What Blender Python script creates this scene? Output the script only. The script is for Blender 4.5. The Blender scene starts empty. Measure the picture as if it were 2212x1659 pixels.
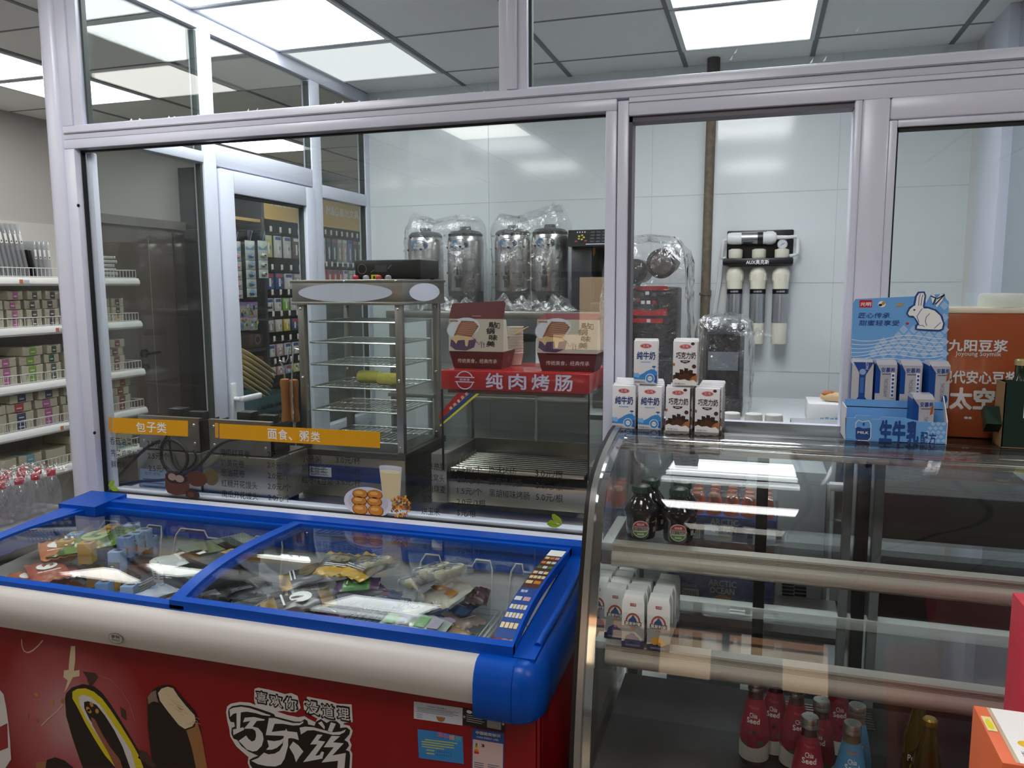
import bpy, bmesh, math, random
import numpy as np
from mathutils import Vector, Matrix
random.seed(7)
SC = bpy.context.scene
COL = SC.collection
PI = math.pi
# ------------------------------------------------------------------ camera
FPX, CX, CY = 1697.0, 1106.0, 829.5
YAW, PITCH, ROLL = 0.3030, -0.1242, -0.0043
CAM = np.array([0.0, 0.0, 1.60])
_c, _s = math.cos(YAW), math.sin(YAW)
FW = np.array([-_s*math.cos(PITCH), _c*math.cos(PITCH), math.sin(PITCH)])
_r = np.array([_c, _s, 0.0]); _u = np.cross(_r, FW)
RT = _r*math.cos(ROLL)+_u*math.sin(ROLL); UP = -_r*math.sin(ROLL)+_u*math.cos(ROLL)
cd = bpy.data.cameras.new('camera'); cam = bpy.data.objects.new('camera', cd); COL.objects.link(cam)
cd.sensor_width = 36.0; cd.lens = FPX*36.0/2212.0; cd.clip_start = 0.02; cd.clip_end = 80
cam.matrix_world = Matrix(((RT[0], UP[0], -FW[0], CAM[0]), (RT[1], UP[1], -FW[1], CAM[1]), (RT[2], UP[2], -FW[2], CAM[2]), (0, 0, 0, 1)))
SC.camera = cam
# ------------------------------------------------------------------ world, exposure
SC.view_settings.view_transform = 'Standard'; SC.view_settings.look = 'None'
SC.view_settings.gamma = 1.0; SC.view_settings.use_curve_mapping = False
SC.view_settings.exposure = 1.0
SC.cycles.max_bounces = 14; SC.cycles.diffuse_bounces = 4; SC.cycles.glossy_bounces = 5
SC.cycles.transparent_max_bounces = 40; SC.cycles.transmission_bounces = 8
SC.cycles.sample_clamp_indirect = 6.0; SC.cycles.caustics_reflective = False; SC.cycles.caustics_refractive = False
w = bpy.data.worlds.new('world'); SC.world = w; w.use_nodes = True
w.node_tree.nodes['Background'].inputs[0].default_value = (0.95, 0.97, 1.0, 1)
w.node_tree.nodes['Background'].inputs[1].default_value = 0.30
# panel brightness, shared by every lamp of the ceiling
LAMP = 5.8; LAMP_DIM = 0.48; LAMP_SHOP = 4.1; LAMP_NEAR = 8.0; LAMP_BACK = 1.7
CEIL = 2.70
# daylight outside: the sun stands behind the shop and lights the far side of the street
sl_ = bpy.data.lights.new('sun', 'SUN'); sl_.energy = 6.5; sl_.angle = .01; sl_.color = (1.0, .90, .78)
so = bpy.data.objects.new('sun', sl_); COL.objects.link(so); so.rotation_euler = (-.80, 0, .25); so.location = (0, 0, 6)
# ------------------------------------------------------------------ helpers: pixels to points
def ray(px, py): return FW + RT*(px-CX)/FPX - UP*(py-CY)/FPX
def onx(px, py, x): d = ray(px, py); return CAM + d*((x-CAM[0])/d[0])
def ony(px, py, y): d = ray(px, py); return CAM + d*((y-CAM[1])/d[1])
def onz(px, py, z): d = ray(px, py); return CAM + d*((z-CAM[2])/d[2])
# ------------------------------------------------------------------ helpers: materials
def lin(c):
    out = []
    for v in c[:3]:
        v = v/255.0
        out.append(v/12.92 if v <= 0.04045 else ((v+0.055)/1.055)**2.4)
    return tuple(out)+(1.0,)
_M = {}
def mat(key, rgb=(200, 200, 200), rough=0.5, metal=0.0, spec=0.5, bump=0.0, bscale=60.0, var=0.0, vscale=8.0, coat=0.0, emit=None, estr=0.0, alpha=None):
    if key in _M: return _M[key]
    m = bpy.data.materials.new(key); m.use_nodes = True
    nt = m.node_tree; b = nt.nodes['Principled BSDF']
    b.inputs['Base Color'].default_value = lin(rgb); b.inputs['Roughness'].default_value = rough
    b.inputs['Metallic'].default_value = metal; b.inputs['Specular IOR Level'].default_value = spec
    if coat: b.inputs['Coat Weight'].default_value = coat; b.inputs['Coat Roughness'].default_value = 0.06
    if alpha is not None: b.inputs['Alpha'].default_value = alpha
    if emit is not None:
        b.inputs['Emission Color'].default_value = lin(emit); b.inputs['Emission Strength'].default_value = estr
    if bump or var:
        tc = nt.nodes.new('ShaderNodeTexCoord')
    if bump:
        n = nt.nodes.new('ShaderNodeTexNoise'); n.inputs['Scale'].default_value = bscale; n.inputs['Detail'].default_value = 4
        bp = nt.nodes.new('ShaderNodeBump'); bp.inputs['Strength'].default_value = bump; bp.inputs['Distance'].default_value = 0.01
        nt.links.new(tc.outputs['Object'], n.inputs['Vector']); nt.links.new(n.outputs['Fac'], bp.inputs['Height']); nt.links.new(bp.outputs['Normal'], b.inputs['Normal'])
    if var:
        n = nt.nodes.new('ShaderNodeTexNoise'); n.inputs['Scale'].default_value = vscale; n.inputs['Detail'].default_value = 5
        mx = nt.nodes.new('ShaderNodeMix'); mx.data_type = 'RGBA'
        a = lin(rgb); mx.inputs[6].default_value = tuple(v*(1-var) for v in a[:3])+(1,); mx.inputs[7].default_value = tuple(min(1, v*(1+var)) for v in a[:3])+(1,)
        nt.links.new(tc.outputs['Object'], n.inputs['Vector']); nt.links.new(n.outputs['Fac'], mx.inputs[0]); nt.links.new(mx.outputs[2], b.inputs['Base Color'])
    _M[key] = m; return m
def glassmat(key, tint=(0.95, 0.975, 0.96), f0=0.04, rough=0.0, milk=0.0, milkcol=(0.8, 0.8, 0.8), bump=0.0, bscale=20):
    """thin architectural glass or clear film: each face passes tinted light and mirrors a Fresnel share"""
    if key in _M: return _M[key]
    m = bpy.data.materials.new(key); m.use_nodes = True; nt = m.node_tree; N = nt.nodes; L = nt.links
    N.clear()
    o = N.new('ShaderNodeOutputMaterial'); g = N.new('ShaderNodeBsdfGlossy'); t = N.new('ShaderNodeBsdfTransparent')
    g.inputs['Roughness'].default_value = rough; g.inputs['Color'].default_value = (1, 1, 1, 1); t.inputs['Color'].default_value = tuple(tint)+(1,)
    ge = N.new('ShaderNodeNewGeometry'); dt = N.new('ShaderNodeVectorMath'); dt.operation = 'DOT_PRODUCT'
    L.new(ge.outputs['Incoming'], dt.inputs[0])
    if bump:
        tc = N.new('ShaderNodeTexCoord'); nz = N.new('ShaderNodeTexNoise'); nz.inputs['Scale'].default_value = bscale; nz.inputs['Detail'].default_value = 3; nz.inputs['Distortion'].default_value = 1.0
        bp = N.new('ShaderNodeBump'); bp.inputs['Strength'].default_value = bump; bp.inputs['Distance'].default_value = 0.03
        L.new(tc.outputs['Object'], nz.inputs['Vector']); L.new(nz.outputs['Fac'], bp.inputs['Height'])
        L.new(bp.outputs['Normal'], g.inputs['Normal']); L.new(bp.outputs['Normal'], dt.inputs[1])
    else: L.new(ge.outputs['Normal'], dt.inputs[1])
    ab = N.new('ShaderNodeMath'); ab.operation = 'ABSOLUTE'; L.new(dt.outputs['Value'], ab.inputs[0])
    su = N.new('ShaderNodeMath'); su.operation = 'SUBTRACT'; su.inputs[0].default_value = 1.0; L.new(ab.outputs[0], su.inputs[1])
    pw = N.new('ShaderNodeMath'); pw.operation = 'POWER'; pw.inputs[1].default_value = 5.0; L.new(su.outputs[0], pw.inputs[0])
    ma = N.new('ShaderNodeMath'); ma.operation = 'MULTIPLY_ADD'; ma.inputs[1].default_value = 1-f0; ma.inputs[2].default_value = f0; L.new(pw.outputs[0], ma.inputs[0])
    mx = N.new('ShaderNodeMixShader'); L.new(ma.outputs[0], mx.inputs[0]); L.new(g.outputs[0], mx.inputs[2])
    if milk:
        d = N.new('ShaderNodeBsdfDiffuse'); d.inputs['Color'].default_value = tuple(milkcol)+(1,)
        m2 = N.new('ShaderNodeMixShader'); m2.inputs[0].default_value = milk; L.new(t.outputs[0], m2.inputs[1]); L.new(d.outputs[0], m2.inputs[2]); L.new(m2.outputs[0], mx.inputs[1])
    else: L.new(t.outputs[0], mx.inputs[1])
    L.new(mx.outputs[0], o.inputs[0])
    _M[key] = m; return m
def lampmat(key, strength, col=(0.95, 0.98, 1.0)):
    m = bpy.data.materials.new(key); m.use_nodes = True; nt = m.node_tree
    nt.nodes.clear(); o = nt.nodes.new('ShaderNodeOutputMaterial'); e = nt.nodes.new('ShaderNodeEmission')
    e.inputs[0].default_value = col+(1,); e.inputs[1].default_value = strength; nt.links.new(e.outputs[0], o.inputs[0])
    _M[key] = m; return m
# ------------------------------------------------------------------ helpers: flat lettering
_T = {}
def glyphs(s, bold=0.0):
    k = (s, round(bold, 3))
    if k in _T: return _T[k]
    c = bpy.data.curves.new('t', 'FONT'); c.body = s; c.size = 1.0; c.offset = bold; c.resolution_u = 2; c.fill_mode = 'BOTH'
    o = bpy.data.objects.new('t', c); COL.objects.link(o)
    me = o.to_mesh(); vs = [(v.co.x, v.co.y) for v in me.vertices]; fs = [tuple(p.vertices) for p in me.polygons]
    o.to_mesh_clear(); bpy.data.objects.remove(o); bpy.data.curves.remove(c)
    if not vs: vs = [(0, 0), (1, 0), (1, 1)]; fs = []
    xs = [v[0] for v in vs]; ys = [v[1] for v in vs]
    x0, x1, y0, y1 = min(xs), max(xs), min(ys), max(ys)
    _T[k] = (vs, fs, x0, x1, y0, y1); return _T[k]
class Frame:
    """a plane in space: origin, u axis, v axis; n = u x v faces the reader"""
    def __init__(s, o, u, v):
        s.o = Vector(o); s.u = Vector(u).normalized(); s.v = Vector(v).normalized(); s.n = s.u.cross(s.v).normalized()
    def at(s, a, b, h=0.0): return s.o + s.u*a + s.v*b + s.n*h
def FX(y, x0=0.0, z0=0.0): return Frame((x0, y, z0), (1, 0, 0), (0, 0, 1))         # faces -y (towards the shop)
# ------------------------------------------------------------------ helpers: meshes
class MB:
    def __init__(s): s.v = []; s.f = []; s.fm = []; s.ms = []
    def mi(s, m):
        if m not in s.ms: s.ms.append(m)
        return s.ms.index(m)
    def add(s, vs, fs, m):
        b = len(s.v); s.v += [tuple(p) for p in vs]; i = s.mi(m)
        for f in fs: s.f.append(tuple(b+k for k in f)); s.fm.append(i)
        return s
    def box(s, x0, x1, y0, y1, z0, z1, m, bev=0.0, seg=2):
        if x0 > x1: x0, x1 = x1, x0
        if y0 > y1: y0, y1 = y1, y0
        if z0 > z1: z0, z1 = z1, z0
        if bev <= 0:
            vs = [(x, y, z) for x in (x0, x1) for y in (y0, y1) for z in (z0, z1)]
            return s.add(vs, [(0, 1, 3, 2), (4, 6, 7, 5), (0, 4, 5, 1), (2, 3, 7, 6), (0, 2, 6, 4), (1, 5, 7, 3)], m)
        bm = bmesh.new(); bmesh.ops.create_cube(bm, size=1.0)
        for v in bm.verts: v.co = Vector(((x0+x1)/2+v.co.x*(x1-x0), (y0+y1)/2+v.co.y*(y1-y0), (z0+z1)/2+v.co.z*(z1-z0)))
        bev = min(bev, 0.49*min(x1-x0, y1-y0, z1-z0))
        bmesh.ops.bevel(bm, geom=bm.edges[:], offset=bev, segments=seg, profile=0.5, affect='EDGES')
        return s.bm(bm, m)
    def bm(s, bm, m, mtx=None):
        bm.verts.index_update()
        vs = [tuple((mtx @ v.co) if mtx else v.co) for v in bm.verts]; fs = [[v.index for v in f.verts] for f in bm.faces]
        bm.free(); return s.add(vs, fs, m)
    def ring(s, pts_a, pts_b): pass
    def cyl(s, p0, p1, r, m, n=16, r2=None, cap=True):
        r2 = r if r2 is None else r2
        p0, p1 = Vector(p0), Vector(p1); d = (p1-p0).normalized(); a = d.orthogonal().normalized(); b = d.cross(a)
        vs = []
        for p, q in ((p0, r), (p1, r2)):
            for k in range(n):
                t = 2*PI*k/n; vs.append(p+a*(q*math.cos(t))+b*(q*math.sin(t)))
        fs = [(k, (k+1) % n, n+(k+1) % n, n+k) for k in range(n)]
        if cap: fs += [tuple(range(n))[::-1], tuple(range(n, 2*n))]
        return s.add(vs, fs, m)
    def lathe(s, prof, m, c=(0, 0, 0), n=24, sx=1.0, sy=1.0, mtx=None, cap=True, fr=0.0):
        """prof: list of (radius, z); fr > 0 adds a ripple"""
        vs = []; c = Vector(c)
        for i, (r, z) in enumerate(prof):
            for k in range(n):
                t = 2*PI*k/n; p = Vector((r*sx*math.cos(t), r*sy*math.sin(t), z)); p = (mtx @ p) if mtx else p; vs.append(p+c)
        fs = [(i*n+k, i*n+(k+1) % n, (i+1)*n+(k+1) % n, (i+1)*n+k) for i in range(len(prof)-1) for k in range(n)]
        if cap: fs += [tuple(range(n))[::-1], tuple(range((len(prof)-1)*n, len(prof)*n))]
        return s.add(vs, fs, m)
    def tube(s, pts, r, m, n=8, closed=False, cap=True):
        P = [Vector(p) for p in pts]; k = len(P); vs = []; a = None
        for i, p in enumerate(P):
            if closed: d = (P[(i+1) % k]-P[i-1])
            else: d = (P[min(i+1, k-1)]-P[max(i-1, 0)])
            d.normalize()
            if a is None: a = d.orthogonal().normalized()
            else:
                a = a-d*a.dot(d); a = a.normalized() if a.length > 1e-6 else d.orthogonal().normalized()
            b = d.cross(a)
            vs += [p+a*(r*math.cos(2*PI*j/n))+b*(r*math.sin(2*PI*j/n)) for j in range(n)]
        kk = k if closed else k-1
        fs = [(i*n+j, i*n+(j+1) % n, ((i+1) % k)*n+(j+1) % n, ((i+1) % k)*n+j) for i in range(kk) for j in range(n)]
        if cap and not closed: fs += [tuple(range(n))[::-1], tuple(range((k-1)*n, k*n))]
        return s.add(vs, fs, m)
    def prism(s, poly, axis, a, b, m):
        def p3(p, h):
            if axis == 'x': return (h, p[0], p[1])
            if axis == 'y': return (p[0], h, p[1])
            return (p[0], p[1], h)
        n = len(poly); vs = [p3(p, a) for p in poly]+[p3(p, b) for p in poly]
        fs = [(k, (k+1) % n, n+(k+1) % n, n+k) for k in range(n)]+[tuple(range(n))[::-1], tuple(range(n, 2*n))]
        return s.add(vs, fs, m)
    def slab(s, fr, pts, m, h0, h1):
        """a polygon in a frame, given real thickness from h0 to h1"""
        n = len(pts); vs = [fr.at(a, b, h0) for a, b in pts]+[fr.at(a, b, h1) for a, b in pts]
        fs = [(k, (k+1) % n, n+(k+1) % n, n+k) for k in range(n)]+[tuple(range(n))[::-1], tuple(range(n, 2*n))]
        return s.add(vs, fs, m)
    def strip(s, prof_a, prof_b, m):
        n = len(prof_a); return s.add(list(prof_a)+list(prof_b), [(k, k+1, n+k+1, n+k) for k in range(n-1)], m)
    def grid(s, fn, nu, nv, m, cu=False):
        vs = [fn(i/nu, j/nv) for i in range(nu+1) for j in range(nv+1)]; q = nv+1
        return s.add(vs, [(i*q+j, (i+1)*q+j, (i+1)*q+j+1, i*q+j+1) for i in range(nu) for j in range(nv)], m)
    # ---- flat print in a frame
    def poly(s, fr, pts, m, h=0.0003):
        return s.add([fr.at(a, b, h) for a, b in pts], [tuple(range(len(pts)))], m)
    def rect(s, fr, a, b, w, h, m, lift=0.0003): return s.poly(fr, [(a, b), (a+w, b), (a+w, b+h), (a, b+h)], m, lift)
    def oval(s, fr, a, b, rx, ry, m, lift=0.0003, n=24, rot=0.0):
        return s.poly(fr, [(a+rx*math.cos(t)*math.cos(rot)-ry*math.sin(t)*math.sin(rot), b+rx*math.cos(t)*math.sin(rot)+ry*math.sin(t)*math.cos(rot)) for t in [2*PI*k/n for k in range(n)]], m, lift)
    def line(s, fr, pts, wd, m, lift=0.0003):
        for (a, b), (c, d) in zip(pts[:-1], pts[1:]):
            L = math.hypot(c-a, d-b) or 1e-6; x, y = -(d-b)/L*wd/2, (c-a)/L*wd/2
            s.poly(fr, [(a+x, b+y), (a-x, b-y), (c-x, d-y), (c+x, d+y)], m, lift)
        return s
    def text(s, fr, t, a, b, w, h, m, lift=0.0004, bold=0.0, skew=0.0, vert=False, rot=0.0):
        """lettering fitted into the box a,b,w,h of the frame (w or h None keeps the proportions)"""
        if vert:
            k = len(t); hh = h/k
            for i, ch in enumerate(t): s.text(fr, ch, a, b+h-(i+1)*hh+hh*0.05, w, hh*0.9, m, lift, bold, skew)
            return s
        vs, fs, x0, x1, y0, y1 = glyphs(t)
        if w is None: sx = sy = h/(y1-y0)
        elif h is None: sx = sy = w/(x1-x0)
        else: sx, sy = w/(x1-x0), h/(y1-y0)
        c, q = math.cos(rot), math.sin(rot)
        # a heavier face is drawn by overprinting the word with small shifts
        sh_ = [(0, 0)] if bold <= .006 else [(bold*math.cos(k*PI/4+.39), bold*math.sin(k*PI/4+.39)) for k in (range(8) if bold > .03 else (0, 2, 4, 6))]
        for ki, (ex, ey) in enumerate(sh_):
            out = []
            for x, y in vs:
                p, r = (x-x0+ex)*sx+skew*(y-y0)*sy, (y-y0+ey)*sy
                out.append(fr.at(a+p*c-r*q, b+p*q+r*c, lift+.00006*ki))
            s.add(out, fs, m)
        return s
    def mesh(s, name, off, smooth):
        vv = [tuple(v) for v in s.v] if off is None else [(v[0]-off[0], v[1]-off[1], v[2]-off[2]) for v in s.v]
        me = bpy.data.meshes.new(name); me.from_pydata(vv, [], s.f)
        for m in s.ms: me.materials.append(m)
        me.polygons.foreach_set('material_index', s.fm)
        if smooth is not None:
            bm = bmesh.new(); bm.from_mesh(me); bmesh.ops.recalc_face_normals(bm, faces=bm.faces); bm.to_mesh(me); bm.free()
        if smooth:
            me.polygons.foreach_set('use_smooth', [True]*len(me.polygons)); me.set_sharp_from_angle(angle=math.radians(38))
        me.update(); return me
    def build(s, name, parent=None, smooth=True, loc=None):
        off = WORLD.get(parent.name) if parent is not None else None
        o = bpy.data.objects.new(name, s.mesh(name, off, smooth)); COL.objects.link(o)
        if parent is not None: o.parent = parent; FIRST.setdefault(parent.name, (o, s, off, smooth))
        if off is not None: WORLD[o.name] = off
        if loc is not None: o.location = loc
        return o
FIRST = {}
def art(mb, name, parent):
    """flat lettering and pictures: 'print' becomes part of its carrier's own surface, anything else a part"""
    if name != 'print' or parent.name not in FIRST: return mb.build(name, parent, smooth=None)
    o, s, off, smooth = FIRST[parent.name]
    b = len(s.v); s.v += mb.v
    for f, i in zip(mb.f, mb.fm): s.f.append(tuple(b+k for k in f)); s.fm.append(s.mi(mb.ms[i]))
    old = o.data; o.data = s.mesh(old.name, off, smooth); bpy.data.meshes.remove(old); return o
def tag(o, label=None, cat=None, group=None, kind=None):
    if label: o['label'] = label
    if cat: o['category'] = cat
    if group: o['group'] = group
    if kind: o['kind'] = kind
    return o
def thing(name, label, cat, loc=(0, 0, 0), rz=0.0, group=None):
    o = bpy.data.objects.new(name, None); COL.objects.link(o); o.empty_display_size = 0.05
    o.location = tuple(loc); o.rotation_euler = (0, 0, rz); return tag(o, label, cat, group)
WORLD = {}     # things whose parts are modelled in world coordinates
def thingw(name, label, cat, loc, group=None):
    o = thing(name, label, cat, loc, 0, group); WORLD[o.name] = tuple(float(v) for v in loc); return o
def dup(root, loc, rz=None, label=None, group=None, rot=None):
    """a copy of a thing with copies of its parts and sub-parts"""
    r = root.copy(); COL.objects.link(r); r.location = tuple(loc)
    if rz is not None: r.rotation_euler = (0, 0, rz)
    if rot is not None: r.rotation_euler = rot
    if label: r['label'] = label
    if group: r['group'] = group
    for ch in list(root.children):
        c = ch.copy(); COL.objects.link(c); c.parent = r
        for g in list(ch.children):
            d = g.copy(); COL.objects.link(d); d.parent = c
    return r
def struct(mb, name, parent=None):
    o = mb.build(name, parent); o['kind'] = 'structure'; return o
# ------------------------------------------------------------------ common materials
white_frame = mat('white_aluminium', (218, 221, 236), 0.28, bump=0.02, bscale=15)
white_plastic = mat('white_plastic', (225, 227, 230), 0.35)
tile_white = mat('white_tile', (226, 231, 233), 0.10)
steel = mat('brushed_steel', (176, 172, 166), 0.32, 1.0, bump=0.03, bscale=120, var=0.12, vscale=6)
steel_dark = mat('dark_steel', (105, 102, 100), 0.38, 1.0, var=0.15, vscale=5)
chrome = mat('chrome', (225, 225, 228), 0.07, 1.0)
alu = mat('aluminium', (190, 188, 182), 0.30, 1.0)
black = mat('black_plastic', (22, 22, 24), 0.35)
black_matte = mat('black_matte', (16, 16, 18), 0.7)
rubber = mat('black_rubber', (12, 12, 13), 0.6)
ink_black = mat('black_ink', (20, 20, 22), 0.55)
ink_white = mat('white_ink', (238, 238, 236), 0.5)
pane = glassmat('window_glass', (0.955, 0.975, 0.965), 0.045)
pane_clear = glassmat('clear_glass', (0.965, 0.98, 0.972), 0.05)
film = glassmat('clear_film', (0.94, 0.945, 0.95), 0.07, 0.06, milk=0.05, bump=0.5, bscale=16)
filmthin = glassmat('thin_film', (0.96, 0.965, 0.965), 0.12, 0.05, milk=0.05, bump=0.5, bscale=25)
# ================================================================== THE SETTING
XL, XR, YB, YF, XK = -4.53, 0.92, 4.22, -4.0, -2.20
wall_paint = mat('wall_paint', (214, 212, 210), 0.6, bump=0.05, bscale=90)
def ceilmat():
    m = mat('ceiling_tile', (247, 247, 244), 0.85, bump=0.12, bscale=260)
    return m
ceil_m = ceilmat(); tee_m = mat('ceiling_tee', (120, 122, 122), 0.5)
def floormat():
    m = mat('floor_tile', (150, 146, 140), 0.22); nt = m.node_tree; b = nt.nodes['Principled BSDF']
    tc = nt.nodes.new('ShaderNodeTexCoord'); br = nt.nodes.new('ShaderNodeTexBrick'); br.offset = 0.0
    br.inputs['Scale'].default_value = 1.0; br.inputs['Brick Width'].default_value = 0.6; br.inputs['Row Height'].default_value = 0.6; br.inputs['Mortar Size'].default_value = 0.003
    br.inputs['Color1'].default_value = lin((128, 120, 110)); br.inputs['Color2'].default_value = lin((120, 113, 104)); br.inputs['Mortar'].default_value = lin((95, 92, 88))
    nt.links.new(tc.outputs['Object'], br.inputs['Vector']); nt.links.new(br.outputs['Color'], b.inputs['Base Color'])
    return m
o = MB().box(XL-.2, 4.2, YF, 9.2, -0.1, 0, floormat()); struct(o, 'floor')
o = MB().box(XK+.03, XR, 2.17, YB, 0.0, .004, mat('kitchen_bounce_tile', (206, 206, 202), .3)); struct(o, 'floor_kitchen_bounce')  # pale slab added over the floor to bounce light onto the kitchen ceiling
# ceiling: tiles with sunk tees; the kitchen's and the shop's grid are one
o = MB().box(XL-.2, 4.2, YF, 9.2, CEIL, CEIL+.1, ceil_m)
gx = [-1.59+.6*k for k in range(-5, 10)]; gy = [3.34+.6*k for k in range(-12, 10)]
for x in gx: o.box(x-.011, x+.011, YF, 9.2, CEIL-.004, CEIL+.01, tee_m)
for y in gy: o.box(XL-.2, 4.2, y-.006, y+.006, CEIL-.002, CEIL+.01, tee_m)
struct(o, 'ceiling')
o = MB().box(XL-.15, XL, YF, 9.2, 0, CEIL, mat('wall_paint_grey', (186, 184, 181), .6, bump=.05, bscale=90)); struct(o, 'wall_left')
o = MB().box(XL-.2, 4.2, 9.2, 9.35, 0, CEIL, wall_paint); struct(o, 'wall_far')
o = MB().box(4.2, 4.35, YF, 9.2, 0, CEIL, wall_paint); struct(o, 'wall_right')
# kitchen back wall: glossy white panels 0.6 x 1.2 with hairline joints
def tilemat():
    m = mat('kitchen_wall_tile', (222, 228, 229), 0.10, bump=0.02, bscale=3); return m
o = MB().box(XK-.03, XR, YB, YB+.12, 0, CEIL, tilemat())
jm = mat('tile_joint', (188, 196, 196), 0.5)
for k, z in enumerate((0.71, 1.16, 1.61, 2.06, 2.51)):
    o.box(XK, XR, YB-.0015, YB+.01, z-.0015, z+.0015, jm)
for x in (-1.45, -.55, .35):
    o.box(x-.001, x+.001, YB-.0012, YB+.01, 0.6, CEIL, jm)
struct(o, 'wall_back')
o = MB().box(XR, XR+.12, 4.06, YB+.12, 0, CEIL, wall_paint); struct(o, 'wall_kitchen_right')
# white jamb and hanging blue-grey screen at the kitchen's right end
o = MB().box(XR-.01, XR+.10, 3.70, 4.06, 0, CEIL, white_frame, .004); struct(o, 'trim_1')
o = MB().box(XR+.03, XR+.07, 2.17, 3.70, 0, CEIL, mat('grey_partition', (168, 176, 186), 0.45)); struct(o, 'trim_2')
# front wall of the shop behind the camera with one window opening, narrowed to limit the reflected street
o = MB()
for a in ((XL, -2.2, 0, CEIL), (.7, 4.2, 0, CEIL), (-2.2, .7, 1.75, CEIL), (-2.2, .7, 0, .85)): o.box(a[0], a[1], YF-.12, YF, a[2], a[3], wall_paint)
struct(o, 'wall_front')
o = MB(); fm = mat('shopfront_frame', (70, 72, 75), .4)
for x in (-2.2, -1.2, -.2, .64): o.box(x, x+.06, YF-.1, YF-.02, .85, 1.75, fm)
for z in (1.69, .85): o.box(-2.2, .7, YF-.1, YF-.02, z, z+.06, fm)
o = struct(o, 'window_1')
# the street in front of the shop, seen only in reflections
o = MB().box(-14, 14, -13, YF-.12, -.14, -.02, mat('pavement', (150, 140, 128), .8, var=.2, vscale=3)); struct(o, 'floor_street')
o = MB().box(-14, 14, -12.2, -12, 0, 6, mat('facade_plaster', (206, 186, 160), .8, var=.12, vscale=2)); fd = mat('facade_window', (58, 60, 66), .2)
for k in range(-6, 7):
    for z in (.6, 3.4): o.box(k*2.1-.6, k*2.1+.6, -12.02, -11.97, z, z+1.5, fd)
o.box(-14, 14, -12.05, -11.9, 2.5, 3.0, mat('facade_band', (176, 128, 92), .7)); struct(o, 'wall_opposite')
o = MB().cyl((-1.4, -8.5, 0), (-1.2, -8.4, 3.4), .14, mat('bark', (70, 58, 48), .9), 10, .10); o.cyl((-1.25, -8.4, 2.2), (-.1, -8.3, 3.8), .07, _M['bark'], 8, .04); o.cyl((-1.3, -8.4, 1.8), (-2.4, -8.5, 3.6), .07, _M['bark'], 8, .04); tag(o.build('street_tree'), 'bare street tree outside the shop, seen only as a reflection in the display case', 'tree')
# ------------------------------------------------------------------ lamps of the ceiling
lamp_on = lampmat('lamp_diffuser', LAMP); lamp_dim = lampmat('lamp_diffuser_dim', LAMP_DIM)
lamp_shop = lampmat('lamp_diffuser_shop', LAMP_SHOP, (1.0, .97, .93)); lamp_near = lampmat('lamp_diffuser_near', LAMP_NEAR, (1.0, .985, .975)); lamp_back = lampmat('lamp_diffuser_back', LAMP_BACK, (1.0, .95, .88))
def panel(x, y, lab, m, group='square ceiling lamps'):
    t = thing('ceiling_lamp', lab, 'ceiling lamp', (x+.3, y+.3, CEIL), 0, group)
    f = MB()
    for a in ((-.29, .29, -.29, -.27), (-.29, .29, .27, .29), (-.29, -.27, -.27, .27), (.27, .29, -.27, .27)): f.box(a[0], a[1], a[2], a[3], -.012, -.002, white_plastic)
    f.build('lamp_frame', t)
    MB().box(-.27, .27, -.27, .27, -.008, -.004, m).build('diffuser', t)
    return t
gX = lambda k: -1.59+.6*k
gY = lambda k: 3.34+.6*k
for k, (i, j, lab, m) in enumerate([
    (-1, -1, 'brightest square ceiling lamp seen through the left transom, top middle of the picture', lamp_on),
    (-1, 0, 'dimmer square ceiling lamp directly behind the brightest one, above the glass door', lamp_dim),
    (2, -1, 'square ceiling lamp cut off by the top edge above the water filter', lamp_on),
    (2, 0, 'dimmer square ceiling lamp above the water filter and rusty pipe', lamp_dim),
    (-4, -1, 'square ceiling lamp of the shop at the left edge of the picture', lamp_shop),
    (-4, 0, 'square ceiling lamp of the shop seen low in the left transom', lamp_shop),
    (-4, 3, 'far square ceiling lamp seen over the glass door', lamp_shop)]):
    panel(gX(i), gY(j), lab, m)
for k, (i, j) in enumerate([(2, -8), (-1, -8), (-4, -5), (-1, -4), (2, -5), (5, -5), (5, -8), (-4, -8), (-3, -5), (5, -2)]):
    panel(gX(i), gY(j), 'square ceiling lamp of the shop overhead, outside the picture', lamp_back if j < -5 else lamp_near if i > -3 else lamp_shop, 'shop lamps overhead')
for i, j in ((-2, 4), (-2, 7)): panel(gX(i), gY(j), 'unseen square lamp added behind the kitchen back wall to light the stationery rack', lamp_near, 'added lamps behind the kitchen')  # added out of view so the stationery rack is lit from the front
for i in (-1, 2): panel(gX(i), gY(-2), 'unseen square lamp added above the transom to brighten the kitchen', lamp_on, 'added kitchen lamps overhead')  # added above the visible area to raise the kitchen's light level
# ------------------------------------------------------------------ front partition (white aluminium, y = 2.10)
Y0, Y1 = 2.10, 2.165
GY = 2.135
gasket = rubber
def frame_bars(o, bars, y0=Y0, y1=Y1, m=white_frame, bev=.003):
    for x0, x1, z0, z1 in bars: o.box(x0, x1, y0, y1, z0, z1, m, bev)
def pane_box(name, x0, x1, z0, z1, parent, y=GY, m=pane):
    return MB().box(x0, x1, y-.003, y+.003, z0, z1, m).build(name, parent)
# corner post
o = MB().box(-2.262, -2.197, Y0-.012, Y1+.03, 0, CEIL, white_frame, .022, 4)
for z in (1.875, 1.062):
    pass
struct(o, 'trim_3')
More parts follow.
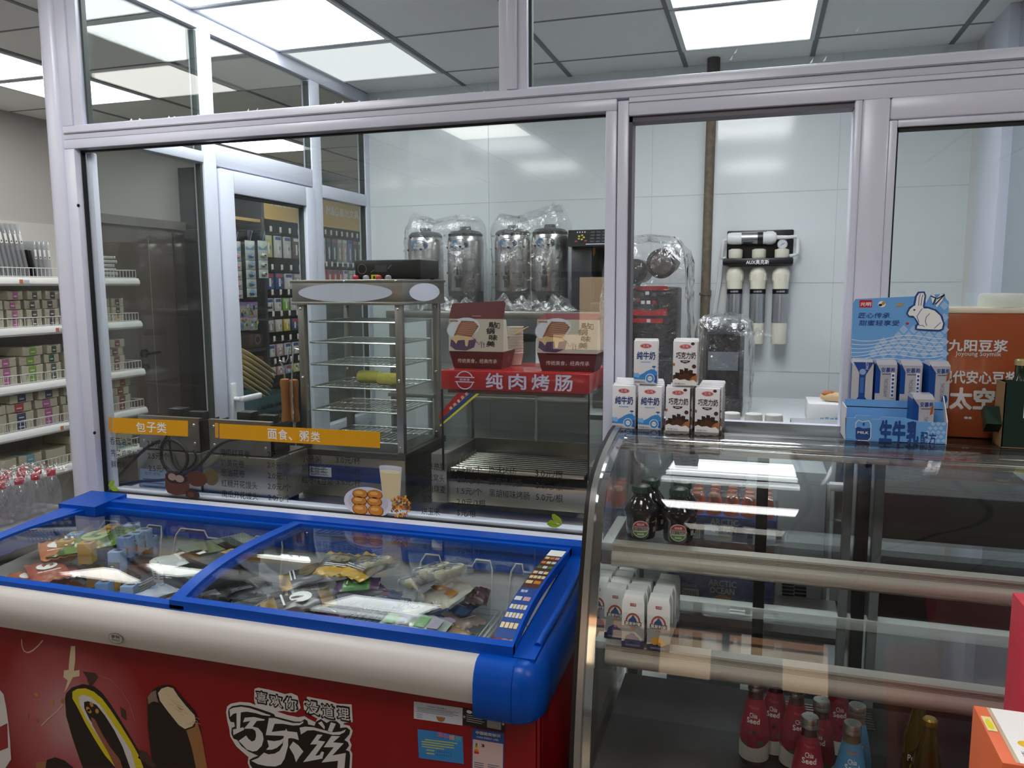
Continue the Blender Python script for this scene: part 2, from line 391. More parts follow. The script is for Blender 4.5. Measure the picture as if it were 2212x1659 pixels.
# transom row
t = MB(); frame_bars(t, [(-2.197, .93, 2.082, 2.125), (-2.197, -2.155, 2.125, CEIL), (-.668, -.639, 2.126, CEIL), (-.639, .93, 2.66, CEIL), (-2.155, -.668, 2.66, CEIL)])
t.box(-2.19, .93, Y0-.004, Y0+.004, 2.100, 2.104, mat('frame_groove', (150, 150, 160), .5))
tr = struct(t, 'window_2')
g = MB(); frame_bars(g, [(-2.155, -2.117, 2.122, 2.66), (-.692, -.668, 2.122, 2.66), (-2.117, -.692, 2.122, 2.128), (-.639, -.612, 2.122, 2.66), (-.612, .93, 2.122, 2.130)], Y0+.006, Y1-.02)
g.build('glazing_bead', tr)
g = MB()
for x0 in (-2.117, -.612): g.box(x0, x0+.008, GY-.012, GY+.006, 2.12, 2.66, mat('grey_gasket', (60, 68, 66), .6))
g.build('gasket', tr)
pane_box('pane', -2.14, -.68, 2.12, 2.67, tr); pane_box('pane', -.63, .93, 2.12, 2.67, tr)
# flakes of torn film left along the lower edge of the transom panes
fl = MB(); R = random.Random(3)
for a in range(26):
    x = R.uniform(-2.0, -.75); fl.poly(FX(GY-.0036), [(x, 2.124), (x+R.uniform(.006, .03), 2.124+R.uniform(-.002, .006)), (x+R.uniform(.004, .02), 2.128+R.uniform(.002, .014))], ink_white)
for x, z in ((-.09, 2.16), (-.08, 2.175), (.2, 2.2), (.2, 2.29), (.2, 2.31), (.1, 2.137), (.13, 2.139)): fl.poly(FX(GY-.0036), [(x, z), (x+.006, z+.002), (x+.009, z+.014)], ink_white)
art(fl, 'film_scrap', tr)
# fixed main window
mw = MB(); frame_bars(mw, [(-2.197, -.368, 2.052, 2.082), (-2.197, -2.155, .86, 2.052), (-.397, -.368, .86, 2.052)])
mw.box(-2.197, -.368, Y0-.02, Y1+.06, .83, .893, white_frame, .006)
m2 = struct(mw, 'window_3')
g = MB(); frame_bars(g, [(-2.155, -.397, 2.044, 2.049), (-2.157, -2.149, .893, 2.049)], GY-.010, GY+.004, rubber, 0)
g.box(-2.155, -.397, GY-.006, GY+.004, .893, .897, rubber); g.build('gasket', m2)
g = MB(); frame_bars(g, [(-2.149, -2.127, .893, 2.044), (-2.127, -.397, .893, .905)], GY+.006, Y1); g.build('glazing_bead', m2)
pane_box('pane', -2.16, -.39, .89, 2.05, m2)
h = MB()
for z in (1.878, 1.062, .99): pass
for px, py in ((169, 444), (204, 935)):
    p = onx(px, py, -2.1555); h.cyl((-2.156, p[1], p[2]), (-2.1538, p[1], p[2]), .0055, rubber, 12)
h.build('screw_hole', m2)
# sash frame of the service window
sw = MB(); frame_bars(sw, [(-.365, -.337, 1.235, 2.075), (-.337, .93, 2.036, 2.082), (.205, .222, 1.235, 2.036)])
sw.box(-.337, .93, Y0-.002, Y0+.004, 2.068, 2.070, _M['frame_groove']); sw.box(-.337, .21, Y0+.012, Y1, 2.022, 2.036, mat('dark_track', (88, 82, 92), .4))
sw.box(-.337, -.328, Y0+.012, Y1, 1.235, 2.036, _M['dark_track'])
sw.box(-.365, .93, Y0, Y1+.02, 1.205, 1.238, white_frame, .004)
w4 = struct(sw, 'window_4')
sl = MB(); frame_bars(sl, [(.222, .282, 1.235, 2.036), (.282, .93, 1.985, 2.036), (.282, .93, 1.238, 1.29)], Y0-.006, Y0+.03, bev=.006)
frame_bars(sl, [(.282, .300, 1.29, 1.985), (.300, .93, 1.968, 1.985)], Y0, Y0+.026)
sl.build('sliding_sash', w4)
g = MB().box(.300, .93, Y0+.008, Y0+.016, 1.958, 1.968, rubber); g.box(.300, .304, Y0+.008, Y0+.016, 1.29, 1.968, rubber); g.build('gasket', w4)
pane_box('pane', .29, .93, 1.28, 1.975, w4, Y0+.014)
# wall under the main window (behind the freezer)
o = MB().box(-2.2, -.36, Y0+.01, Y1, 0, .84, wall_paint); struct(o, 'wall_below_window')
# ------------------------------------------------------------------ side partition (x = -2.20) with the glass door
S0, S1 = XK-.03, XK+.02
def sbars(o, bars, x0=S0, x1=S1, m=white_frame, bev=.003):
    for y0, y1, z0, z1 in bars: o.box(x0, x1, y0, y1, z0, z1, m, bev)
o = MB(); sbars(o, [(2.19, 4.22, 2.63, CEIL), (2.77, 2.85, 0, 2.63), (3.60, 3.69, 0, 2.63), (4.17, 4.22, 0, 2.63), (2.19, 2.77, 2.105, 2.15), (2.85, 3.60, 2.105, 2.19), (3.69, 4.17, 2.06, 2.125), (2.19, 2.77, .80, .86), (3.69, 4.17, .80, .86), (2.15, 2.19, 0, 2.69)])
w5 = struct(o, 'window_5')
for y0, y1, z0, z1 in ((2.2, 2.77, 2.14, 2.63), (2.2, 2.77, .85, 2.11), (2.85, 3.6, 2.18, 2.63), (3.69, 4.17, 2.11, 2.63), (3.69, 4.17, .85, 2.07)):
    MB().box(XK-.008, XK-.002, y0, y1, z0, z1, pane).build('pane', w5)
g = MB(); gg = _M['grey_gasket']
for y0, y1, z0, z1 in ((2.758, 2.77, .86, 2.1), (2.758, 2.77, 2.15, 2.62), (3.588, 3.60, 2.19, 2.62), (4.158, 4.17, .86, 2.06), (4.158, 4.17, 2.125, 2.62)): g.box(XK-.012, XK+.012, y0, y1, z0, z1, gg)
g.build('gasket', w5)
o = MB(); sbars(o, [(2.2, 2.77, 0, .80), (3.69, 4.17, 0, .80)], XK-.02, XK+.01, white_plastic); struct(o, 'wall_side_low')
dr = MB(); sbars(dr, [(2.86, 2.945, .02, 2.095), (3.515, 3.595, .02, 2.095), (2.945, 3.515, 2.0, 2.095), (2.945, 3.515, .02, .5)], S0+.005, S1+.012, bev=.004)
d1 = struct(dr, 'door_1')
MB().box(XK-.006, XK, 2.93, 3.53, .48, 2.02, pane).build('pane', d1)
g = MB(); sbars(g, [(3.503, 3.515, .5, 2.0), (2.945, 3.515, 1.988, 2.0)], XK-.01, XK+.014, gg); g.build('gasket', d1)
hd = MB(); hx = S1+.012
p0 = onx(503, 862, hx); hy, hz = p0[1], p0[2]
hd.box(hx, hx+.012, hy-.018, hy+.018, hz-.13, hz+.07, white_plastic, .005); hd.cyl((hx, hy, hz), (hx+.05, hy, hz), .011, white_plastic)
hd.box(hx+.038, hx+.058, hy-.012, hy+.135, hz-.012, hz+.014, white_plastic, .008, 3)
hd.build('door_handle', d1)
# ------------------------------------------------------------------ grey timber door in the left wall
wood_grey = mat('grey_wood', (96, 88, 84), 0.45, var=0.14, vscale=3, bump=.05, bscale=30)
dk = mat('doorway_dark_wood', (70, 66, 64), 0.5)  # darker wood for the strip down one side of the door
o = MB(); xx = XL
o.box(xx, xx+.05, 4.40, 5.62, 2.06, 2.125, mat('grey_lintel', (128, 124, 122), .5)); o.box(xx, xx+.05, 5.52, 5.62, 0, 2.06, _M['grey_lintel']); o.box(xx, xx+.05, 4.3, 4.40, 0, 2.125, _M['grey_lintel'])
o.box(xx, xx+.02, 4.40, 5.52, 0, 2.06, wood_grey)
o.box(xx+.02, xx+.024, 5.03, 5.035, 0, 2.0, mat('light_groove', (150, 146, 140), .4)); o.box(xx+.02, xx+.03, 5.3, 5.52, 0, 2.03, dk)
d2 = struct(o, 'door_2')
p = onx(318, 775, xx+.05); hm = mat('dark_metal', (30, 29, 30), .35, .8); hd = MB()
hd.cyl((xx+.02, p[1], p[2]+.04), (xx+.035, p[1], p[2]+.04), .035, hm); hd.cyl((xx+.02, p[1], p[2]+.04), (xx+.08, p[1], p[2]+.04), .012, hm); hd.box(xx+.07, xx+.085, p[1]-.02, p[1]+.12, p[2]+.03, p[2]+.05, hm, .006)
hd.cyl((xx+.02, p[1], p[2]-.07), (xx+.045, p[1], p[2]-.07), .03, hm)
hd.build('door_handle', d2)
# ================================================================== CHEST FREEZER
blue = mat('freezer_blue', (6, 78, 182), 0.3, spec=.28)
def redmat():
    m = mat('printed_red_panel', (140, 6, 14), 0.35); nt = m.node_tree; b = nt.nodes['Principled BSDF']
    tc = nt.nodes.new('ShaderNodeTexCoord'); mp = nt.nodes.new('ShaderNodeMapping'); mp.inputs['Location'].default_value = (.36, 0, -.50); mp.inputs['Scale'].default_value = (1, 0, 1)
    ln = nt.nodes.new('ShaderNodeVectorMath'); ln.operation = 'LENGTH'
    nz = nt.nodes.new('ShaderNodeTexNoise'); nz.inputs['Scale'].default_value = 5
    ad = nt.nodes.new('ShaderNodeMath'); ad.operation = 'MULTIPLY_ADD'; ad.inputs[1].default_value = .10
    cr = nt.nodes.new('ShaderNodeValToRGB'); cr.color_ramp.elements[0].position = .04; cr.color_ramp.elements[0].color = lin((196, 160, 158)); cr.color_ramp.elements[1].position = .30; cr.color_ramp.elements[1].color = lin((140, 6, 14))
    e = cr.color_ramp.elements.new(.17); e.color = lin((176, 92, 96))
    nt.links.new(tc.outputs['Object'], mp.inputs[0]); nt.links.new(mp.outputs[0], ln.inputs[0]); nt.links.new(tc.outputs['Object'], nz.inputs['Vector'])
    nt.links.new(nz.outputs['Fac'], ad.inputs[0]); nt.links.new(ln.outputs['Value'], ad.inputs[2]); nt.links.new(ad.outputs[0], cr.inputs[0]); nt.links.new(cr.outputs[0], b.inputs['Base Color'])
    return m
red_panel = redmat(); red_side = mat('red_side_panel', (130, 6, 14), .3)
trim_grey = mat('grey_white_trim', (208, 203, 198), .45)
liner = mat('white_liner', (214, 218, 220), .45)
FX0, FX1, FY0, FY1 = -2.15, -.40, 1.46, 2.075
FZ = thingw('chest_freezer', 'red and blue chest freezer with sliding curved glass lids under the main window', 'freezer', (-1.275, 1.765, 0))
zt = lambda y: .832+(y-1.46)/(2.075-1.46)*.043
# body: four walls and a floor
b = MB().box(FX0, FX1, FY0, FY0+.012, .06, .76, red_panel)
b.box(FX1-.014, FX1, FY0, FY1, .06, .80, red_side, .006); b.box(FX0, FX0+.012, FY0+.012, FY1, .06, .80, red_side); b.box(FX0+.01, FX1-.01, FY1-.012, FY1, .06, .80, red_side); b.box(FX0, FX1, FY0, FY1, .03, .07, black)
b.build('body', FZ)
l = MB(); lx0, lx1, ly0, ly1 = -2.085, -.465, 1.515, 2.01
l.box(FX0+.02, FX1-.02, FY0+.02, FY1-.02, .20, .24, liner); l.box(FX0+.02, lx0, FY0+.02, FY1-.02, .24, .825, liner); l.box(lx1, FX1-.02, FY0+.02, FY1-.02, .24, .825, liner)
l.box(lx0, lx1, FY0+.013, ly0, .24, .82, liner); l.box(lx0, lx1, ly1, FY1-.014, .24, .82, liner)
l.build('liner', FZ)
# grey front trim with the rolled upper edge
prof = [(1.475, .733), (1.446, .736), (1.439, .741), (1.434, .760), (1.429, .788), (1.434, .803), (1.444, .820), (1.457, .830), (1.470, .8335), (1.475, .8335)]
MB().prism(prof, 'x', FX0, -.534, trim_grey).build('front_trim', FZ)
# blue rim
r = MB()
def sl(y0, y1, x0, x1, dz0, dz1, m=blue):
    """bar following the sloped rim"""
    r.add([(x, y, zt(y)+d) for x in (x0, x1) for y in (y0, y1) for d in (dz0, dz1)], [(0, 1, 3, 2), (4, 6, 7, 5), (0, 4, 5, 1), (2, 3, 7, 6), (0, 2, 6, 4), (1, 5, 7, 3)], m)
sl(1.4755, 1.500, FX0, -.46, -.05, .003)
sl(2.000, 2.030, FX0, -.46, -.06, .004); sl(2.030, FY1, FX0, FX1, -.06, .022); sl(2.012, 2.034, FX0+.03, -.43, .0, .030)
sl(1.4755, FY1, FX0, -2.085, -.05, .022); sl(1.95, FY1+.01, FX0-.02, -2.02, 0, .032)
sl(1.4755, FY1, -.465, -.415, -.07, .004)
r.build('blue_rim', FZ)
# blue corner and right side rim: cross-section swept around the front right corner
def corner():
    o = MB(); path = [(-.534, 1.440, 0), (-.45, 1.440, 0)]
    for k in range(9):
        t = -PI/2+PI/2*k/8; path.append((-.452+.045*math.cos(t), 1.485+.045*math.sin(t), 1))
    path += [(-.407, 1.75, 1), (-.407, FY1, 1)]
    rings = []
    for i, (x, y, k) in enumerate(path):
        if i < 2: nx, ny = 0, -1
        elif i > 10: nx, ny = 1, 0
        else:
            t = -PI/2+PI/2*(i-2)/8; nx, ny = math.cos(t), math.sin(t)
        rise = max(0, (y-1.5)/(FY1-1.5))*.043
        drop = max(0, (y-1.56)/(FY1-1.56))*.028
        ring = []
        for off, z in ((-.06, .715), (.006, .713), (.013, .722), (.014, .76), (.012, .792), (.006, .812), (-.006, .828), (-.018, .834), (-.062, .836)):
            zz = z+rise if z > .75 else z+drop
            ox, oy = nx, ny
            ring.append((x+ox*off, y+oy*off, zz))
        rings.append(ring)
    n = len(rings[0]); vs = [p for g in rings for p in g]
    fs = [(i*n+j, i*n+(j+1) % n, (i+1)*n+(j+1) % n, (i+1)*n+j) for i in range(len(rings)-1) for j in range(n)]
    fs += [tuple(range(n)), tuple(range((len(rings)-1)*n, len(rings)*n))]
    o.add(vs, fs, blue); return o
o = corner()
cp = o.build('corner_cap', FZ)
sy = MB()
pc = ony(1092, 1499, 1.4305)
f_ = FX(1.4298)
em = mat('cap_emblem', (14, 50, 110), .5)
for k in (-1, 0, 1): sy.oval(f_, pc[0]+k*.0055, pc[2], .0022, .0045-abs(k)*.001, em)
art(sy, 'emblem', cp)
# raised grip along the right rim
g = MB(); pts = []
for k in range(15):
    t = k/14; y = 1.53+.46*t; pts.append((-.423+.010*math.sin(t*PI), y, zt(y)+.004+.012*math.sin(t*PI)**.6))
g.tube(pts, .0085, blue, 10); g.build('grip', FZ)
lid_glass = glassmat('lid_glass', (.95, .968, .962), .014)
# curved sliding lids
def lid(x0, x1, dz, barl, barr, name='sliding_lid'):
    ya, yb = 1.478, 2.012
    def z(y): t = (y-ya)/(yb-ya); return zt(y)+.006+dz+.058*((1-(1-t)**4)-t)
    fr = MB(); n = 22; ys = [ya+(yb-ya)*(k/n)**1.4 for k in range(n+1)]
    def bar(a, b_, d=.010):
        vs = []
        for y in ys: vs += [(a, y, z(y)-.006-dz), (b_, y, z(y)-.006-dz), (b_, y, z(y)+d-.004), (a, y, z(y)+d-.004)]
        fs = [(4*i+j, 4*i+(j+1) % 4, 4*i+4+(j+1) % 4, 4*i+4+j) for i in range(n) for j in range(4)]+[(0, 1, 2, 3), (4*n, 4*n+1, 4*n+2, 4*n+3)]
        fr.add(vs, fs, blue)
    bar(x0, x0+barl); bar(x1-barr, x1)
    for y0, y1 in ((ya-.0015, ya+.014), (yb-.020, yb+.0015)):
        fr.add([(x, y, z(y)+d) for x in (x0, x1) for y in (y0, y1) for d in (-.0065-dz, .0065)], [(0, 1, 3, 2), (4, 6, 7, 5), (0, 4, 5, 1), (2, 3, 7, 6), (0, 2, 6, 4), (1, 5, 7, 3)], blue)
    p = fr.build(name, FZ)
    gl = MB(); vs = []
    for y in ys: vs += [(x0+.01, y, z(y)-.003), (x1-.01, y, z(y)-.003), (x1-.01, y, z(y)+.002), (x0+.01, y, z(y)+.002)]
    gl.add(vs, [(4*i+j, 4*i+(j+1) % 4, 4*i+4+(j+1) % 4, 4*i+4+j) for i in range(n) for j in range(4)]+[(0, 1, 2, 3), (4*n, 4*n+1, 4*n+2, 4*n+3)], lid_glass)
    gl.build('lid_glass', p)
    return p, z
l1, z1 = lid(-2.083, -1.285, 0.0, .02, .02)
l2, z2 = lid(-1.325, -.462, .012, .034, .006)
# price strip on the right lid
st = MB(); cols = [(1.50, 1.70, mat('strip_blue', (24, 66, 138), .4)), (1.70, 1.935, mat('strip_brown', (76, 42, 30), .4)), (1.935, 1.985, ink_white)]
def onlid(x, y, h=.0032): return (x, y, z2(y)+h)
def lidpatch(x0, x1, y0, y1, m, h=.0032, n=4):
    for k in range(n):
        a, b_ = y0+(y1-y0)*k/n, y0+(y1-y0)*(k+1)/n; st.add([onlid(x0, a, h), onlid(x1, a, h), onlid(x1, b_, h), onlid(x0, b_, h)], [(0, 1, 2, 3)], m)
for a, b_, m in cols: lidpatch(-.512, -.466, a, b_, m)
R = random.Random(5); pal = [mat('tag_cream', (214, 196, 150), .5), mat('tag_white', (205, 208, 214), .5), mat('tag_green', (70, 120, 60), .5), mat('tag_orange', (196, 120, 50), .5), mat('tag_pink', (190, 150, 160), .5)]
for row, (y, n, ids) in enumerate([(1.53, 4, (0,)), (1.565, 5, (0, 1)), (1.598, 5, (1, 0)), (1.635, 2, (1, 4)), (1.725, 2, (0, 3)), (1.758, 4, (0,)), (1.79, 3, (0, 1)), (1.83, 3, (2, 1, 2)), (1.868, 3, (3, 0, 1)), (1.905, 3, (0, 3, 4))]):
    wd = .040/n
    for k in range(n): lidpatch(-.509+k*wd, -.509+k*wd+wd*.8, y, y+.018, pal[ids[k % len(ids)]], .0036, 1)
fr = Frame(onlid(-.505, 1.672, .004), (1, 0, 0), (0, 1, .05)); st.text(fr, '甄稀', 0, 0, .016, .014, ink_white)
art(st, 'price_strip', l2)
# badge on the trim
bd = MB(); p = ony(250, 1379, 1.4290); f_ = FX(1.4289, p[0], p[2])
bd.oval(f_, 0, 0, .0215, .0135, mat('badge_ring', (120, 116, 110), .3, .6)); bd.oval(f_, 0, 0, .0200, .0122, mat('badge_face', (188, 182, 174), .35, .2), .0005)
bd.text(f_, '伊利', -.012, .0005, .024, .008, _M['badge_ring'], .0008, .02); bd.text(f_, '伊利集团', -.012, -.007, .024, .005, _M['badge_ring'], .0008)
art(bd, 'oval_badge', FZ)
# ------------------------------------------------------------------ print on the red front
YP = FY0-.0004
FP = FX(YP)
def PF(px, py): q = ony(px, py, YP); return (q[0], q[2])
def pp(o, pts, m, lift): o.poly(FP, [PF(*q) for q in pts], m, lift)
choc = mat('print_chocolate', (34, 20, 16), .4); choc2 = mat('print_chocolate_light', (74, 48, 40), .4); cream = mat('print_cream', (226, 206, 170), .5); yel = mat('print_yellow', (222, 204, 26), .5)
sauce = mat('print_sauce', (150, 92, 70), .4); gold = mat('print_gold', (196, 146, 50), .5); greyw = mat('print_white', (222, 220, 218), .5); tan = mat('print_tan', (160, 112, 66), .45); glow = mat('print_sparkle', (214, 178, 150), .5)
ic = MB()
Z3 = lambda pts: [(x/3.352, 1300+y/3.352) for x, y in pts]
pp(ic, Z3([(470, 700), (480, 660), (520, 620), (600, 595), (680, 610), (740, 660), (800, 740), (870, 850), (930, 950), (1000, 1070), (1070, 1150), (1130, 1203), (600, 1203), (560, 1090), (520, 970), (480, 830)]), choc, .0002)
pp(ic, Z3([(600, 505), (690, 515), (710, 545), (665, 610), (645, 600), (625, 540)]), choc2, .0003)
pp(ic, Z3([(1020, 1070), (1060, 1090), (1135, 1190), (1110, 1203), (1000, 1130)]), choc2, .0004)
pp(ic, Z3([(870, 755), (912, 790), (915, 860), (880, 830)]), choc2, .0004)
pp(ic, Z3([(525, 650), (560, 630), (620, 625), (680, 650), (740, 700), (800, 780), (880, 900), (960, 1030), (1010, 1120), (1040, 1203), (840, 1203), (760, 1110), (690, 1000), (620, 880), (560, 760), (525, 700)]), yel, .0004)
pp(ic, Z3([(570, 690), (600, 672), (660, 690), (730, 750), (800, 850), (880, 970), (950, 1080), (985, 1203), (870, 1203), (790, 1090), (700, 960), (620, 830), (575, 740)]), greyw, .0006)
pp(ic, Z3([(610, 725), (640, 718), (700, 745), (760, 820), (830, 930), (890, 1050), (945, 1203), (880, 1203), (800, 1070), (720, 950), (650, 850), (612, 770)]), choc, .0008)
pp(ic, Z3([(660, 830), (690, 850), (740, 950), (800, 1050), (870, 1140), (890, 1203), (840, 1203), (780, 1080), (720, 980), (670, 890)]), sauce, .0010)
for a in ((640, 775), (665, 742), (705, 790), (650, 790)): q = PF(*Z3([a])[0]); ic.oval(FP, q[0], q[1], .007, .006, gold, .0011, 7, a[0])
# bar with a bitten end
pp(ic, Z3([(1065, 700), (1090, 655), (1130, 620), (1190, 600), (1250, 610), (1420, 800), (1440, 870), (1460, 960), (1500, 1203), (1110, 1203), (1090, 1080), (1070, 900)]), choc, .0002)
pp(ic, Z3([(1350, 930), (1430, 870), (1460, 970), (1502, 1203), (1420, 1203), (1390, 1060)]), tan, .0004)
pp(ic, Z3([(1070, 690), (1095, 655), (1130, 640), (1135, 690), (1150, 730), (1110, 720), (1075, 740)]), mat('print_brown_sheen', (140, 116, 100), .4), .0003)
pp(ic, Z3([(1132, 655), (1160, 615), (1215, 600), (1265, 615), (1300, 670), (1360, 750), (1420, 805), (1432, 850), (1410, 905), (1340, 932), (1290, 905), (1200, 790), (1150, 720)]), choc, .0005)
pp(ic, Z3([(1145, 660), (1170, 628), (1215, 613), (1255, 625), (1290, 680), (1350, 755), (1410, 820), (1418, 860), (1395, 900), (1340, 920), (1295, 890), (1215, 790), (1160, 715)]), cream, .0007)
R = random.Random(2)
for k in range(26):
    t = R.random(); x = 1170+t*200+R.uniform(-20, 60); y = 650+t*200+R.uniform(-10, 50); q = [PF(*Z3([(x, y)])[0]), PF(*Z3([(x+30, y+14)])[0])]
    ic.line(FP, q, .0012, mat('print_cream_shade', (198, 168, 122), .5), .0009)
pp(ic, Z3([(340, 1145), (400, 1125), (470, 1150), (535, 1203), (330, 1203)]), choc, .0003); pp(ic, Z3([(260, 1160), (335, 1155), (330, 1203), (262, 1203)]), tan, .0003)
# sparkles, loops and nut crumbs
ZL = lambda pts: [(x/4.375, 1280+y/4.375) for x, y in pts]
ic.line(FP, [PF(*a) for a in ZL([(205, 440), (208, 500), (225, 550), (262, 568), (310, 548), (365, 500), (405, 450)])], .0035, glow, .0003)
pp(ic, ZL([(655, 640), (672, 505), (712, 505), (712, 640), (700, 740), (752, 730), (752, 790), (690, 800), (640, 900), (610, 940), (640, 830), (600, 800), (605, 735), (650, 730)]), cream, .0003)
ic.line(FP, [PF(*a) for a in ZL([(600, 1050), (540, 1120), (450, 1200), (390, 1260)])], .003, glow, .0003)
ic.line(FP, [PF(*a) for a in ((212, 1458), (240, 1468), (262, 1490), (280, 1520), (292, 1558))], .0025, mat('print_pink_line', (186, 96, 96), .5), .0003)
for a in ((345, 965), (495, 1040), (258, 1160), (350, 1205), (318, 1300), (590, 1025)):
    q = PF(*ZL([a])[0]); ic.oval(FP, q[0], q[1], .008, .0042, gold if a[0] % 2 else tan, .0005, 7, a[0]*.7)
pp(ic, [(0, 1490), (8, 1500), (14, 1530), (18, 1560), (22, 1600), (24, 1640), (12, 1659), (-20, 1659), (-20, 1490)], greyw, .0003)
pp(ic, [(-20, 1580), (16, 1562), (18, 1615), (-20, 1630)], mat('print_rose', (150, 40, 52), .5), .0005)
art(ic, 'ice_cream_print', FZ)
# slogan and brush-style logo, traced
sg = MB()
U8 = lambda pts: [(460+x/6.506, 1440+y/6.506) for x, y in pts]
halo = [(185, 640), (200, 560), (250, 520), (380, 495), (520, 505), (600, 540), (580, 470), (585, 310), (640, 295), (780, 320), (900, 350), (1010, 385), (1100, 370), (1190, 410), (1235, 580), (1170, 640), (1080, 640), (1000, 620), (900, 630), (1050, 680), (1200, 710), (1290, 695), (1340, 730), (1440, 780), (1470, 730), (1380, 680), (1280, 600), (1270, 500), (1330, 420), (1450, 445), (1600, 470), (1750, 520), (1950, 530), (1965, 780), (1850, 790), (1830, 810), (1920, 830), (1965, 900), (1950, 960), (1920, 1030), (1950, 1100), (1930, 1170), (1960, 1220), (1950, 1430), (520, 1430), (490, 1350), (500, 1270), (430, 1210), (330, 1120), (280, 1040), (245, 980), (230, 870), (205, 770)]
pp(sg, U8(halo), greyw, .0003)
dark = [(215, 640), (225, 590), (270, 555), (390, 535), (520, 550), (650, 590), (800, 640), (860, 665), (880, 700), (1000, 730), (1150, 770), (1240, 770), (1290, 735), (1330, 760), (1340, 810), (1430, 830), (1450, 770), (1520, 735), (1600, 790), (1650, 760), (1740, 765), (1790, 810), (1790, 860), (1880, 850), (1930, 890), (1920, 950), (1850, 1030), (1900, 1060), (1915, 1110), (1870, 1170), (1920, 1190), (1930, 1250), (1920, 1430), (560, 1430), (520, 1370), (515, 1310), (560, 1280), (640, 1250), (500, 1190), (400, 1110), (345, 1030), (290, 1010), (260, 940), (265, 860), (310, 840), (300, 780), (250, 775), (225, 720)]
pp(sg, U8(dark), choc, .0006)
for st_ in ([(235, 600), (290, 575), (400, 560), (520, 580), (640, 620), (760, 665), (815, 680), (800, 690), (700, 680), (600, 650), (480, 630), (395, 640), (385, 860), (435, 850), (440, 885), (290, 960), (285, 880), (335, 870), (335, 650), (290, 660), (245, 705)],
            [(450, 715), (580, 705), (735, 740), (720, 755), (620, 760), (560, 840), (640, 860), (700, 930), (715, 1020), (690, 1110), (620, 1180), (560, 1190), (480, 1160), (365, 1040), (470, 965), (500, 1010), (550, 1050), (595, 1030), (610, 970), (600, 900), (560, 870), (440, 870), (530, 760), (425, 780)],
            [(790, 720), (870, 720), (1010, 760), (1130, 790), (1220, 790), (1275, 765), (1270, 790), (1220, 820), (1130, 825), (980, 800), (870, 800), (830, 915), (1000, 895), (1020, 895), (1030, 865), (1050, 905), (1185, 920), (1210, 1030), (1150, 1010), (1090, 1000), (1060, 1010), (1060, 1110), (1010, 1290), (960, 1370), (880, 1400), (760, 1395), (640, 1370), (540, 1320), (640, 1280), (720, 1205), (780, 1230), (870, 1220), (940, 1180), (985, 1100), (990, 1050), (1000, 970), (745, 960), (770, 830)],
            [(765, 1030), (860, 1045), (950, 1030), (1000, 1000), (980, 1070), (900, 1140), (830, 1165), (750, 1165), (790, 1120)], [(1075, 1130), (1130, 1050), (1200, 1100), (1275, 1190), (1220, 1260), (1170, 1340), (1140, 1240)],
            [(1220, 855), (1300, 840), (1420, 850), (1560, 890), (1700, 920), (1800, 910), (1870, 880), (1850, 920), (1780, 955), (1680, 955), (1540, 920), (1420, 890), (1330, 895), (1240, 950)], [(1480, 790), (1530, 765), (1575, 840), (1570, 880)], [(1660, 780), (1730, 800), (1680, 910), (1610, 915)],
            [(1470, 950), (1545, 955), (1480, 1035), (1580, 1050), (1440, 1250), (1500, 1240), (1530, 1190), (1565, 1200), (1540, 1290), (1270, 1340), (1470, 1090), (1370, 1090)], [(1670, 970), (1790, 975), (1690, 1060), (1840, 1075), (1680, 1245), (1870, 1210), (1850, 1430), (1750, 1430), (1760, 1320), (1530, 1345), (1700, 1130), (1560, 1130)]):
    pp(sg, U8(st_), greyw, .0009)
for ch, (x, y), (x2, y2) in zip('喜欢你没道理', ((610, 510), (800, 560), (1000, 600), (1300, 665), (1530, 720), (1750, 745)), ((770, 350), (980, 395), (1190, 430), (1500, 480), (1710, 530), (1925, 570))):
    a = PF(*U8([(x, y)])[0]); b_ = PF(*U8([(x2, y2)])[0]); sg.text(FP, ch, a[0], a[1]+.001, b_[0]-a[0], b_[1]-a[1]-.002, choc, .0007, .055); sg.text(FP, ch, a[0]+.0025, a[1]+.0035, b_[0]-a[0]-.005, b_[1]-a[1]-.007, greyw, .0010, .012)
art(sg, 'slogan_print', FZ)
# stickers on the front
def quadframe(pts):
    p = [ony(a, b, FY0-.0006) for a, b in pts]   # lower left, lower right, upper left
    u = Vector(p[1]-p[0]); v = Vector(p[2]-p[0]); return Frame(p[0], u, v), u.length, v.length
lines_m = mat('small_print', (96, 104, 118), .6)
f_, W_, H_ = quadframe([(894, 1552), (999, 1567), (894, 1515)])
s = MB().slab(f_, [(0, 0), (W_, 0), (W_, H_), (0, H_)], mat('notice_white', (206, 214, 228), .45), 0, .0004)
s.text(f_, '冷冻柜产品合格卡', W_*.28, H_*.76, W_*.4, H_*.12, mat('notice_blue', (50, 90, 150), .5), .0006)
for k in range(4): s.rect(f_, W_*.06, H_*(.68-.08*k), W_*(.86-.1*(k % 2)), H_*.025, lines_m, .0006)
for k in range(3): s.rect(f_, W_*.06, H_*(.10+.1*k), W_*.12, H_*.025, lines_m, .0006)
for k in range(5): s.oval(f_, W_*(.5+.03*k), H_*.2, W_*.02, H_*.16, tan, .0006+.0001*k, 9, .5-.25*k)
art(s, 'notice_sticker', FZ)
f_, W_, H_ = quadframe([(1001, 1565), (1090, 1582), (1001, 1529)])
s = MB().slab(f_, [(0, 0), (W_, 0), (W_, H_), (0, H_)], black, 0, .0012)
s.oval(f_, W_*.15, H_*.84, W_*.07, H_*.10, ink_white, .0014); s.text(f_, '伊利集团', W_*.24, H_*.76, W_*.22, H_*.14, ink_white, .0014)
for k in range(4): s.rect(f_, W_*.08, H_*(.62-.12*k), W_*(.44-.06*(k % 2)), H_*.035, _M['tag_white'], .0014)
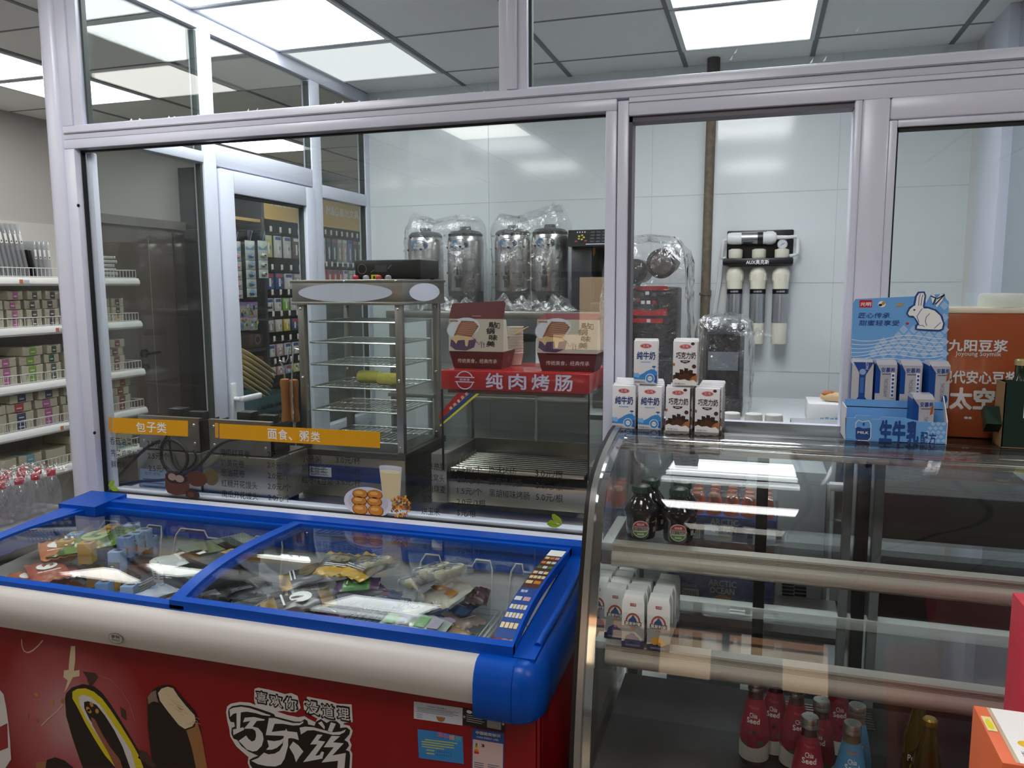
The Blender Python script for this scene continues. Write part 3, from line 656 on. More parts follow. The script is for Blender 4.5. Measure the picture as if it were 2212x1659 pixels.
s.rect(f_, W_*.58, H_*.12, W_*.34, H_*.72, mat('plate_grey', (150, 152, 156), .5), .0014)
for a in (.03, .97): s.lathe([(.003, 0), (.0028, .001), (.0012, .0018)], alu, f_.at(W_*a, H_*.5, .001), 10, mtx=Matrix(((1, 0, 0), (0, 0, -1), (0, 1, 0))))
art(s, 'data_plate', FZ)
f_, W_, H_ = quadframe([(905, 1637), (1002, 1650), (902, 1575)])
s = MB().slab(f_, [(0, 0), (W_, 0), (W_, H_*.93), (W_*.4, H_), (0, H_)], mat('notice_sky', (52, 132, 200), .4), 0, .0005)
yp = mat('small_print_yellow', (196, 200, 90), .6)
for k, ch in enumerate('温馨提示'): s.text(f_, ch, W_*(.44+.13*k), H_*(.84-.03*k), W_*.13, H_*.16, [mat('char_pink', (200, 120, 150), .5), mat('char_lilac', (150, 130, 190), .5), mat('char_peach', (220, 180, 140), .5), mat('char_mint', (120, 190, 180), .5)][k], .0007, .02)
for k in range(4): s.rect(f_, W_*(.16 if k == 0 else .08), H_*(.66-.085*k), W_*(.72 if k < 3 else .5), H_*.035, yp, .0007)
for k in range(2):
    s.rect(f_, W_*.18, H_*(.3-.11*k), W_*.18, H_*.04, yp, .0007)
    for j in range(7): s.line(f_, [(W_*(.42+.05*j), H_*(.29-.11*k)), (W_*(.44+.05*j), H_*(.345-.11*k))], .0009, choc, .0007)
art(s, 'service_sticker', FZ)
f_, W_, H_ = quadframe([(1019, 1664), (1088, 1676), (1020, 1573)])
s = MB().slab(f_, [(0, 0), (W_, 0), (W_, H_), (0, H_)], mat('label_blue', (38, 84, 160), .4), 0, .0005)
s.rect(f_, W_*.03, H_*.0, W_*.94, H_*.75, mat('label_pink', (214, 186, 184), .5), .0007)
s.text(f_, '中国能效标识', W_*.12, H_*.885, W_*.76, H_*.075, ink_white, .0008, .02); s.text(f_, 'CHINA ENERGY LABEL', W_*.14, H_*.80, W_*.7, H_*.045, ink_white, .0008)
for k, c in enumerate([(40, 110, 60), (130, 160, 40), (220, 190, 40), (214, 120, 30), (190, 40, 30)]): s.rect(f_, W_*(.12-.012*k), H_*(.62-.05*k), W_*(.05+.025*k), H_*.05, mat('energy_%d' % k, c, .5), .0009)
s.text(f_, '3', W_*.3, H_*.6, W_*.09, H_*.07, choc, .0009, .02)
for k in range(3): s.rect(f_, W_*.08, H_*(.2-.05*k), W_*.3, H_*.02, lines_m, .0009); s.rect(f_, W_*.5, H_*(.2-.05*k), W_*.36, H_*.02, lines_m, .0009)
art(s, 'energy_label', FZ)
# ------------------------------------------------------------------ wire baskets hung in the freezer
wire = mat('white_wire', (206, 206, 204), .45); wireb = mat('blue_wire', (28, 74, 150), .4)
def wire_basket(lab, x0, x1, y0, y1, z0, z1, m, hooks=True, step=.03):
    t = thingw('wire_basket', lab, 'basket', ((x0+x1)/2, (y0+y1)/2, z0), 'wire baskets in the freezer')
    o = MB()
    for z in (z0, (z0+z1)/2, z1): o.tube([(x0, y0, z), (x1, y0, z), (x1, y1, z), (x0, y1, z)], .0022, m, 6, True)
    n = max(2, int((x1-x0)/step))
    for k in range(n+1):
        x = x0+(x1-x0)*k/n
        o.tube([(x, y0, z1), (x, y0, z0), (x, y1, z0), (x, y1, z1)], .0013, m, 5)
    n = max(2, int((y1-y0)/step))
    for k in range(n+1):
        y = y0+(y1-y0)*k/n; o.tube([(x0, y, z1), (x0, y, z0), (x1, y, z0), (x1, y, z1)], .0013, m, 5)
    o.build('mesh', t)
    if hooks:
        h = MB(); zz = zt(2.0)-.03
        c = (x0+x1)/2; q = (x1-x0)
        h.tube([(x0+.015, y1-.03, z1), (x0+.02, y1+.0, zz-.02), (x0+.03, y1+.012, zz), (x0+q*.28, y1+.012, zz), (x0+q*.32, y1+.004, zz-.018), (x1-q*.32, y1+.004, zz-.018), (x1-q*.28, y1+.012, zz), (x1-.03, y1+.012, zz), (x1-.02, y1, zz-.02), (x1-.015, y1-.03, z1)], .0028, m, 7)
        
        h.build('hanging_handle', t)
    return t
wire_basket('white wire basket in the freezer beneath the green bag', -2.06, -1.775, 1.53, 1.985, .672, .704, wire)
wire_basket('white wire basket in the freezer around the white and yellow tubs', -1.76, -1.33, 1.53, 1.985, .672, .704, wire)
wire_basket('blue mesh basket in the freezer among yellow and black bags', -1.31, -.93, 1.53, 1.985, .672, .704, wireb, False, .018)
wire_basket('white wire basket in the freezer holding the wrapped cream lollies', -.915, -.66, 1.53, 1.985, .672, .704, wire)
wire_basket('white wire basket at the right end of the freezer', -.645, -.475, 1.53, 1.985, .672, .704, wire)
# ------------------------------------------------------------------ frozen goods
def pouch(name, lab, cat, c, w_, l_, t_, rz, m, m2=None, group=None, tilt=(0, 0), seed=0, art_fn=None, crumple=.25):
    """a flow-wrapped bag: pillow body with flat sealed ends"""
    o = thing(name, lab, cat, c, rz, group); o.rotation_euler = (tilt[0], tilt[1], rz)
    w_, l_, t_ = w_*.92, l_*.92, t_*.8; o.rotation_euler = (tilt[0]*.5, tilt[1]*.5, rz)
    R = random.Random(seed); ph = [R.uniform(0, 6) for _ in range(6)]
    nu, nv = 20, 12
    def hgt(u, v):
        e = min(1, max(0, (.5-abs(u-.5)-.06)/.20)); a = math.sin(e*PI/2)*(max(0, 1-(2*v-1)**2))**.6
        wr = 1+crumple*(.5*math.sin(ph[0]+17*u+5*v)+.5*math.sin(ph[1]+29*v-9*u))
        return t_*.5*a*wr
    b = MB()
    for sgn in (1, -1):
        vs = []
        for i in range(nu+1):
            for j in range(nv+1):
                u, v = i/nu, j/nv; e = .5-abs(u-.5)
                ww = w_*(1+.05*math.sin(ph[2]+20*u)*(e < .1)); y = (u-.5)*l_; zz = sgn*hgt(u, v)+.0006*sgn
                if e < .06: zz += .003*math.sin(ph[3]+v*25)
                vs.append(((v-.5)*ww, y, zz))
        q = nv+1; base = len(b.v); b.v += vs
        for i in range(nu):
            idx = b.mi(m2 if (m2 and (i < 4 or i >= nu-4)) else m)
            for j in range(nv): b.f.append((base+i*q+j, base+(i+1)*q+j, base+(i+1)*q+j+1, base+i*q+j+1)); b.fm.append(idx)
    b.build('wrapper', o)
    if art_fn:
        a = MB(); art_fn(a, Frame((0, 0, t_*.52), (1, 0, 0), (0, 1, 0)), w_, l_); art(a, 'print', o)
    return o
def sh(rgb, r=.3): return mat('wrap_%d_%d_%d' % rgb, rgb, r, spec=.6)
# ================================================================== GOODS IN THE FREEZER
def gp(px, py, z=.70): q = onz(px, py, z); return (q[0], q[1], z)
def spot(col, n=2, txt=None, tcol=None):
    """print for a wrapper: bands, ovals and a word"""
    def fn(a, f, w_, l_):
        a.oval(f, 0, l_*.05, w_*.28, l_*.16, col, .001, 14)
        for k in range(n): a.rect(f, -w_*.3, -l_*(.22+.07*k), w_*.6, l_*.03, tcol or ink_white, .0015)
        if txt: a.text(f, txt, -w_*.26, l_*.0, w_*.52, l_*.10, tcol or ink_white, .0018, .02)
    return fn
go = 'orange snack pouches in the freezer'
for k, (x, y, rz, c, lab) in enumerate([(30, 1262, 1.2, (190, 106, 52), 'orange snack pouch at the left edge of the freezer'), (75, 1262, .9, (196, 116, 62), 'pale orange pouch with white flash, second from the left edge'), (50, 1288, 1.3, (176, 104, 58), 'brown orange pouch lying foremost at the left edge of the freezer'), (108, 1278, .7, (190, 84, 44), 'red orange pouch beside the white basket rim'), (108, 1294, 1.0, (168, 92, 70), 'rosy brown pouch in front of the red orange one')]):
    pouch('snack_pouch', lab, 'snack bag', gp(x, y, .70+.006*(k % 3)), .105, .15, .03, rz, sh(c), None, go, (.25, -.15+.1*(k % 3)), k, spot(ink_white, 1))
pouch('snack_pouch', 'large bright green bag with gold specks leaning in the freezer basket', 'snack bag', gp(218, 1238, .735)[:2]+(.78,), .16, .26, .04, -.75, sh((104, 140, 38), .2), sh((60, 92, 30), .2), None, (.1, .1), 11, spot(mat('print_lime', (176, 190, 120), .4), 2))
pouch('snack_pouch', 'dark green and gold bag behind the bright green one', 'snack bag', gp(265, 1218, .74), .13, .2, .035, -.3, sh((66, 96, 30), .2), sh((140, 136, 40), .2), None, (.05, .1), 12)
pouch('snack_pouch', 'muted green pouch between orange pouches and green bag', 'snack bag', gp(135, 1240, .70), .12, .16, .04, .4, sh((100, 110, 74), .35), None, None, (.05, .05), 13)
pouch('snack_pouch', 'small pink and white wrapper beside the little yellow boxes', 'snack bag', gp(148, 1284, .70), .07, .12, .02, .9, sh((190, 110, 130), .35), ink_white, None, (.1, .1), 14)
# small popsicle boxes in rows
def carton_row(px, py, px2, py2, n, cols, labs):
    a, b_ = np.array(gp(px, py, .675)), np.array(gp(px2, py2, .675))
    for k in range(n):
        q = a+(b_-a)*k/max(1, n-1); c = cols[min(k, len(cols)-1)]
        ang = math.atan2(b_[1]-a[1], b_[0]-a[0])-PI/2
        t = thing('popsicle_box', labs[min(k, len(labs)-1)], 'box', (q[0], q[1], .74), ang, 'little popsicle boxes')
        w_ = .040; d_ = .036; h_ = .062
        MB().box(-w_/2, w_/2, -d_/2, d_/2, 0, h_, mat('box_%s' % c, dict(y=(206, 160, 60), b=(112, 150, 206), l=(150, 176, 214))[c], .45), .002).build('carton', t)
        o = MB(); f = Frame((0, 0, h_), (1, 0, 0), (0, 1, 0)); o.oval(f, .004, .002, .013, .009, mat('box_picture', (80, 66, 78), .5), .0006, 9); o.oval(f, -.008, .006, .006, .005, mat('box_picture2', (176, 150, 90), .5), .0007, 8)
        f = FX(-d_/2-.0002); o.rect(f, -w_*.4, h_*.15, w_*.8, h_*.35, mat('box_dark', (110, 100, 96), .5) if c != 'y' else mat('box_amber', (188, 146, 84), .5), .0003)
        art(o, 'print', t)
def rowlabs(c, where, n): return [('%s popsicle box, %s of the row %s' % (c[k], ('front one', 'second', 'third', 'fourth', 'fifth', 'last')[k], where)) for k in range(n)]
carton_row(152, 1290, 172, 1272, 2, 'yb', ['yellow popsicle box standing alone at the left of the box rows', 'light blue popsicle box right behind the lone yellow one'])
carton_row(196, 1296, 262, 1242, 6, 'yybyyy', ['yellow popsicle box, %s of the leftmost long row' % s for s in ('front one', 'second', 'fourth from the back', 'fourth', 'fifth', 'rearmost')])
carton_row(228, 1300, 296, 1246, 6, 'byybbb', ['popsicle box, %s of the middle long row' % s for s in ('blue front one', 'yellow second', 'yellow third', 'blue fourth', 'blue fifth', 'blue rearmost')])
carton_row(262, 1304, 330, 1252, 6, 'llblll', ['pale blue popsicle box, %s of the right long row' % s for s in ('front one', 'second', 'third', 'fourth', 'fifth', 'rearmost')])
t = thing('popsicle_box', 'single blue popsicle box standing up behind the yellow rows', 'box', gp(214, 1246, .69), .5); MB().box(-.026, .026, -.03, .03, -.02, .045, _M['box_b'], .002).build('carton', t); o = MB().oval(Frame((0, 0, .045), (1, 0, 0), (0, 1, 0)), 0, 0, .012, .014, mat('box_orange', (206, 140, 90), .5), .0006); art(o, 'print', t)
def tub(lab, c, r, h, m, ml, rot=(0, 0, 0), lines=True):
    t = thing('ice_cream_tub', lab, 'ice cream tub', c, 0, 'ice cream tubs'); t.rotation_euler = rot
    MB().lathe([(r*.80, 0), (r*.82, .002), (r, h)], m, n=28).build('cup', t)
    MB().lathe([(r*1.05, h-.006), (r*1.07, h), (r*1.06, h+.008), (r*.98, h+.009), (r*.95, h+.005), (.001, h+.005)], ml, n=28, cap=False).build('lid', t)
    if lines:
        o = MB()
        for j in range(4):
            for i in range(3):
                a = -PI/2-.6+.5*i; o.box(0, 0, 0, 0, 0, 0, m) if False else None
                rr = r*(.82+.18*(h*(.25+.15*j))/h)+.0008
                f = Frame((rr*math.cos(a), rr*math.sin(a), h*(.25+.15*j)), (-math.sin(a), math.cos(a), 0), (0, 0, 1)); o.rect(f, -r*.14, 0, r*.28, h*.05, lines_m, .0004)
        art(o, 'print', t)
    return t
tub('white paper tub with printed text standing in the freezer basket', gp(360, 1276, .70)[:2]+(.745,), .040, .052, mat('tub_white', (226, 222, 206), .45), mat('tub_lid_white', (226, 226, 218), .4))
tub('yellow rimmed tub lying tilted on its side behind the blue lid bar', gp(446, 1238, .70)[:2]+(.745,), .044, .06, mat('tub_yellow', (222, 208, 170), .4), mat('tub_lid_yellow', (196, 154, 66), .4), (1.1, .5, -.3))
t = thing('ice_cream_tub', 'flat brown oval ice cream cup seen behind the popsicle boxes', 'ice cream tub', gp(298, 1244, .69), .2, 'ice cream tubs'); MB().lathe([(.036, -.03), (.05, .0), (.052, .006), (.047, .012), (.02, .016), (.001, .016)], mat('cup_brown', (150, 92, 70), .4), n=26, cap=False, sx=1.25).build('cup', t); o = MB().text(Frame((0, 0, .018), (1, 0, 0), (0, 1, 0)), '冰淇淋', -.03, -.006, .06, .016, choc2, .0006); art(o, 'print', t)
pouch('snack_pouch', 'pale blue wrapper in front of the blue popsicle boxes with ring print', 'snack bag', gp(285, 1318, .69), .12, .10, .03, .4, sh((170, 184, 210)), None, None, (.1, 0), 21, spot(mat('print_navy', (70, 80, 110), .4), 1))
pouch('snack_pouch', 'white and lilac wrapper leaning against the blue lid bar', 'snack bag', gp(330, 1300, .70), .08, .13, .025, -.6, sh((190, 196, 214)), None, None, (.2, 0), 22)
# right lid, from left to right
pouch('frozen_treat', 'cow patterned brown and white wrapper beside the lid bar', 'ice cream', gp(380, 1318, .69), .10, .16, .025, -.5, sh((196, 190, 190)), sh((120, 96, 92)), None, (.1, .1), 31, spot(mat('print_cow', (110, 84, 78), .4), 1))
pouch('frozen_treat', 'pale wrapper with yellow scribble next to the cow pattern', 'ice cream', gp(418, 1314, .69), .10, .18, .02, -.55, sh((192, 196, 196)), None, None, (.1, .1), 32, spot(mat('print_lemon', (200, 186, 90), .4), 1))
def flatbox(lab, px, py, w_, l_, h_, rz, m, prints, z=.672):
    t = thing('ice_cream_box', lab, 'ice cream box', gp(px, py, z), rz, 'flat ice cream boxes'); MB().box(-w_/2, w_/2, -l_/2, l_/2, -.01, h_, m, .003).build('carton', t)
    o = MB(); f = Frame((0, 0, h_), (1, 0, 0), (0, 1, 0))
    for a, b_, ww, hh, mm in prints: o.rect(f, a*w_, b_*l_, ww*w_, hh*l_, mm, .0005)
    art(o, 'print', t); return t
dkgreen = sh((40, 58, 54)); olive = sh((112, 124, 92)); slate = sh((52, 60, 68))
flatbox('dark green ice cream box with olive stripe', 480, 1300, .12, .20, .03, -.45, dkgreen, [(-.45, .1, .9, .25, olive), (-.4, -.35, .5, .12, ink_white), (.0, -.2, .4, .1, gold)])
flatbox('slate grey ice cream box with white lettering', 440, 1338, .13, .15, .028, -.3, slate, [(-.4, -.1, .7, .1, ink_white), (-.3, .1, .5, .07, _M['tag_white'])])
flatbox('grey green ice cream box with pale top behind the dark green one', 545, 1270, .13, .20, .03, -.5, sh((120, 130, 120)), [(-.4, -.3, .8, .25, olive), (-.4, .1, .8, .15, dkgreen)])
flatbox('near black ice cream box with small white figure', 545, 1335, .15, .16, .03, -.35, sh((38, 38, 42)), [(-.3, -.3, .12, .2, ink_white), (.0, .0, .35, .25, mat('print_biscuit', (170, 136, 92), .4))])
pouch('frozen_treat', 'black wrapper with cream swirl next to the near black box', 'ice cream', gp(590, 1310, .70), .10, .15, .03, -.5, sh((48, 42, 42)), sh((70, 60, 56)), None, (.1, .1), 33, spot(_M['print_biscuit'], 1))
pouch('frozen_treat', 'long grey wrapper with white lettering in the middle of the freezer', 'ice cream', gp(660, 1298, .715)[:2]+(.76,), .10, .26, .03, -.95, sh((140, 136, 138), .25), sh((96, 80, 80), .25), None, (.15, .15), 34, spot(sh((170, 168, 168)), 2, '巧恋果'))
pouch('frozen_treat', 'brown wrapper with penguin face and cream swirl at the front of the freezer', 'ice cream', gp(645, 1352, .705)[:2]+(.75,), .13, .20, .04, -.85, sh((74, 64, 62), .25), sh((150, 124, 70), .25), None, (.1, .05), 35, spot(ink_white, 1))
gy_ = 'yellow and black ice cream bags'
for k, (x, y, rz, lab) in enumerate([(655, 1270, -.9, 'yellow and black bag standing tallest behind the grey wrapper'), (735, 1305, .25, 'yellow edged black bag in the middle of its group'), (790, 1310, -.2, 'yellow edged black bag rightmost beside the blue basket rim')]):
    pouch('frozen_treat', lab, 'ice cream', gp(x, y, .72)[:2]+(.77,), .11, .16, .035, rz, sh((52, 48, 42)), sh((192, 154, 40)), gy_, (.45 if k == 0 else .15, .2), 40+k, spot(sh((120, 104, 60)), 2))
pouch('frozen_treat', 'purple wrapper in front of the yellow and black bags', 'ice cream', gp(732, 1352, .70), .09, .14, .035, -.4, sh((66, 34, 76)), None, None, (.1, .1), 50, spot(sh((120, 70, 130)), 1))
pouch('frozen_treat', 'bright green and purple wrapper beside the purple one', 'ice cream', gp(782, 1336, .71), .08, .13, .03, -1.2, sh((70, 130, 56)), sh((74, 44, 84)), None, (.1, .1), 51, spot(ink_white, 1))
pouch('frozen_treat', 'second purple wrapper right of the green one', 'ice cream', gp(826, 1344, .70), .07, .14, .03, -.7, sh((70, 44, 82)), None, None, (.1, .1), 52)
pouch('frozen_treat', 'clear bag with green and lilac ices at the front of the freezer', 'ice cream', gp(880, 1376, .71)[:2]+(.745,), .20, .14, .035, .0, sh((176, 188, 176), .15), sh((150, 140, 164), .2), None, (.12, 0), 53, lambda a, f, w_, l_: [a.rect(f, w_*x, -l_*.2, w_*.16, l_*.4, sh(c), .001) for x, c in ((-.4, (140, 176, 136)), (-.18, (166, 160, 180)), (.06, (134, 178, 128)), (.26, (170, 160, 180)))])
# cream lollies in clear film, one row
for k in range(6):
    q = gp(815+32*k, 1322+4*k, .70)[:2]+(.75,); t = thing('wrapped_lolly', 'cream ice lolly in clear film with brown print, %s of its row' % ('leftmost', 'second', 'third', 'fourth', 'fifth', 'rightmost')[k], 'ice lolly', q, -.45, 'wrapped cream lollies')
    MB().box(-.017, .017, -.05, .05, -.012, .014, mat('lolly_cream', (206, 196, 160), .5), .010, 3).build('ice', t)
    o = MB(); f = Frame((0, 0, .0145), (1, 0, 0), (0, 1, 0)); o.oval(f, 0, -.01, .011, .015, mat('lolly_print', (104, 88, 64), .5), .0006, 12); o.oval(f, 0, -.01, .006, .009, mat('lolly_cream2', (190, 178, 140), .5), .0008, 10); art(o, 'print', t)
    MB().box(-.022, .022, -.07, .07, -.014, .0185, filmthin, .006).build('film', t)
pouch('frozen_treat', 'blue bag with red print at the back of the lolly basket', 'ice cream', gp(890, 1270, .72), .15, .10, .04, .1, sh((30, 62, 128)), None, None, (.3, 0), 61, spot(mat('print_red', (176, 40, 50), .4), 1))
pouch('frozen_treat', 'white bag with yellow and red print at the back of the lolly basket', 'ice cream', gp(990, 1288, .73), .12, .12, .03, -.5, sh((206, 200, 180)), None, None, (.55, .1), 62, lambda a, f, w_, l_: a.rect(f, -w_*.4, -l_*.2, w_*.8, l_*.25, mat('print_flame', (222, 150, 60), .4), .001))
pouch('frozen_treat', 'small blue wrapper beside the white bag with yellow print', 'ice cream', gp(1010, 1330, .70), .06, .10, .025, -.3, sh((60, 90, 134)), None, None, (.2, .1), 63, spot(gold, 1))
pouch('frozen_treat', 'dark maroon wrapper in the right end basket', 'ice cream', gp(1052, 1318, .715), .07, .09, .04, .2, sh((60, 24, 34)), None, None, (.3, .1), 64)
pouch('frozen_treat', 'clear wrapper with red edge in the right end basket', 'ice cream', gp(1072, 1352, .70), .09, .12, .02, -.2, sh((180, 176, 176), .2), sh((170, 60, 60)), None, (.1, .1), 65)
pouch('frozen_treat', 'pinkish wrapper at the front right corner of the freezer', 'ice cream', gp(1050, 1392, .70), .10, .12, .03, .3, sh((196, 160, 158), .2), None, None, (.1, 0), 66, spot(sh((150, 110, 90)), 1))
pouch('frozen_treat', 'beige wrapper beside the pinkish one at the freezer front', 'ice cream', gp(1000, 1392, .70), .09, .12, .03, -.5, sh((170, 140, 104), .25), None, None, (.1, 0), 67)

# looser wrappers filling the gaps between the named ones
more = [(330, 1262, (150, 176, 214), 'pale blue wrapper between tub and popsicle boxes'), (400, 1282, (196, 186, 170), 'cream wrapper tucked behind the white tub'), (455, 1300, (60, 72, 70), 'dark green wrapper between the two dark boxes'), (500, 1338, (70, 74, 80), 'grey wrapper lying by the slate box'), (600, 1285, (150, 148, 150), 'light grey wrapper behind the long grey one'), (560, 1305, (44, 44, 48), 'black wrapper crossing under the grey one'), (690, 1330, (120, 96, 60), 'bronze wrapper at the foot of the penguin bag'), (610, 1362, (196, 170, 110), 'cream and brown wrapper at the freezer front edge'), (760, 1292, (58, 56, 60), 'dark wrapper under the middle yellow edged bag'), (800, 1372, (150, 130, 170), 'lilac wrapper beside the clear bag of ices'), (700, 1372, (84, 46, 92), 'violet wrapper at the front left of the clear bag'), (940, 1262, (60, 90, 150), 'blue wrapper behind the cream lollies'), (1035, 1345, (170, 150, 140), 'beige wrapper under the small blue one'), (950, 1395, (186, 190, 180), 'pale wrapper at the right of the clear bag'), (180, 1222, (96, 120, 60), 'olive wrapper behind the bright green bag'), (90, 1238, (150, 110, 70), 'tan pouch behind the orange ones'), (250, 1262, (120, 130, 90), 'sage wrapper behind the popsicle box rows'), (20, 1282, (200, 130, 80), 'apricot pouch at the far left corner of the freezer')]
for k, (x, y, c, lab) in enumerate(more): pouch('frozen_treat', lab, 'ice cream', gp(x, y, .69)[:2]+(.60,), .09+.01*(k % 3), .13+.02*(k % 2), .024, (k*1.7) % 3-1.5, sh(c, .25), None, None, (.05, .05), 80+k, spot(sh(tuple(min(255, v+50) for v in c), .4), 1+k % 2))
# let every good in the freezer come to rest on what lies below it
from mathutils.bvhtree import BVHTree
def settle(objs, floor, xlim, ylim):
    bpy.context.view_layer.update()
    placed = []
    def geo(o):
        vs, fs = [], []
        for m in [o]+list(o.children):
            if m.type != 'MESH': continue
            mw = m.matrix_world; b = len(vs); vs += [mw @ v.co for v in m.data.vertices]; fs += [tuple(b+i for i in p.vertices) for p in m.data.polygons]
        return vs, fs
    items = []
    for o in objs:
        vs, fs = geo(o); A = np.array([tuple(v) for v in vs]); mid = (A[:, 0].min()+A[:, 0].max())/2; xa, xb = min(xlim, key=lambda b: abs(min(max(mid, b[0]), b[1])-mid)); wd = A[:, 0].max()-A[:, 0].min()
        dx = (xa+xb)/2-mid if wd > xb-xa else max(0, xa-A[:, 0].min())-max(0, A[:, 0].max()-xb); dy = max(0, ylim[0]-A[:, 1].min())-max(0, A[:, 1].max()-ylim[1])
        dz = floor-A[:, 2].min(); items.append([o, A+np.array([dx, dy, dz]), fs, np.array([dx, dy, dz])])
    items.sort(key=lambda t: t[0].location.z)
    for o, A, fs, d in items:
        z = 0.0; ok = False
        zmax = max(0.0, .852-A[:, 2].max())
        while not ok and z < zmax:
            lo, hi = A.min(0)+[0, 0, z], A.max(0)+[0, 0, z]; ok = True; tree = None
            for B, lo2, hi2 in placed:
                if (lo < hi2).all() and (lo2 < hi).all():
                    tree = tree or BVHTree.FromPolygons([Vector((p[0], p[1], p[2]+z)) for p in A], fs)
                    if tree.overlap(B): ok = False; break
            if not ok: z += .004
        P = A+np.array([0, 0, z]); placed.append((BVHTree.FromPolygons([Vector(p) for p in P], fs), P.min(0), P.max(0)))
        o.location = Vector(o.location)+Vector(d)+Vector((0, 0, z))
settle([o for o in COL.objects if o.parent is None and o.name.split('.')[0] in ('snack_pouch', 'frozen_treat', 'popsicle_box', 'ice_cream_tub', 'ice_cream_box', 'wrapped_lolly')], .6755, [(-2.054, -1.781), (-1.754, -1.336), (-1.304, -.936), (-.909, -.666), (-.639, -.481)], (1.536, 1.979))
# ================================================================== CURVED GLASS DISPLAY CASE
CX0, CX1 = -.335, .93
DC = thingw('display_case', 'large refrigerated display case with curved front glass and black counter top', 'display case', (.3, 1.78, 0))
cprof = [(1.905, 1.252), (1.85, 1.248), (1.79, 1.238), (1.73, 1.226), (1.68, 1.210), (1.64, 1.194), (1.605, 1.170), (1.585, 1.140), (1.570, 1.105), (1.555, 1.060), (1.537, 1.010), (1.520, .955), (1.500, .885), (1.484, .820), (1.470, .760), (1.458, .690), (1.450, .630), (1.444, .560), (1.440, .48)]
def inner(prof, d):
    out = []
    for i, (y, z) in enumerate(prof):
        a, b_ = prof[max(0, i-1)], prof[min(len(prof)-1, i+1)]; ty, tz = b_[0]-a[0], b_[1]-a[1]; L = math.hypot(ty, tz); out.append((y-tz/L*d, z+ty/L*d))
    return out
# counter top: black slab with a polished bullnose rail in front
o = MB().box(CX0, CX1, 1.893, 2.085, 1.228, 1.25, mat('black_counter', (20, 19, 21), .22), .004)
o.build('counter_top', DC)
o = MB().cyl((CX0+.01, 1.882, 1.226), (CX1, 1.882, 1.226), .015, chrome, 18); o.box(CX0+.01, CX1, 1.868, 1.90, 1.203, 1.215, alu, .003); o.box(CX0+.01, CX1, 1.872, 2.06, 1.213, 1.229, steel_dark); o.build('top_rail', DC)
# glass front
gl = MB(); i_ = inner(cprof, .006); n = len(cprof)
xa, xb = CX0+.0225, CX1-.01
pr_ = cprof+i_[::-1]; gl.prism(pr_, 'x', xa, xb, glassmat('case_glass', (.95, .966, .96), .032)); gl.build('front_glass', DC)
# chrome end frame: a bent band with black edge, both ends
def end_frame(x, s):
    o = MB(); i2 = inner(cprof, .010); o2 = inner(cprof, -.004)
    def band(a, b_, x0, x1, m):
        k = len(a); vs = [(x0, *p) for p in a]+[(x1, *p) for p in a]+[(x1, *p) for p in b_]+[(x0, *p) for p in b_]
        fs = []
        for j in range(k-1):
            for q in range(4): fs.append((q*k+j, q*k+j+1, ((q+1) % 4)*k+j+1, ((q+1) % 4)*k+j))
        fs += [(0, k, 2*k, 3*k), (k-1, 2*k-1, 3*k-1, 4*k-1)]
        o.add(vs, fs, m)
    band(o2, i2, x, x+s*.009, black); band(o2, inner(cprof, .010), x+s*.009, x+s*.022, mat('edge_alu', (170, 170, 168), .25, .8)); band(inner(cprof, .007), inner(cprof, .016), x+s*.022, x+s*.040, chrome)
    o.build('end_frame', DC)
    # glass end panel
    e = MB(); pts = inner(cprof, .012)+[(2.06, .48), (2.06, 1.225)]; e.prism(pts, 'x', x+s*.006, x+s*.012, pane_clear); e.build('end_glass', DC)
end_frame(CX0, 1); end_frame(CX1, -1)
# base cabinet and lower deck
o = MB().box(CX0, CX1, 1.44, 2.07, .06, .485, mat('case_base', (66, 62, 60), .35), .006); o.box(CX0+.01, CX1-.01, 1.43, 1.45, .40, .49, chrome, .004); o.build('base', DC)
o = MB().box(CX0+.02, CX1-.02, 1.47, 2.04, .49, .545, mat('deck_dark', (40, 40, 42), .3))
for k in range(7): o.box(.02, .30, 1.93+.012*k, 1.934+.012*k, .545, .548, alu)
o.build('deck', DC)
# rear posts and sliding door frames
rear = mat('rear_frame_black', (24, 25, 28), .35); rear2 = mat('rear_frame_grey', (120, 126, 130), .4)
for px, wd, m in ((1640, .028, rear), (1855, .030, rear), (1822, .02, rear2), (1888, .022, rear2)):
    p = ony(px, 1250, 2.05); MB().box(p[0]-wd/2, p[0]+wd/2, 2.035, 2.065, .50, 1.22, m, .002).build('rear_post', DC)
o = MB().box(CX0+.02, CX1-.02, 2.03, 2.07, .745, .775, mat('rear_rail', (196, 204, 200), .35), .004); o.box(CX0+.02, CX1-.02, 2.045, 2.075, .49, .52, rear2); o.build('rear_rail', DC)
o = MB().box(CX0+.02, CX1-.02, 2.055, 2.060, .52, 1.21, glassmat('rear_glass', (.95, .965, .96), .02)); o.build('rear_glass', DC)
# glass shelves on aluminium noses
def shelf(z, y0, y1, zn):
    p = MB().box(-.300, CX1-.015, y0+.012, y1, z-.008, z, pane_clear).build('shelf_glass', DC)
    x0 = -.278
    prof = [(y0+.03, z-.012), (y0+.03, z+.002), (y0, z+.002), (y0-.001, z-.012), (y0-.006, z-.020), (y0-.009, z-.030), (y0-.007, z-.040), (y0, z-.047), (y0+.012, z-.050), (y0+.03, z-.048)]
    o = MB().prism(prof, 'x', x0, CX1-.02, mat('shelf_nose', (206, 202, 194), .33, .55))
    for k in range(4): o.box(x0+.001, CX1-.021, y0-.0016, y0, z-.003-.003*k, z-.0022-.003*k, mat('nose_line', (110, 112, 110), .4))
    o.build('shelf_nose', DC)
    MB().box(-.302, x0, y0+.005, y1, z-.016, z+.001, mat('shelf_bracket', (176, 182, 182), .4), .002).build('shelf_bracket', DC)
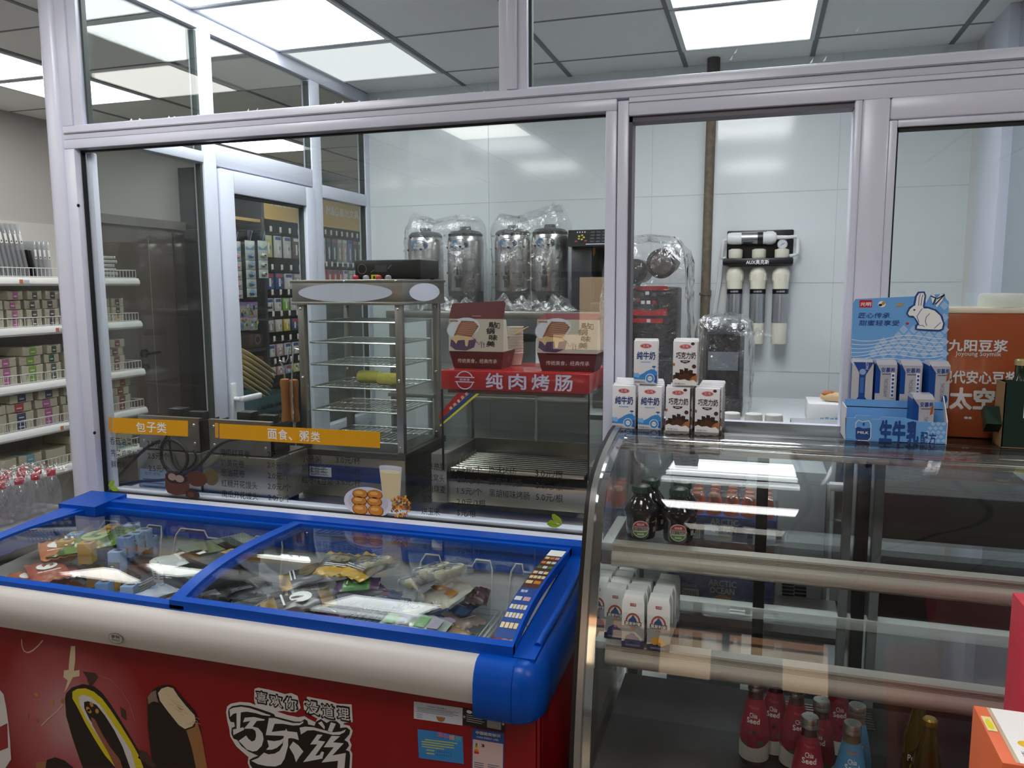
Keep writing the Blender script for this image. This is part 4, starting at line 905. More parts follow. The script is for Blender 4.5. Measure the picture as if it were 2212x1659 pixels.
shelf(1.058, 1.592, 1.80, 0); shelf(.868, 1.528, 1.80, 0)
S1, S2, DK = 1.0600, .8700, .5478
# ------------------------------------------------------------------ dark plum drink jars
def jar(lab, px, py, y, label=True, rz=0.0):
    p = ony(px, py, y); t = thing('drink_jar', lab, 'jar', (p[0], y, S1+.001), rz, 'dark plum drink jars')
    g = mat('jar_dark', (26, 22, 26), .12, coat=.5)
    t.scale = (.87, .87, .87)
    MB().lathe([(.026, 0), (.034, .003), (.036, .012), (.036, .052), (.040, .060), (.041, .070), (.036, .082), (.026, .096), (.020, .104), (.019, .112)], g, n=32).build('jar_body', t)
    c = MB().lathe([(.021, .112), (.0235, .115), (.0235, .124), (.021, .130), (.012, .134), (.001, .135)], mat('jar_cap_green', (30, 48, 36), .35), n=28, cap=False)
    R = random.Random(int(px)); q = mat('cap_leaf', (90, 120, 90), .4)
    for k in range(12): a = k*PI/6; f = Frame((.0238*math.cos(a), .0238*math.sin(a), .116), (-math.sin(a), math.cos(a), 0), (0, 0, 1)); c.rect(f, -.0008, 0, .0016, .007, q, .0004)
    f = Frame((0, 0, .1352), (1, 0, 0), (0, 1, 0)); c.oval(f, 0, -.004, .004, .003, mat('cap_red', (180, 60, 50), .4), .0002); c.build('cap', t)
    if label:
        o = MB(); lr = .0366
        def pt(a, z, h=0): return ((lr+h)*math.sin(a), -(lr+h)*math.cos(a), z)
        def fan(w_, z0, h_, m, h, zlo=-1, zhi=1, a0=0.0):
            k = 20; top = []; bot = []
            for j in range(k+1):
                u = -1+2*j/k; e = math.sqrt(max(0, 1-u*u)); top.append(pt(a0+u*w_/lr, z0+h_*min(e, zhi), h)); bot.append(pt(a0+u*w_/lr, z0+h_*max(-e, zlo), h))
            o.strip(top, bot, m)
        fan(.0215, .030, .021, mat('jar_label_white', (206, 206, 196), .45), .0002)
        fan(.0195, .030, .019, mat('jar_label_red', (176, 44, 48), .45), .0004, .32, 1); fan(.0195, .030, .019, mat('jar_label_green', (76, 128, 50), .45), .0004, -1, -.38)
        def curved(t_, a, b_, w_, h_, m):
            tmp = MB().text(FX(0), t_, a, b_, w_, h_, m, 0, .015)
            o.add([pt(v[0]/lr, v[2], .0007) for v in tmp.v], tmp.f, m)
        curved('信远斋', -.009, .0385, .018, .006, ink_white); curved('桂花酸梅汤饮料', -.018, .0255, .036, .010, ink_black); curved('清爽酸甜', -.008, .0150, .016, .005, ink_white)
        o.strip([pt(a0/10, .046, .0002) for a0 in range(8, 16)], [pt(a0/10, .0445, .0002) for a0 in range(8, 16)], gold)
        for k in range(9): o.strip([pt(.95+.05*k, .032, .0003), pt(.975+.05*k, .032, .0003)], [pt(.95+.05*k, .020, .0003), pt(.975+.05*k, .020, .0003)], _M['tag_white'])
        art(o, 'label', t)
    return t
jar('dark drink jar in front at the left end of the upper shelf', 1384, 1165, 1.653, True, .12)
jar('dark drink jar in front, right neighbour of the leftmost one', 1464, 1178, 1.650, True, .10)
jar('dark drink jar behind the two front ones, leftmost cap', 1404, 1150, 1.715, True)
jar('dark drink jar behind the two front ones, cap beside the orange bottles', 1472, 1150, 1.710, True)
# ------------------------------------------------------------------ yogurt cartons on the middle shelf
def tri_poly(f, o, pts, m, h): o.poly(f, pts, m, h)
def shelf_carton(lab, x, y, fruit, top=0):
    t = thing('yogurt_carton', lab, 'yogurt carton', (x, y, S2+.001), 0, 'yogurt cartons on the middle shelf')
    w_, d_, h_ = .0225, .017, .106
    b = MB(); wt = mat('carton_white', (212, 214, 212), .35); nb = mat('carton_navy', (40, 40, 66), .35)
    # gable-less prism with tapered shoulders
    vs = [(-w_, -d_, 0), (w_, -d_, 0), (w_, d_, 0), (-w_, d_, 0), (-w_, -d_, h_-.012), (w_, -d_, h_-.012), (w_, d_, h_-.008), (-w_, d_, h_-.008), (-w_*.86, -d_*.6, h_), (w_*.86, -d_*.6, h_), (w_*.86, d_*.8, h_+.003), (-w_*.86, d_*.8, h_+.003)]
    b.add(vs, [(0, 3, 2, 1), (0, 1, 5, 4), (1, 2, 6, 5), (2, 3, 7, 6), (3, 0, 4, 7), (4, 5, 9, 8), (5, 6, 10, 9), (6, 7, 11, 10), (7, 4, 8, 11), (8, 9, 10, 11)], wt)
    f = FX(-d_)
    if fruit:
        b.poly(f, [(-w_, 0), (w_, 0), (w_, .018), (w_*.4, .013), (-w_*.3, .016), (-w_, .012)], nb, .0002)
        b.poly(f, [(-w_, .016), (w_, .016), (w_, .046), (-w_, .046)], mat('carton_grey', (164, 166, 168), .4), .0001)
        b.rect(f, -.006, .088, .012, .006, mat('carton_brandred', (176, 66, 60), .4), .0003); b.text(f, '光明', -.005, .089, .010, .004, ink_white, .0005)
        pts = [(.015*math.cos(a), .056+.018*math.sin(a)) for a in [PI*k/12 for k in range(13)]]; pts2 = [(.0115*math.cos(a), .056+.014*math.sin(a)) for a in [PI*k/12 for k in range(12, -1, -1)]]
        b.poly(f, pts+pts2, mat('carton_arch', (186, 84, 62), .4), .0003)
        b.poly(f, [(-.010, .052), (.010, .052), (.006, .062), (.002, .068), (0, .070), (-.004, .064), (-.008, .060)], mat('carton_tower', (70, 86, 130), .4), .0004)
        b.rect(f, -.017, .047, .034, .009, nb, .0005); b.text(f, '莫斯利安', -.0155, .0475, .031, .0078, ink_white, .0007, .02)
        b.rect(f, -.006, .040, .012, .003, mat('carton_orange', (214, 140, 70), .4), .0004)
        for k, (a, c) in enumerate([(-.007, .020), (.006, .018), (-.001, .024)]):
            b.oval(f, a, c, .008, .0075, mat('fruit_blue', (66, 66, 116), .4) if fruit == 1 else mat('fruit_orange', (222, 160, 60), .4), .0004+.0001*k, 14)
        if fruit == 1:
            for a, c in ((-.012, .014), (.012, .013)): b.oval(f, a, c, .005, .005, _M['fruit_blue'], .0008, 12)
        b.rect(f, -.015, .004, .03, .004, mat('carton_lilac', (110, 110, 150), .4), .0005)
        f2 = Frame((w_, 0, 0), (0, 1, 0), (0, 0, 1)); b.rect(f2, -d_, 0, 2*d_, .018, nb, .0002); b.rect(f2, -d_*.7, .03, d_*1.4, .03, _M['carton_grey'], .0002)
        f3 = Frame((0, -d_*.2, h_+.0006), (1, 0, 0), (0, 1, .08)); b.oval(f3, .006, .001, .003, .003, lines_m, .0002, 8)
    b.build('carton', t); return t
cols = [(1366, 1398, 1.515, 3, 1), (1421, 1403, 1.515, 4, 2), (1328, 1360, 1.545, 4, 1), (1290, 1335, 1.575, 3, 1)]
onames = ['front one', 'second', 'third', 'rearmost']
cnames = ['blueberry print column right of the leftmost pair', 'orange print column nearest the middle of the shelf', 'blueberry print column second from the left end', 'half hidden column at the left end of the shelf']
protos = {}
for ci, (px, py, y, n, fr_) in enumerate(cols):
    p = ony(px, py, y)
    for k in range(n):
        lab = 'yogurt carton, %s of the %s' % (onames[k] if k < n-1 or n < 3 else 'rearmost', cnames[ci]); x = p[0]+.002*k; yy = y+.019+k*.038
        if fr_ not in protos: protos[fr_] = shelf_carton(lab, x, yy, fr_)
        else: dup(protos[fr_], (x, yy, S2+.001), 0, lab)
# ------------------------------------------------------------------ bottles on the lower deck
def chia(lab, c, kind):
    t = thing('juice_bottle', lab, 'bottle', c, 0, 'chia seed drink bottles')
    gl = mat('bottle_juice_%s' % kind, {'red': (70, 30, 34), 'blue': (120, 96, 60)}[kind], .08, coat=.6)
    MB().lathe([(.024, 0), (.030, .003), (.0315, .012), (.0315, .06), (.029, .085), (.021, .130), (.0155, .152), (.0148, .166)], gl, n=32).build('glass_body', t)
    c_ = MB().lathe([(.0165, .166), (.0172, .168), (.0172, .173), (.0165, .175), (.0172, .177), (.0172, .184), (.0160, .187), (.012, .1875), (.001, .187)], alu, n=32, cap=False); c_.build('cap', t)
    o = MB()
    def rad(z):
        P = [(.012, .0318), (.06, .0318), (.085, .0293), (.130, .0213), (.150, .0163)]
        for (a, r0), (b_, r1) in zip(P, P[1:]):
            if z <= b_: return r0+(r1-r0)*(z-a)/(b_-a)
        return .0163
    def pt(a, z, h): r = rad(z)+h; return (r*math.sin(a), -r*math.cos(a), z)
    main = mat('sleeve_red', (146, 28, 50), .35) if kind == 'red' else mat('sleeve_blue', (76, 140, 186), .35)
    for j in range(12):
        z0, z1 = .046+.104*j/12, .046+.104*(j+1)/12; o.strip([pt(a/8, z0+(.02*abs(a/14)**2 if j == 0 else 0), .0003) for a in range(-14, 15)], [pt(a/8, z1, .0003) for a in range(-14, 15)], main)
    def wrap(t_, a, z, w_, h_, m, bold=.01, h=.0008):
        tmp = MB().text(FX(0), t_, a, z, w_, h_, m, 0, bold); o.add([pt(v[0]/rad(v[2]), v[2], h) for v in tmp.v], tmp.f, m)
    def blob(a, z, r1, r2, m, h=.0006, n=16): tmp = [(a+r1*math.cos(2*PI*k/n), z+r2*math.sin(2*PI*k/n)) for k in range(n)]; o.add([pt(x/rad(zz), zz, h) for x, zz in tmp], [tuple(range(n))], m)
    o.strip([pt(a/8, .014, .0003) for a in range(-14, 15)], [pt(a/8, .046+.02*abs(a/14)**2, .0003) for a in range(-14, 15)], mat('sleeve_white', (214, 210, 204), .4))
    wrap('Meisus', -.010, .131, .020, .006, mat('brand_tag', (206, 90, 90), .4) if kind == 'red' else mat('brand_tag_orange', (210, 120, 60), .4), .02)
    wrap('Chia', -.008, .112, .016, .010, ink_white); wrap('Seed', -.0135, .100, .027, .011, ink_white, .02)
    if kind == 'red':
        blob(0, .074, .013, .015, mat('pomegranate', (120, 16, 34), .35)); blob(.003, .080, .004, .005, mat('pomegranate_dark', (70, 10, 20), .4), .0009); blob(.018, .058, .007, .006, mat('leaf_dark', (70, 100, 60), .4), .0007, 7); blob(-.016, .052, .006, .004, _M['leaf_dark'], .0007, 7)
    else:
        blob(-.012, .076, .012, .012, mat('kiwi', (140, 170, 60), .35)); blob(.006, .078, .011, .010, mat('peach', (226, 170, 120), .35), .0008); blob(-.010, .060, .012, .010, mat('mango', (230, 170, 40), .35), .0010); blob(.010, .060, .012, .011, mat('plum', (150, 50, 60), .35), .0012)
    art(o, 'label_sleeve', t); return t
b0 = None
for k, (px, py, y, kind, lab) in enumerate([(1750, 1545, 1.60, 'red', 'red chia seed bottle foremost of the red ones'), (1775, 1507, 1.675, 'red', 'red chia seed bottle just behind the foremost one'), (1722, 1478, 1.72, 'red', 'red chia seed bottle in the second row, its cap hidden by the shelf nose'), (1676, 1470, 1.76, 'red', 'red chia seed bottle third from the left at the back'), (1634, 1468, 1.72, 'red', 'leftmost red chia seed bottle on the lower deck'), (1812, 1490, 1.80, 'red', 'dark red chia seed bottle in the shade behind the blue ones'), (1842, 1562, 1.60, 'blue', 'light blue chia seed bottle foremost with fruit picture'), (1852, 1530, 1.675, 'blue', 'light blue chia seed bottle behind the foremost blue one')]):
    p = ony(px, py, y); key = 'chia_'+kind
    if key not in protos: protos[key] = chia(lab, (p[0], y, DK+.001), kind)
    else: dup(protos[key], (p[0], y, DK+.001), random.Random(k).uniform(-.3, .3), lab)
def perrier(lab, px, py, y):
    p = ony(px, py, y); t = thing('water_bottle', lab, 'bottle', (p[0], y, DK+.001), -.1, 'green sparkling water bottles')
    g = mat('bottle_green', (60, 66, 22), .06, coat=.7)
    MB().lathe([(.022, 0), (.028, .004), (.030, .03), (.0295, .07), (.026, .105), (.017, .145), (.0125, .165), (.0125, .178)], g, n=32).build('glass_body', t)
    MB().lathe([(.0145, .176), (.0148, .178), (.0140, .186), (.0105, .189), (.001, .189)], mat('cap_gold', (170, 140, 66), .25, .8), n=24, cap=False).build('cap', t)
    o = MB(); f = Frame((0, -.0312, .064), (1, 0, 0), (0, .06, 1))
    o.oval(f, 0, 0, .021, .026, mat('label_dark', (24, 34, 26), .4), .0003); o.oval(f, -.002, -.012, .013, .012, mat('label_lime', (120, 176, 44), .4), .0005); o.text(f, 'Perrier', -.019, .001, .038, .013, ink_white, .0008, .02); o.rect(f, -.006, -.012, .010, .004, ink_white, .0008)
    f2 = Frame((.028, -.012, .05), (.4, .92, 0), (0, 0, 1)); o.rect(f2, -.006, 0, .028, .016, gold, .003)
    art(o, 'label', t); return t
perrier('green sparkling water bottle with oval label in front on the lower deck', 2010, 1542, 1.66)
perrier('second green sparkling water bottle half hidden behind the labelled one', 1985, 1545, 1.735)
# ------------------------------------------------------------------ milk cartons on the counter top
CT = 1.2505
def brik(kind, lab, c, rz=0.0, group='milk cartons on the counter'):
    t = thing('milk_carton', lab, 'milk carton', c, rz, group); w_, d_, h_ = .0285, .018, .106
    b = MB().box(-w_, w_, -d_, d_, 0, h_, mat('brik_white', (232, 232, 236), .32), .0012); b.box(-w_*.98, w_*.98, -.003, .003, h_-.001, h_+.004, _M['brik_white'], .001)
    f = FX(-d_-.0001)
    b.oval(f, 0, .093, .0135, .0055, mat('logo_red', (196, 28, 40), .35), .0003); b.oval(f, 0, .093, .0118, .0044, mat('logo_ring', (236, 226, 222), .4), .0004); b.oval(f, 0, .093, .0110, .0040, _M['logo_red'], .0005); b.text(f, '三元', -.0075, .0905, .015, .005, ink_white, .0007, .02)
    if kind == 'plain':
        nv = mat('milk_navy', (28, 66, 132), .4); sky = mat('milk_sky', (60, 140, 212), .4); pale = mat('milk_pale', (134, 186, 234), .4); deep = mat('milk_deep', (36, 92, 168), .4)
        b.text(f, '纯牛奶', -.022, .060, .044, .019, nv, .0005, .03, .08); b.rect(f, -.012, .053, .024, .0022, pale, .0004)
        b.poly(f, [(-.028, .012), (.028, .010), (.028, .030), (.022, .036), (.014, .037), (.004, .033), (-.006, .026), (-.016, .021), (-.028, .018)], sky, .0003)
        b.poly(f, [(-.028, .018), (-.016, .015), (-.013, .022), (-.018, .028), (-.023, .026), (-.028, .028)], pale, .0004)
        b.poly(f, [(.012, .010), (.028, .002), (.028, .022), (.020, .020)], deep, .0004)
        b.oval(f, .011, .014, .0112, .0118, ink_white, .0006, 26); b.oval(f, .011, .014, .0098, .0102, sky, .0007, 26); b.oval(f, .011, .014, .0056, .0058, ink_white, .0009, 20); b.text(f, 'MILK', .0068, .0128, .0085, .003, sky, .0011)
        b.rect(f, .0195, .036, .0012, .006, sky, .0004); b.oval(f, .020, .043, .005, .0022, deep, .0005, 9)
        b.text(f, '净含量:200mL', -.026, .003, .026, .0042, nv, .0006)
    else:
        br = mat('milk_brown', (78, 44, 30), .4); dk = mat('milk_darkbrown', (46, 28, 22), .4); tn = mat('milk_tan', (168, 106, 60), .4)
        b.text(f, '巧克力奶', -.022, .064, .046, .016, dk, .0005, .02, .05)
        b.poly(f, [(-.012, .060), (.012, .060), (.010, .056), (0, .053), (-.010, .056)], dk, .0004); b.rect(f, -.006, .0565, .012, .0014, ink_white, .0006)
        b.poly(f, [(-.028, .012), (.028, .012), (.028, .022), (.018, .030), (.008, .036), (-.006, .035), (-.016, .028), (-.028, .024)], br, .0003)
        for a, c_ in ((-.018, .030), (-.008, .038), (.003, .041), (.014, .037), (.022, .029)): b.poly(f, [(a-.004, c_-.012), (a+.004, c_-.012), (a+.0045, c_), (a-.0045, c_+.001)], dk, .0005)
        b.poly(f, [(.008, .010), (.028, .006), (.028, .026), (.018, .022)], tn, .0006)
        b.poly(f, [(-.028, .0), (.028, .0), (.028, .008), (.020, .014), (.010, .011), (0, .015), (-.012, .013), (-.020, .017), (-.028, .013)], ink_white, .0007)
        b.oval(f, .021, .046, .005, .005, br, .0004, 14); b.oval(f, -.026, .050, .0025, .004, tn, .0004, 12); b.oval(f, .017, .1, .0045, .0035, br, .0004, 12)
        b.text(f, '净含量:200mL', -.024, .002, .026, .0042, dk, .0009)
        f2 = Frame((w_+.0001, 0, 0), (0, 1, 0), (0, 0, 1)); b.rect(f2, -d_*.9, .004, d_*1.8, .098, br, .0002)
        for k in range(9): b.rect(f2, -d_*.7, .02+.008*k, d_*1.3, .002, _M['tag_cream'], .0004)
    if kind == 'plain':
        f2 = Frame((w_+.0001, 0, 0), (0, 1, 0), (0, 0, 1))
        for k in range(8): b.rect(f2, -d_*.7, .02+.009*k, d_*1.3, .0015, lines_m, .0003)
    b.build('carton', t); return t
rows = [('plain', 1348, 924, 'white and blue milk carton, bottom row leftmost'), ('plain', 1404, 929, 'white and blue milk carton, bottom row second from the left'), ('choc', 1464, 933, 'chocolate milk carton, bottom row third from the left'), ('choc', 1528, 937, 'chocolate milk carton, bottom row rightmost')]
order_ = ['front of its file', 'second in its file', 'third in its file', 'last in its file']
pm = {}
for ri, (kind, px, py, lab) in enumerate(rows):
    p = ony(px, py, 1.905)
    for k in range(4):
        y = 1.905+.018+.038*k; x = p[0]+.0015*((ri*3+k*2) % 3-1)-(.004*k if ri < 2 else -.002*k); l2_ = lab+', '+order_[k]
        if kind not in pm: pm[kind] = brik(kind, l2_, (x, y, CT))
        else: dup(pm[kind], (x, y, CT), .03*((ri+k) % 3-1), l2_)
for kind, px, ks in (('plain', 1393, 1), ('choc', 1478, 2)):
    p = ony(px, 830, 1.905)
    for k in range(ks): dup(pm[kind], (p[0], 1.925+.038*k, CT+.111), .04, {'plain': 'white and blue milk carton standing on top of the bottom row', 'choc': 'chocolate milk carton on top of the bottom row, %s' % ('front one', 'rear one')[k]}[kind])
# ------------------------------------------------------------------ blue cardboard display stand with yogurt packs
SY = 1.905
sky_ = mat('card_sky', (106, 166, 226), .5); skyl = mat('card_sky_light', (160, 194, 232), .5); navy = mat('card_navy', (22, 66, 132), .5); cardw = mat('card_white', (222, 222, 228), .55)
def SP(px, py, y): q = ony(px, py, y); return (q[0], q[2])
DS = thingw('counter_display', 'light blue cardboard display stand with white rabbit picture on the counter', 'display stand', (.30, 1.98, CT))
YBk = 1.985
f_ = FX(YBk)
bk = [SP(*a, YBk) for a in ((1842, 655), (1848, 646), (1975, 640), (1985, 632), (1998, 640), (2000, 655), (2010, 637), (2040, 634), (2043, 645), (2050, 652), (2046, 720), (2042, 940), (1834, 930), (1838, 790))]
o = MB().slab(f_, bk, cardw, -.003, -.0002)
o.poly(f_, bk, sky_, .0)
R = random.Random(9)
def d4(px, py, s=8): return [SP(px-s, py, YBk), SP(px, py+s, YBk), SP(px+s, py, YBk), SP(px, py-s, YBk)]
for j in range(9):
    for i in range(-2, 8):
        px = 1886+i*22+(j % 2)*11; py = 660+j*13
        if 1870 < px < 2044 and (px-1850)*.7+(py-640) > 135 and not (1955 < px < 2040 and 630 < py < 700) and py < 782: o.poly(f_, d4(px, py, 10), skyl, .0002)
for k in range(7):
    y0 = 733+k*8; o.line(f_, [SP(x, y0+5*math.sin((x-1836)/26.0+k*.3)-(x-1836)*.03, YBk) for x in range(1837, 2044, 8)], .0014, ink_white, .0006)
a, b_ = SP(1856, 664, YBk), SP(1884, 648, YBk); o.rect(f_, a[0], a[1], b_[0]-a[0], b_[1]-a[1], _M['logo_red'], .0004); o.text(f_, '光明', a[0]+.002, a[1]+.003, b_[0]-a[0]-.004, .009, ink_white, .0007, .02)
c_ = SP(1905, 657, YBk); o.oval(f_, c_[0], c_[1], .008, .007, ink_white, .0004, 14); o.oval(f_, c_[0]+.003, c_[1]+.002, .004, .004, gold, .0006, 10); o.oval(f_, c_[0]-.003, c_[1]-.002, .004, .003, black, .0006, 10)
a, b_ = SP(1854, 687, YBk), SP(1922, 675, YBk); o.text(f_, '匠心传承', a[0], a[1], b_[0]-a[0], .0125, navy, .0006, .01, .15); a, b_ = SP(1855, 703, YBk), SP(1942, 691, YBk); o.text(f_, '甜蜜轻享受', a[0], a[1], b_[0]-a[0], .0125, navy, .0006, .01, .15)
h_ = SP(1960, 699, YBk); o.oval(f_, h_[0], h_[1], .0035, .003, _M['logo_red'], .0005, 8); h_ = SP(1944, 659, YBk); o.oval(f_, h_[0], h_[1], .009, .003, gold, .0005, 8, .2)
# drawn rabbit on a raised cut-out
S7 = lambda pts: [SP(1780+x/4.148, 600+y/4.148, YBk) for x, y in pts]
rab = [(750, 320), (770, 280), (800, 255), (815, 250), (830, 170), (850, 140), (890, 135), (900, 160), (885, 250), (890, 275), (930, 275), (990, 295), (1040, 340), (1065, 410), (1055, 455), (1030, 465), (900, 460), (830, 455), (835, 430), (855, 420), (825, 370), (800, 340), (765, 340)]
o.slab(f_, S7([(735, 320), (760, 265), (800, 240), (815, 165), (840, 125), (900, 122), (915, 160), (900, 255), (940, 262), (1005, 285), (1060, 340), (1082, 415), (1070, 465), (1035, 480), (900, 475), (815, 465), (815, 430), (835, 410), (805, 355), (760, 352)]), navy, .0002, .0015)
o.poly(f_, S7(rab), ink_white, .0019)
for ln in ([(845, 250), (850, 180), (862, 145)], [(866, 250), (874, 190), (885, 150)], [(880, 275), (860, 300), (845, 325), (830, 345), (850, 400)], [(945, 320), (915, 350), (905, 390), (920, 430)], [(1045, 400), (1010, 430), (985, 455)], [(850, 430), (880, 425), (900, 440)]): o.line(f_, S7(ln), .0012, navy, .0022)
e_ = S7([(808, 288)])[0]; o.oval(f_, e_[0], e_[1], .0022, .0022, navy, .0024, 10)
for pts in ([(955, 165), (985, 150), (1000, 180), (975, 240)], [(1010, 190), (1045, 145), (1080, 150), (1060, 200), (1010, 265), (995, 240)]): o.slab(f_, S7(pts), ink_white, .0002, .0012); o.line(f_, S7([pts[0], pts[2], pts[-1]]), .0025, black, .0015)
o.build('header_board', DS)
# tray: front lip, sides, step
yl = 1.895; fl_ = FX(yl)
lip = [SP(*a, yl) for a in ((1826, 947), (2042, 964), (2046, 914), (1985, 910), (1955, 903), (1905, 900), (1900, 906), (1884, 905), (1880, 898), (1850, 897), (1846, 903), (1826, 902))]
x0, x1 = lip[0][0], lip[1][0]
o = MB().slab(fl_, lip, cardw, -.002, -.0002); o.poly(fl_, lip, sky_, .0)
def T7(px, py): return SP(1780+px/4.148, 600+py/4.148, yl)
for j in range(6):
    for i in range(10):
        px, py = 880+i*48+(j % 2)*24, 1310+j*38
        if px < 1085 and px*.9+py > 2180 and py < 1490: o.poly(fl_, [T7(px-24, py), T7(px, py+19), T7(px+24, py), T7(px, py-19)], skyl, .0003)
a, b_ = T7(282, 1450), T7(414, 1340); o.poly(fl_, [T7(282, 1435), T7(300, 1455), T7(395, 1460), T7(412, 1440), T7(415, 1345), T7(350, 1350), T7(310, 1335), T7(284, 1345)], navy, .0005); o.line(fl_, [T7(*p) for p in ((284, 1345), (284, 1300), (310, 1275), (345, 1290), (400, 1280), (420, 1310), (418, 1430), (395, 1458), (300, 1455))], .0014, ink_white, .0007); o.text(fl_, 'MILK', T7(300, 1395)[0], T7(300, 1395)[1], T7(400, 0)[0]-T7(300, 0)[0], .0055, ink_white, .0009, .02); q = T7(355, 1312); o.oval(fl_, q[0], q[1], .0022, .004, navy, .0008, 10)
for t_, (ax, ay), (bx, by), bo in (('生', (495, 1460), (610, 1285), .05), ('牛', (612, 1470), (730, 1290), .05), ('乳', (738, 1478), (850, 1295), .05), ('配', (862, 1485), (930, 1385), .015), ('方', (935, 1490), (1005, 1390), .015)):
    p, q = T7(ax, ay), T7(bx, by); o.text(fl_, t_, p[0], p[1], q[0]-p[0], q[1]-p[1], navy, .0010, bo)
zb = CT
o.box(x0-.002, x0, yl, YBk, zb+.001, zb+.075, cardw); o.prism([(yl, zb+.001), (YBk, zb+.001), (YBk, zb+.11), (yl+.05, zb+.10), (yl, zb+.052)], 'x', x1, x1+.002, cardw)
o.box(x0, x1, yl, YBk, zb, zb+.002, sky_); o.box(x0, x1, yl+.045, yl+.047, zb+.002, zb+.088, sky_); o.box(x0, x1, yl+.045, YBk-.002, zb+.070, zb+.072, sky_)
o.build('tray', DS)
def slim(lab, px, py, y, rz, z, kind=0):
    p = ony(px, py, y); t = thing('yogurt_pack', lab, 'yogurt carton', (p[0], y, z), rz, 'yogurt packs in the display stand'); w_, d_, h_ = .0225, .0165, .105
    si = mat('pack_silver', (206, 208, 216), .25, .35); db = mat('pack_blue', (20, 70, 146), .3)
    b = MB(); vs = [(-w_, -d_, 0), (w_, -d_, 0), (w_, d_, 0), (-w_, d_, 0), (-w_, -d_, h_-.010), (w_, -d_, h_-.010), (w_, d_, h_-.006), (-w_, d_, h_-.006), (-w_*.9, -d_*.5, h_), (w_*.9, -d_*.5, h_), (w_*.9, d_*.8, h_+.002), (-w_*.9, d_*.8, h_+.002)]
    b.add(vs, [(0, 3, 2, 1), (0, 1, 5, 4), (1, 2, 6, 5), (2, 3, 7, 6), (4, 5, 9, 8), (5, 6, 10, 9), (6, 7, 11, 10), (7, 4, 8, 11), (8, 9, 10, 11)], si); b.add([vs[3], vs[0], vs[4], vs[7]], [(0, 1, 2, 3)], db)
    f = FX(-d_)
    if kind == 0:
        b.poly(f, [(-w_, .03), (-w_*.55, .03), (-w_*.55, .08), (-w_, .1)], db, .0002); b.text(f, '安慕希', -w_*.5, .078, w_*1.3, .011, db, .0003, .02); b.rect(f, -w_*.4, .073, w_*1.1, .0025, lines_m, .0003)
        g_ = Frame(f.at(w_*.0, .022), (0, 0, 1), (-1, 0, 0)); b.text(g_, 'AMPOECIAL', 0, -.004, .042, .008, lines_m, .0004); b.rect(f, -w_*.9, .004, w_*1.8, .009, mat('pack_ice', (150, 190, 222), .3), .0003)
        b.box(w_*.42, w_*.80, -d_-.0035, -d_-.0003, .020, .078, mat('straw_wrap', (214, 218, 224), .25), .0012)
        for k in range(6): b.rect(FX(-d_-.0036), w_*.5, .024+.009*k, w_*.2, .005, db, .0002)
    elif kind == 1:
        b.poly(f, [(-w_, 0), (w_, 0), (w_*.3, .02), (w_*.3, .07), (w_, .1), (-w_*.9, .1), (-w_*.3, .075), (-w_*.3, .02)], db, .0002); b.oval(f, .0, .078, .007, .007, mat('pack_pale', (140, 174, 210), .3), .0004, 14); b.rect(f, -w_*.2, .03, w_*.35, .035, mat('pack_mid', (60, 110, 176), .3), .0004)
        g_ = Frame(f.at(.012, .084), (0, 0, 1), (-1, 0, 0)); b.text(g_, 'FAST', 0, 0, .016, .006, ink_white, .0004)
    else:
        b.poly(f, [(-w_, 0), (-w_*.4, 0), (-w_*.4, .08), (-w_, .1)], db, .0002); b.text(f, '安慕希', -w_*.3, .078, w_*1.2, .011, db, .0003, .02); b.rect(f, -w_*.2, .073, w_*1.0, .0025, lines_m, .0003)
        g_ = Frame(f.at(w_*.3, .015), (0, 0, 1), (-1, 0, 0)); b.text(g_, 'AMPOECIAL', 0, -.004, .042, .008, lines_m, .0004); b.oval(f, w_*.6, .02, .006, .010, db, .0004, 12); b.poly(f, [(w_*.62, .06), (w_*.9, .064), (w_*.95, .082), (w_*.72, .078)], mat('pack_amber', (170, 90, 40), .3), .0005)
    b.build('carton', t); return t
slim('blue and white yogurt pack leftmost in the display stand', 1858, 870, 1.962, 0, zb+.073, 1)
slim('silver yogurt pack second from the left with straw on its face', 1907, 873, 1.962, .1, zb+.073)
slim('silver yogurt pack third from the left with straw', 1960, 878, 1.962, .1, zb+.073)
slim('silver yogurt pack at the rear right of the display stand', 2018, 880, 1.962, .25, zb+.073, 2)
slim('silver yogurt pack standing alone in the front step of the tray', 1987, 905, 1.917, .15, zb+.003, 2)
# ------------------------------------------------------------------ brown soy milk machine behind, bottles in a carrier
ob = mat('machine_brown', (150, 74, 40), .25, coat=.3)
SM = thingw('soymilk_machine', 'brown soy milk dispenser with pale lettering behind the blue display stand', 'dispenser', (.52, 2.04, CT))
o = MB().box(.405, .80, 1.995, 2.085, CT, 1.538, ob, .006); o.box(.40, .805, 1.993, 2.087, 1.534, 1.548, mat('machine_cream', (214, 206, 186), .4), .004)
f_ = FX(1.9948); gw = mat('lettering_pale', (206, 206, 204), .45)
def B7(px, py): return SP(1780+px/4.148, 600+py/4.148, 1.9948)
for t_, a, b_, bo in (('九阳豆浆', (1115, 655), (1650, 560), .03), ('Joyoung Soymilk', (1175, 708), (1590, 665), .01), ('现代安心豆浆', (1040, 940), (1740, 845), .03), ('太空豆浆', (1125, 1170), (1960, 1010), .04)):
    p, q = B7(*a), B7(*b_); o.text(f_, t_, p[0], p[1], q[0]-p[0], q[1]-p[1], gw, .0006, bo)
q = B7(1290, 1255); o.oval(f_, q[0]-.004, q[1], .004, .003, gw, .0006, 12); o.oval(f_, q[0]+.004, q[1], .004, .003, gw, .0006, 12)
o.build('body', SM)
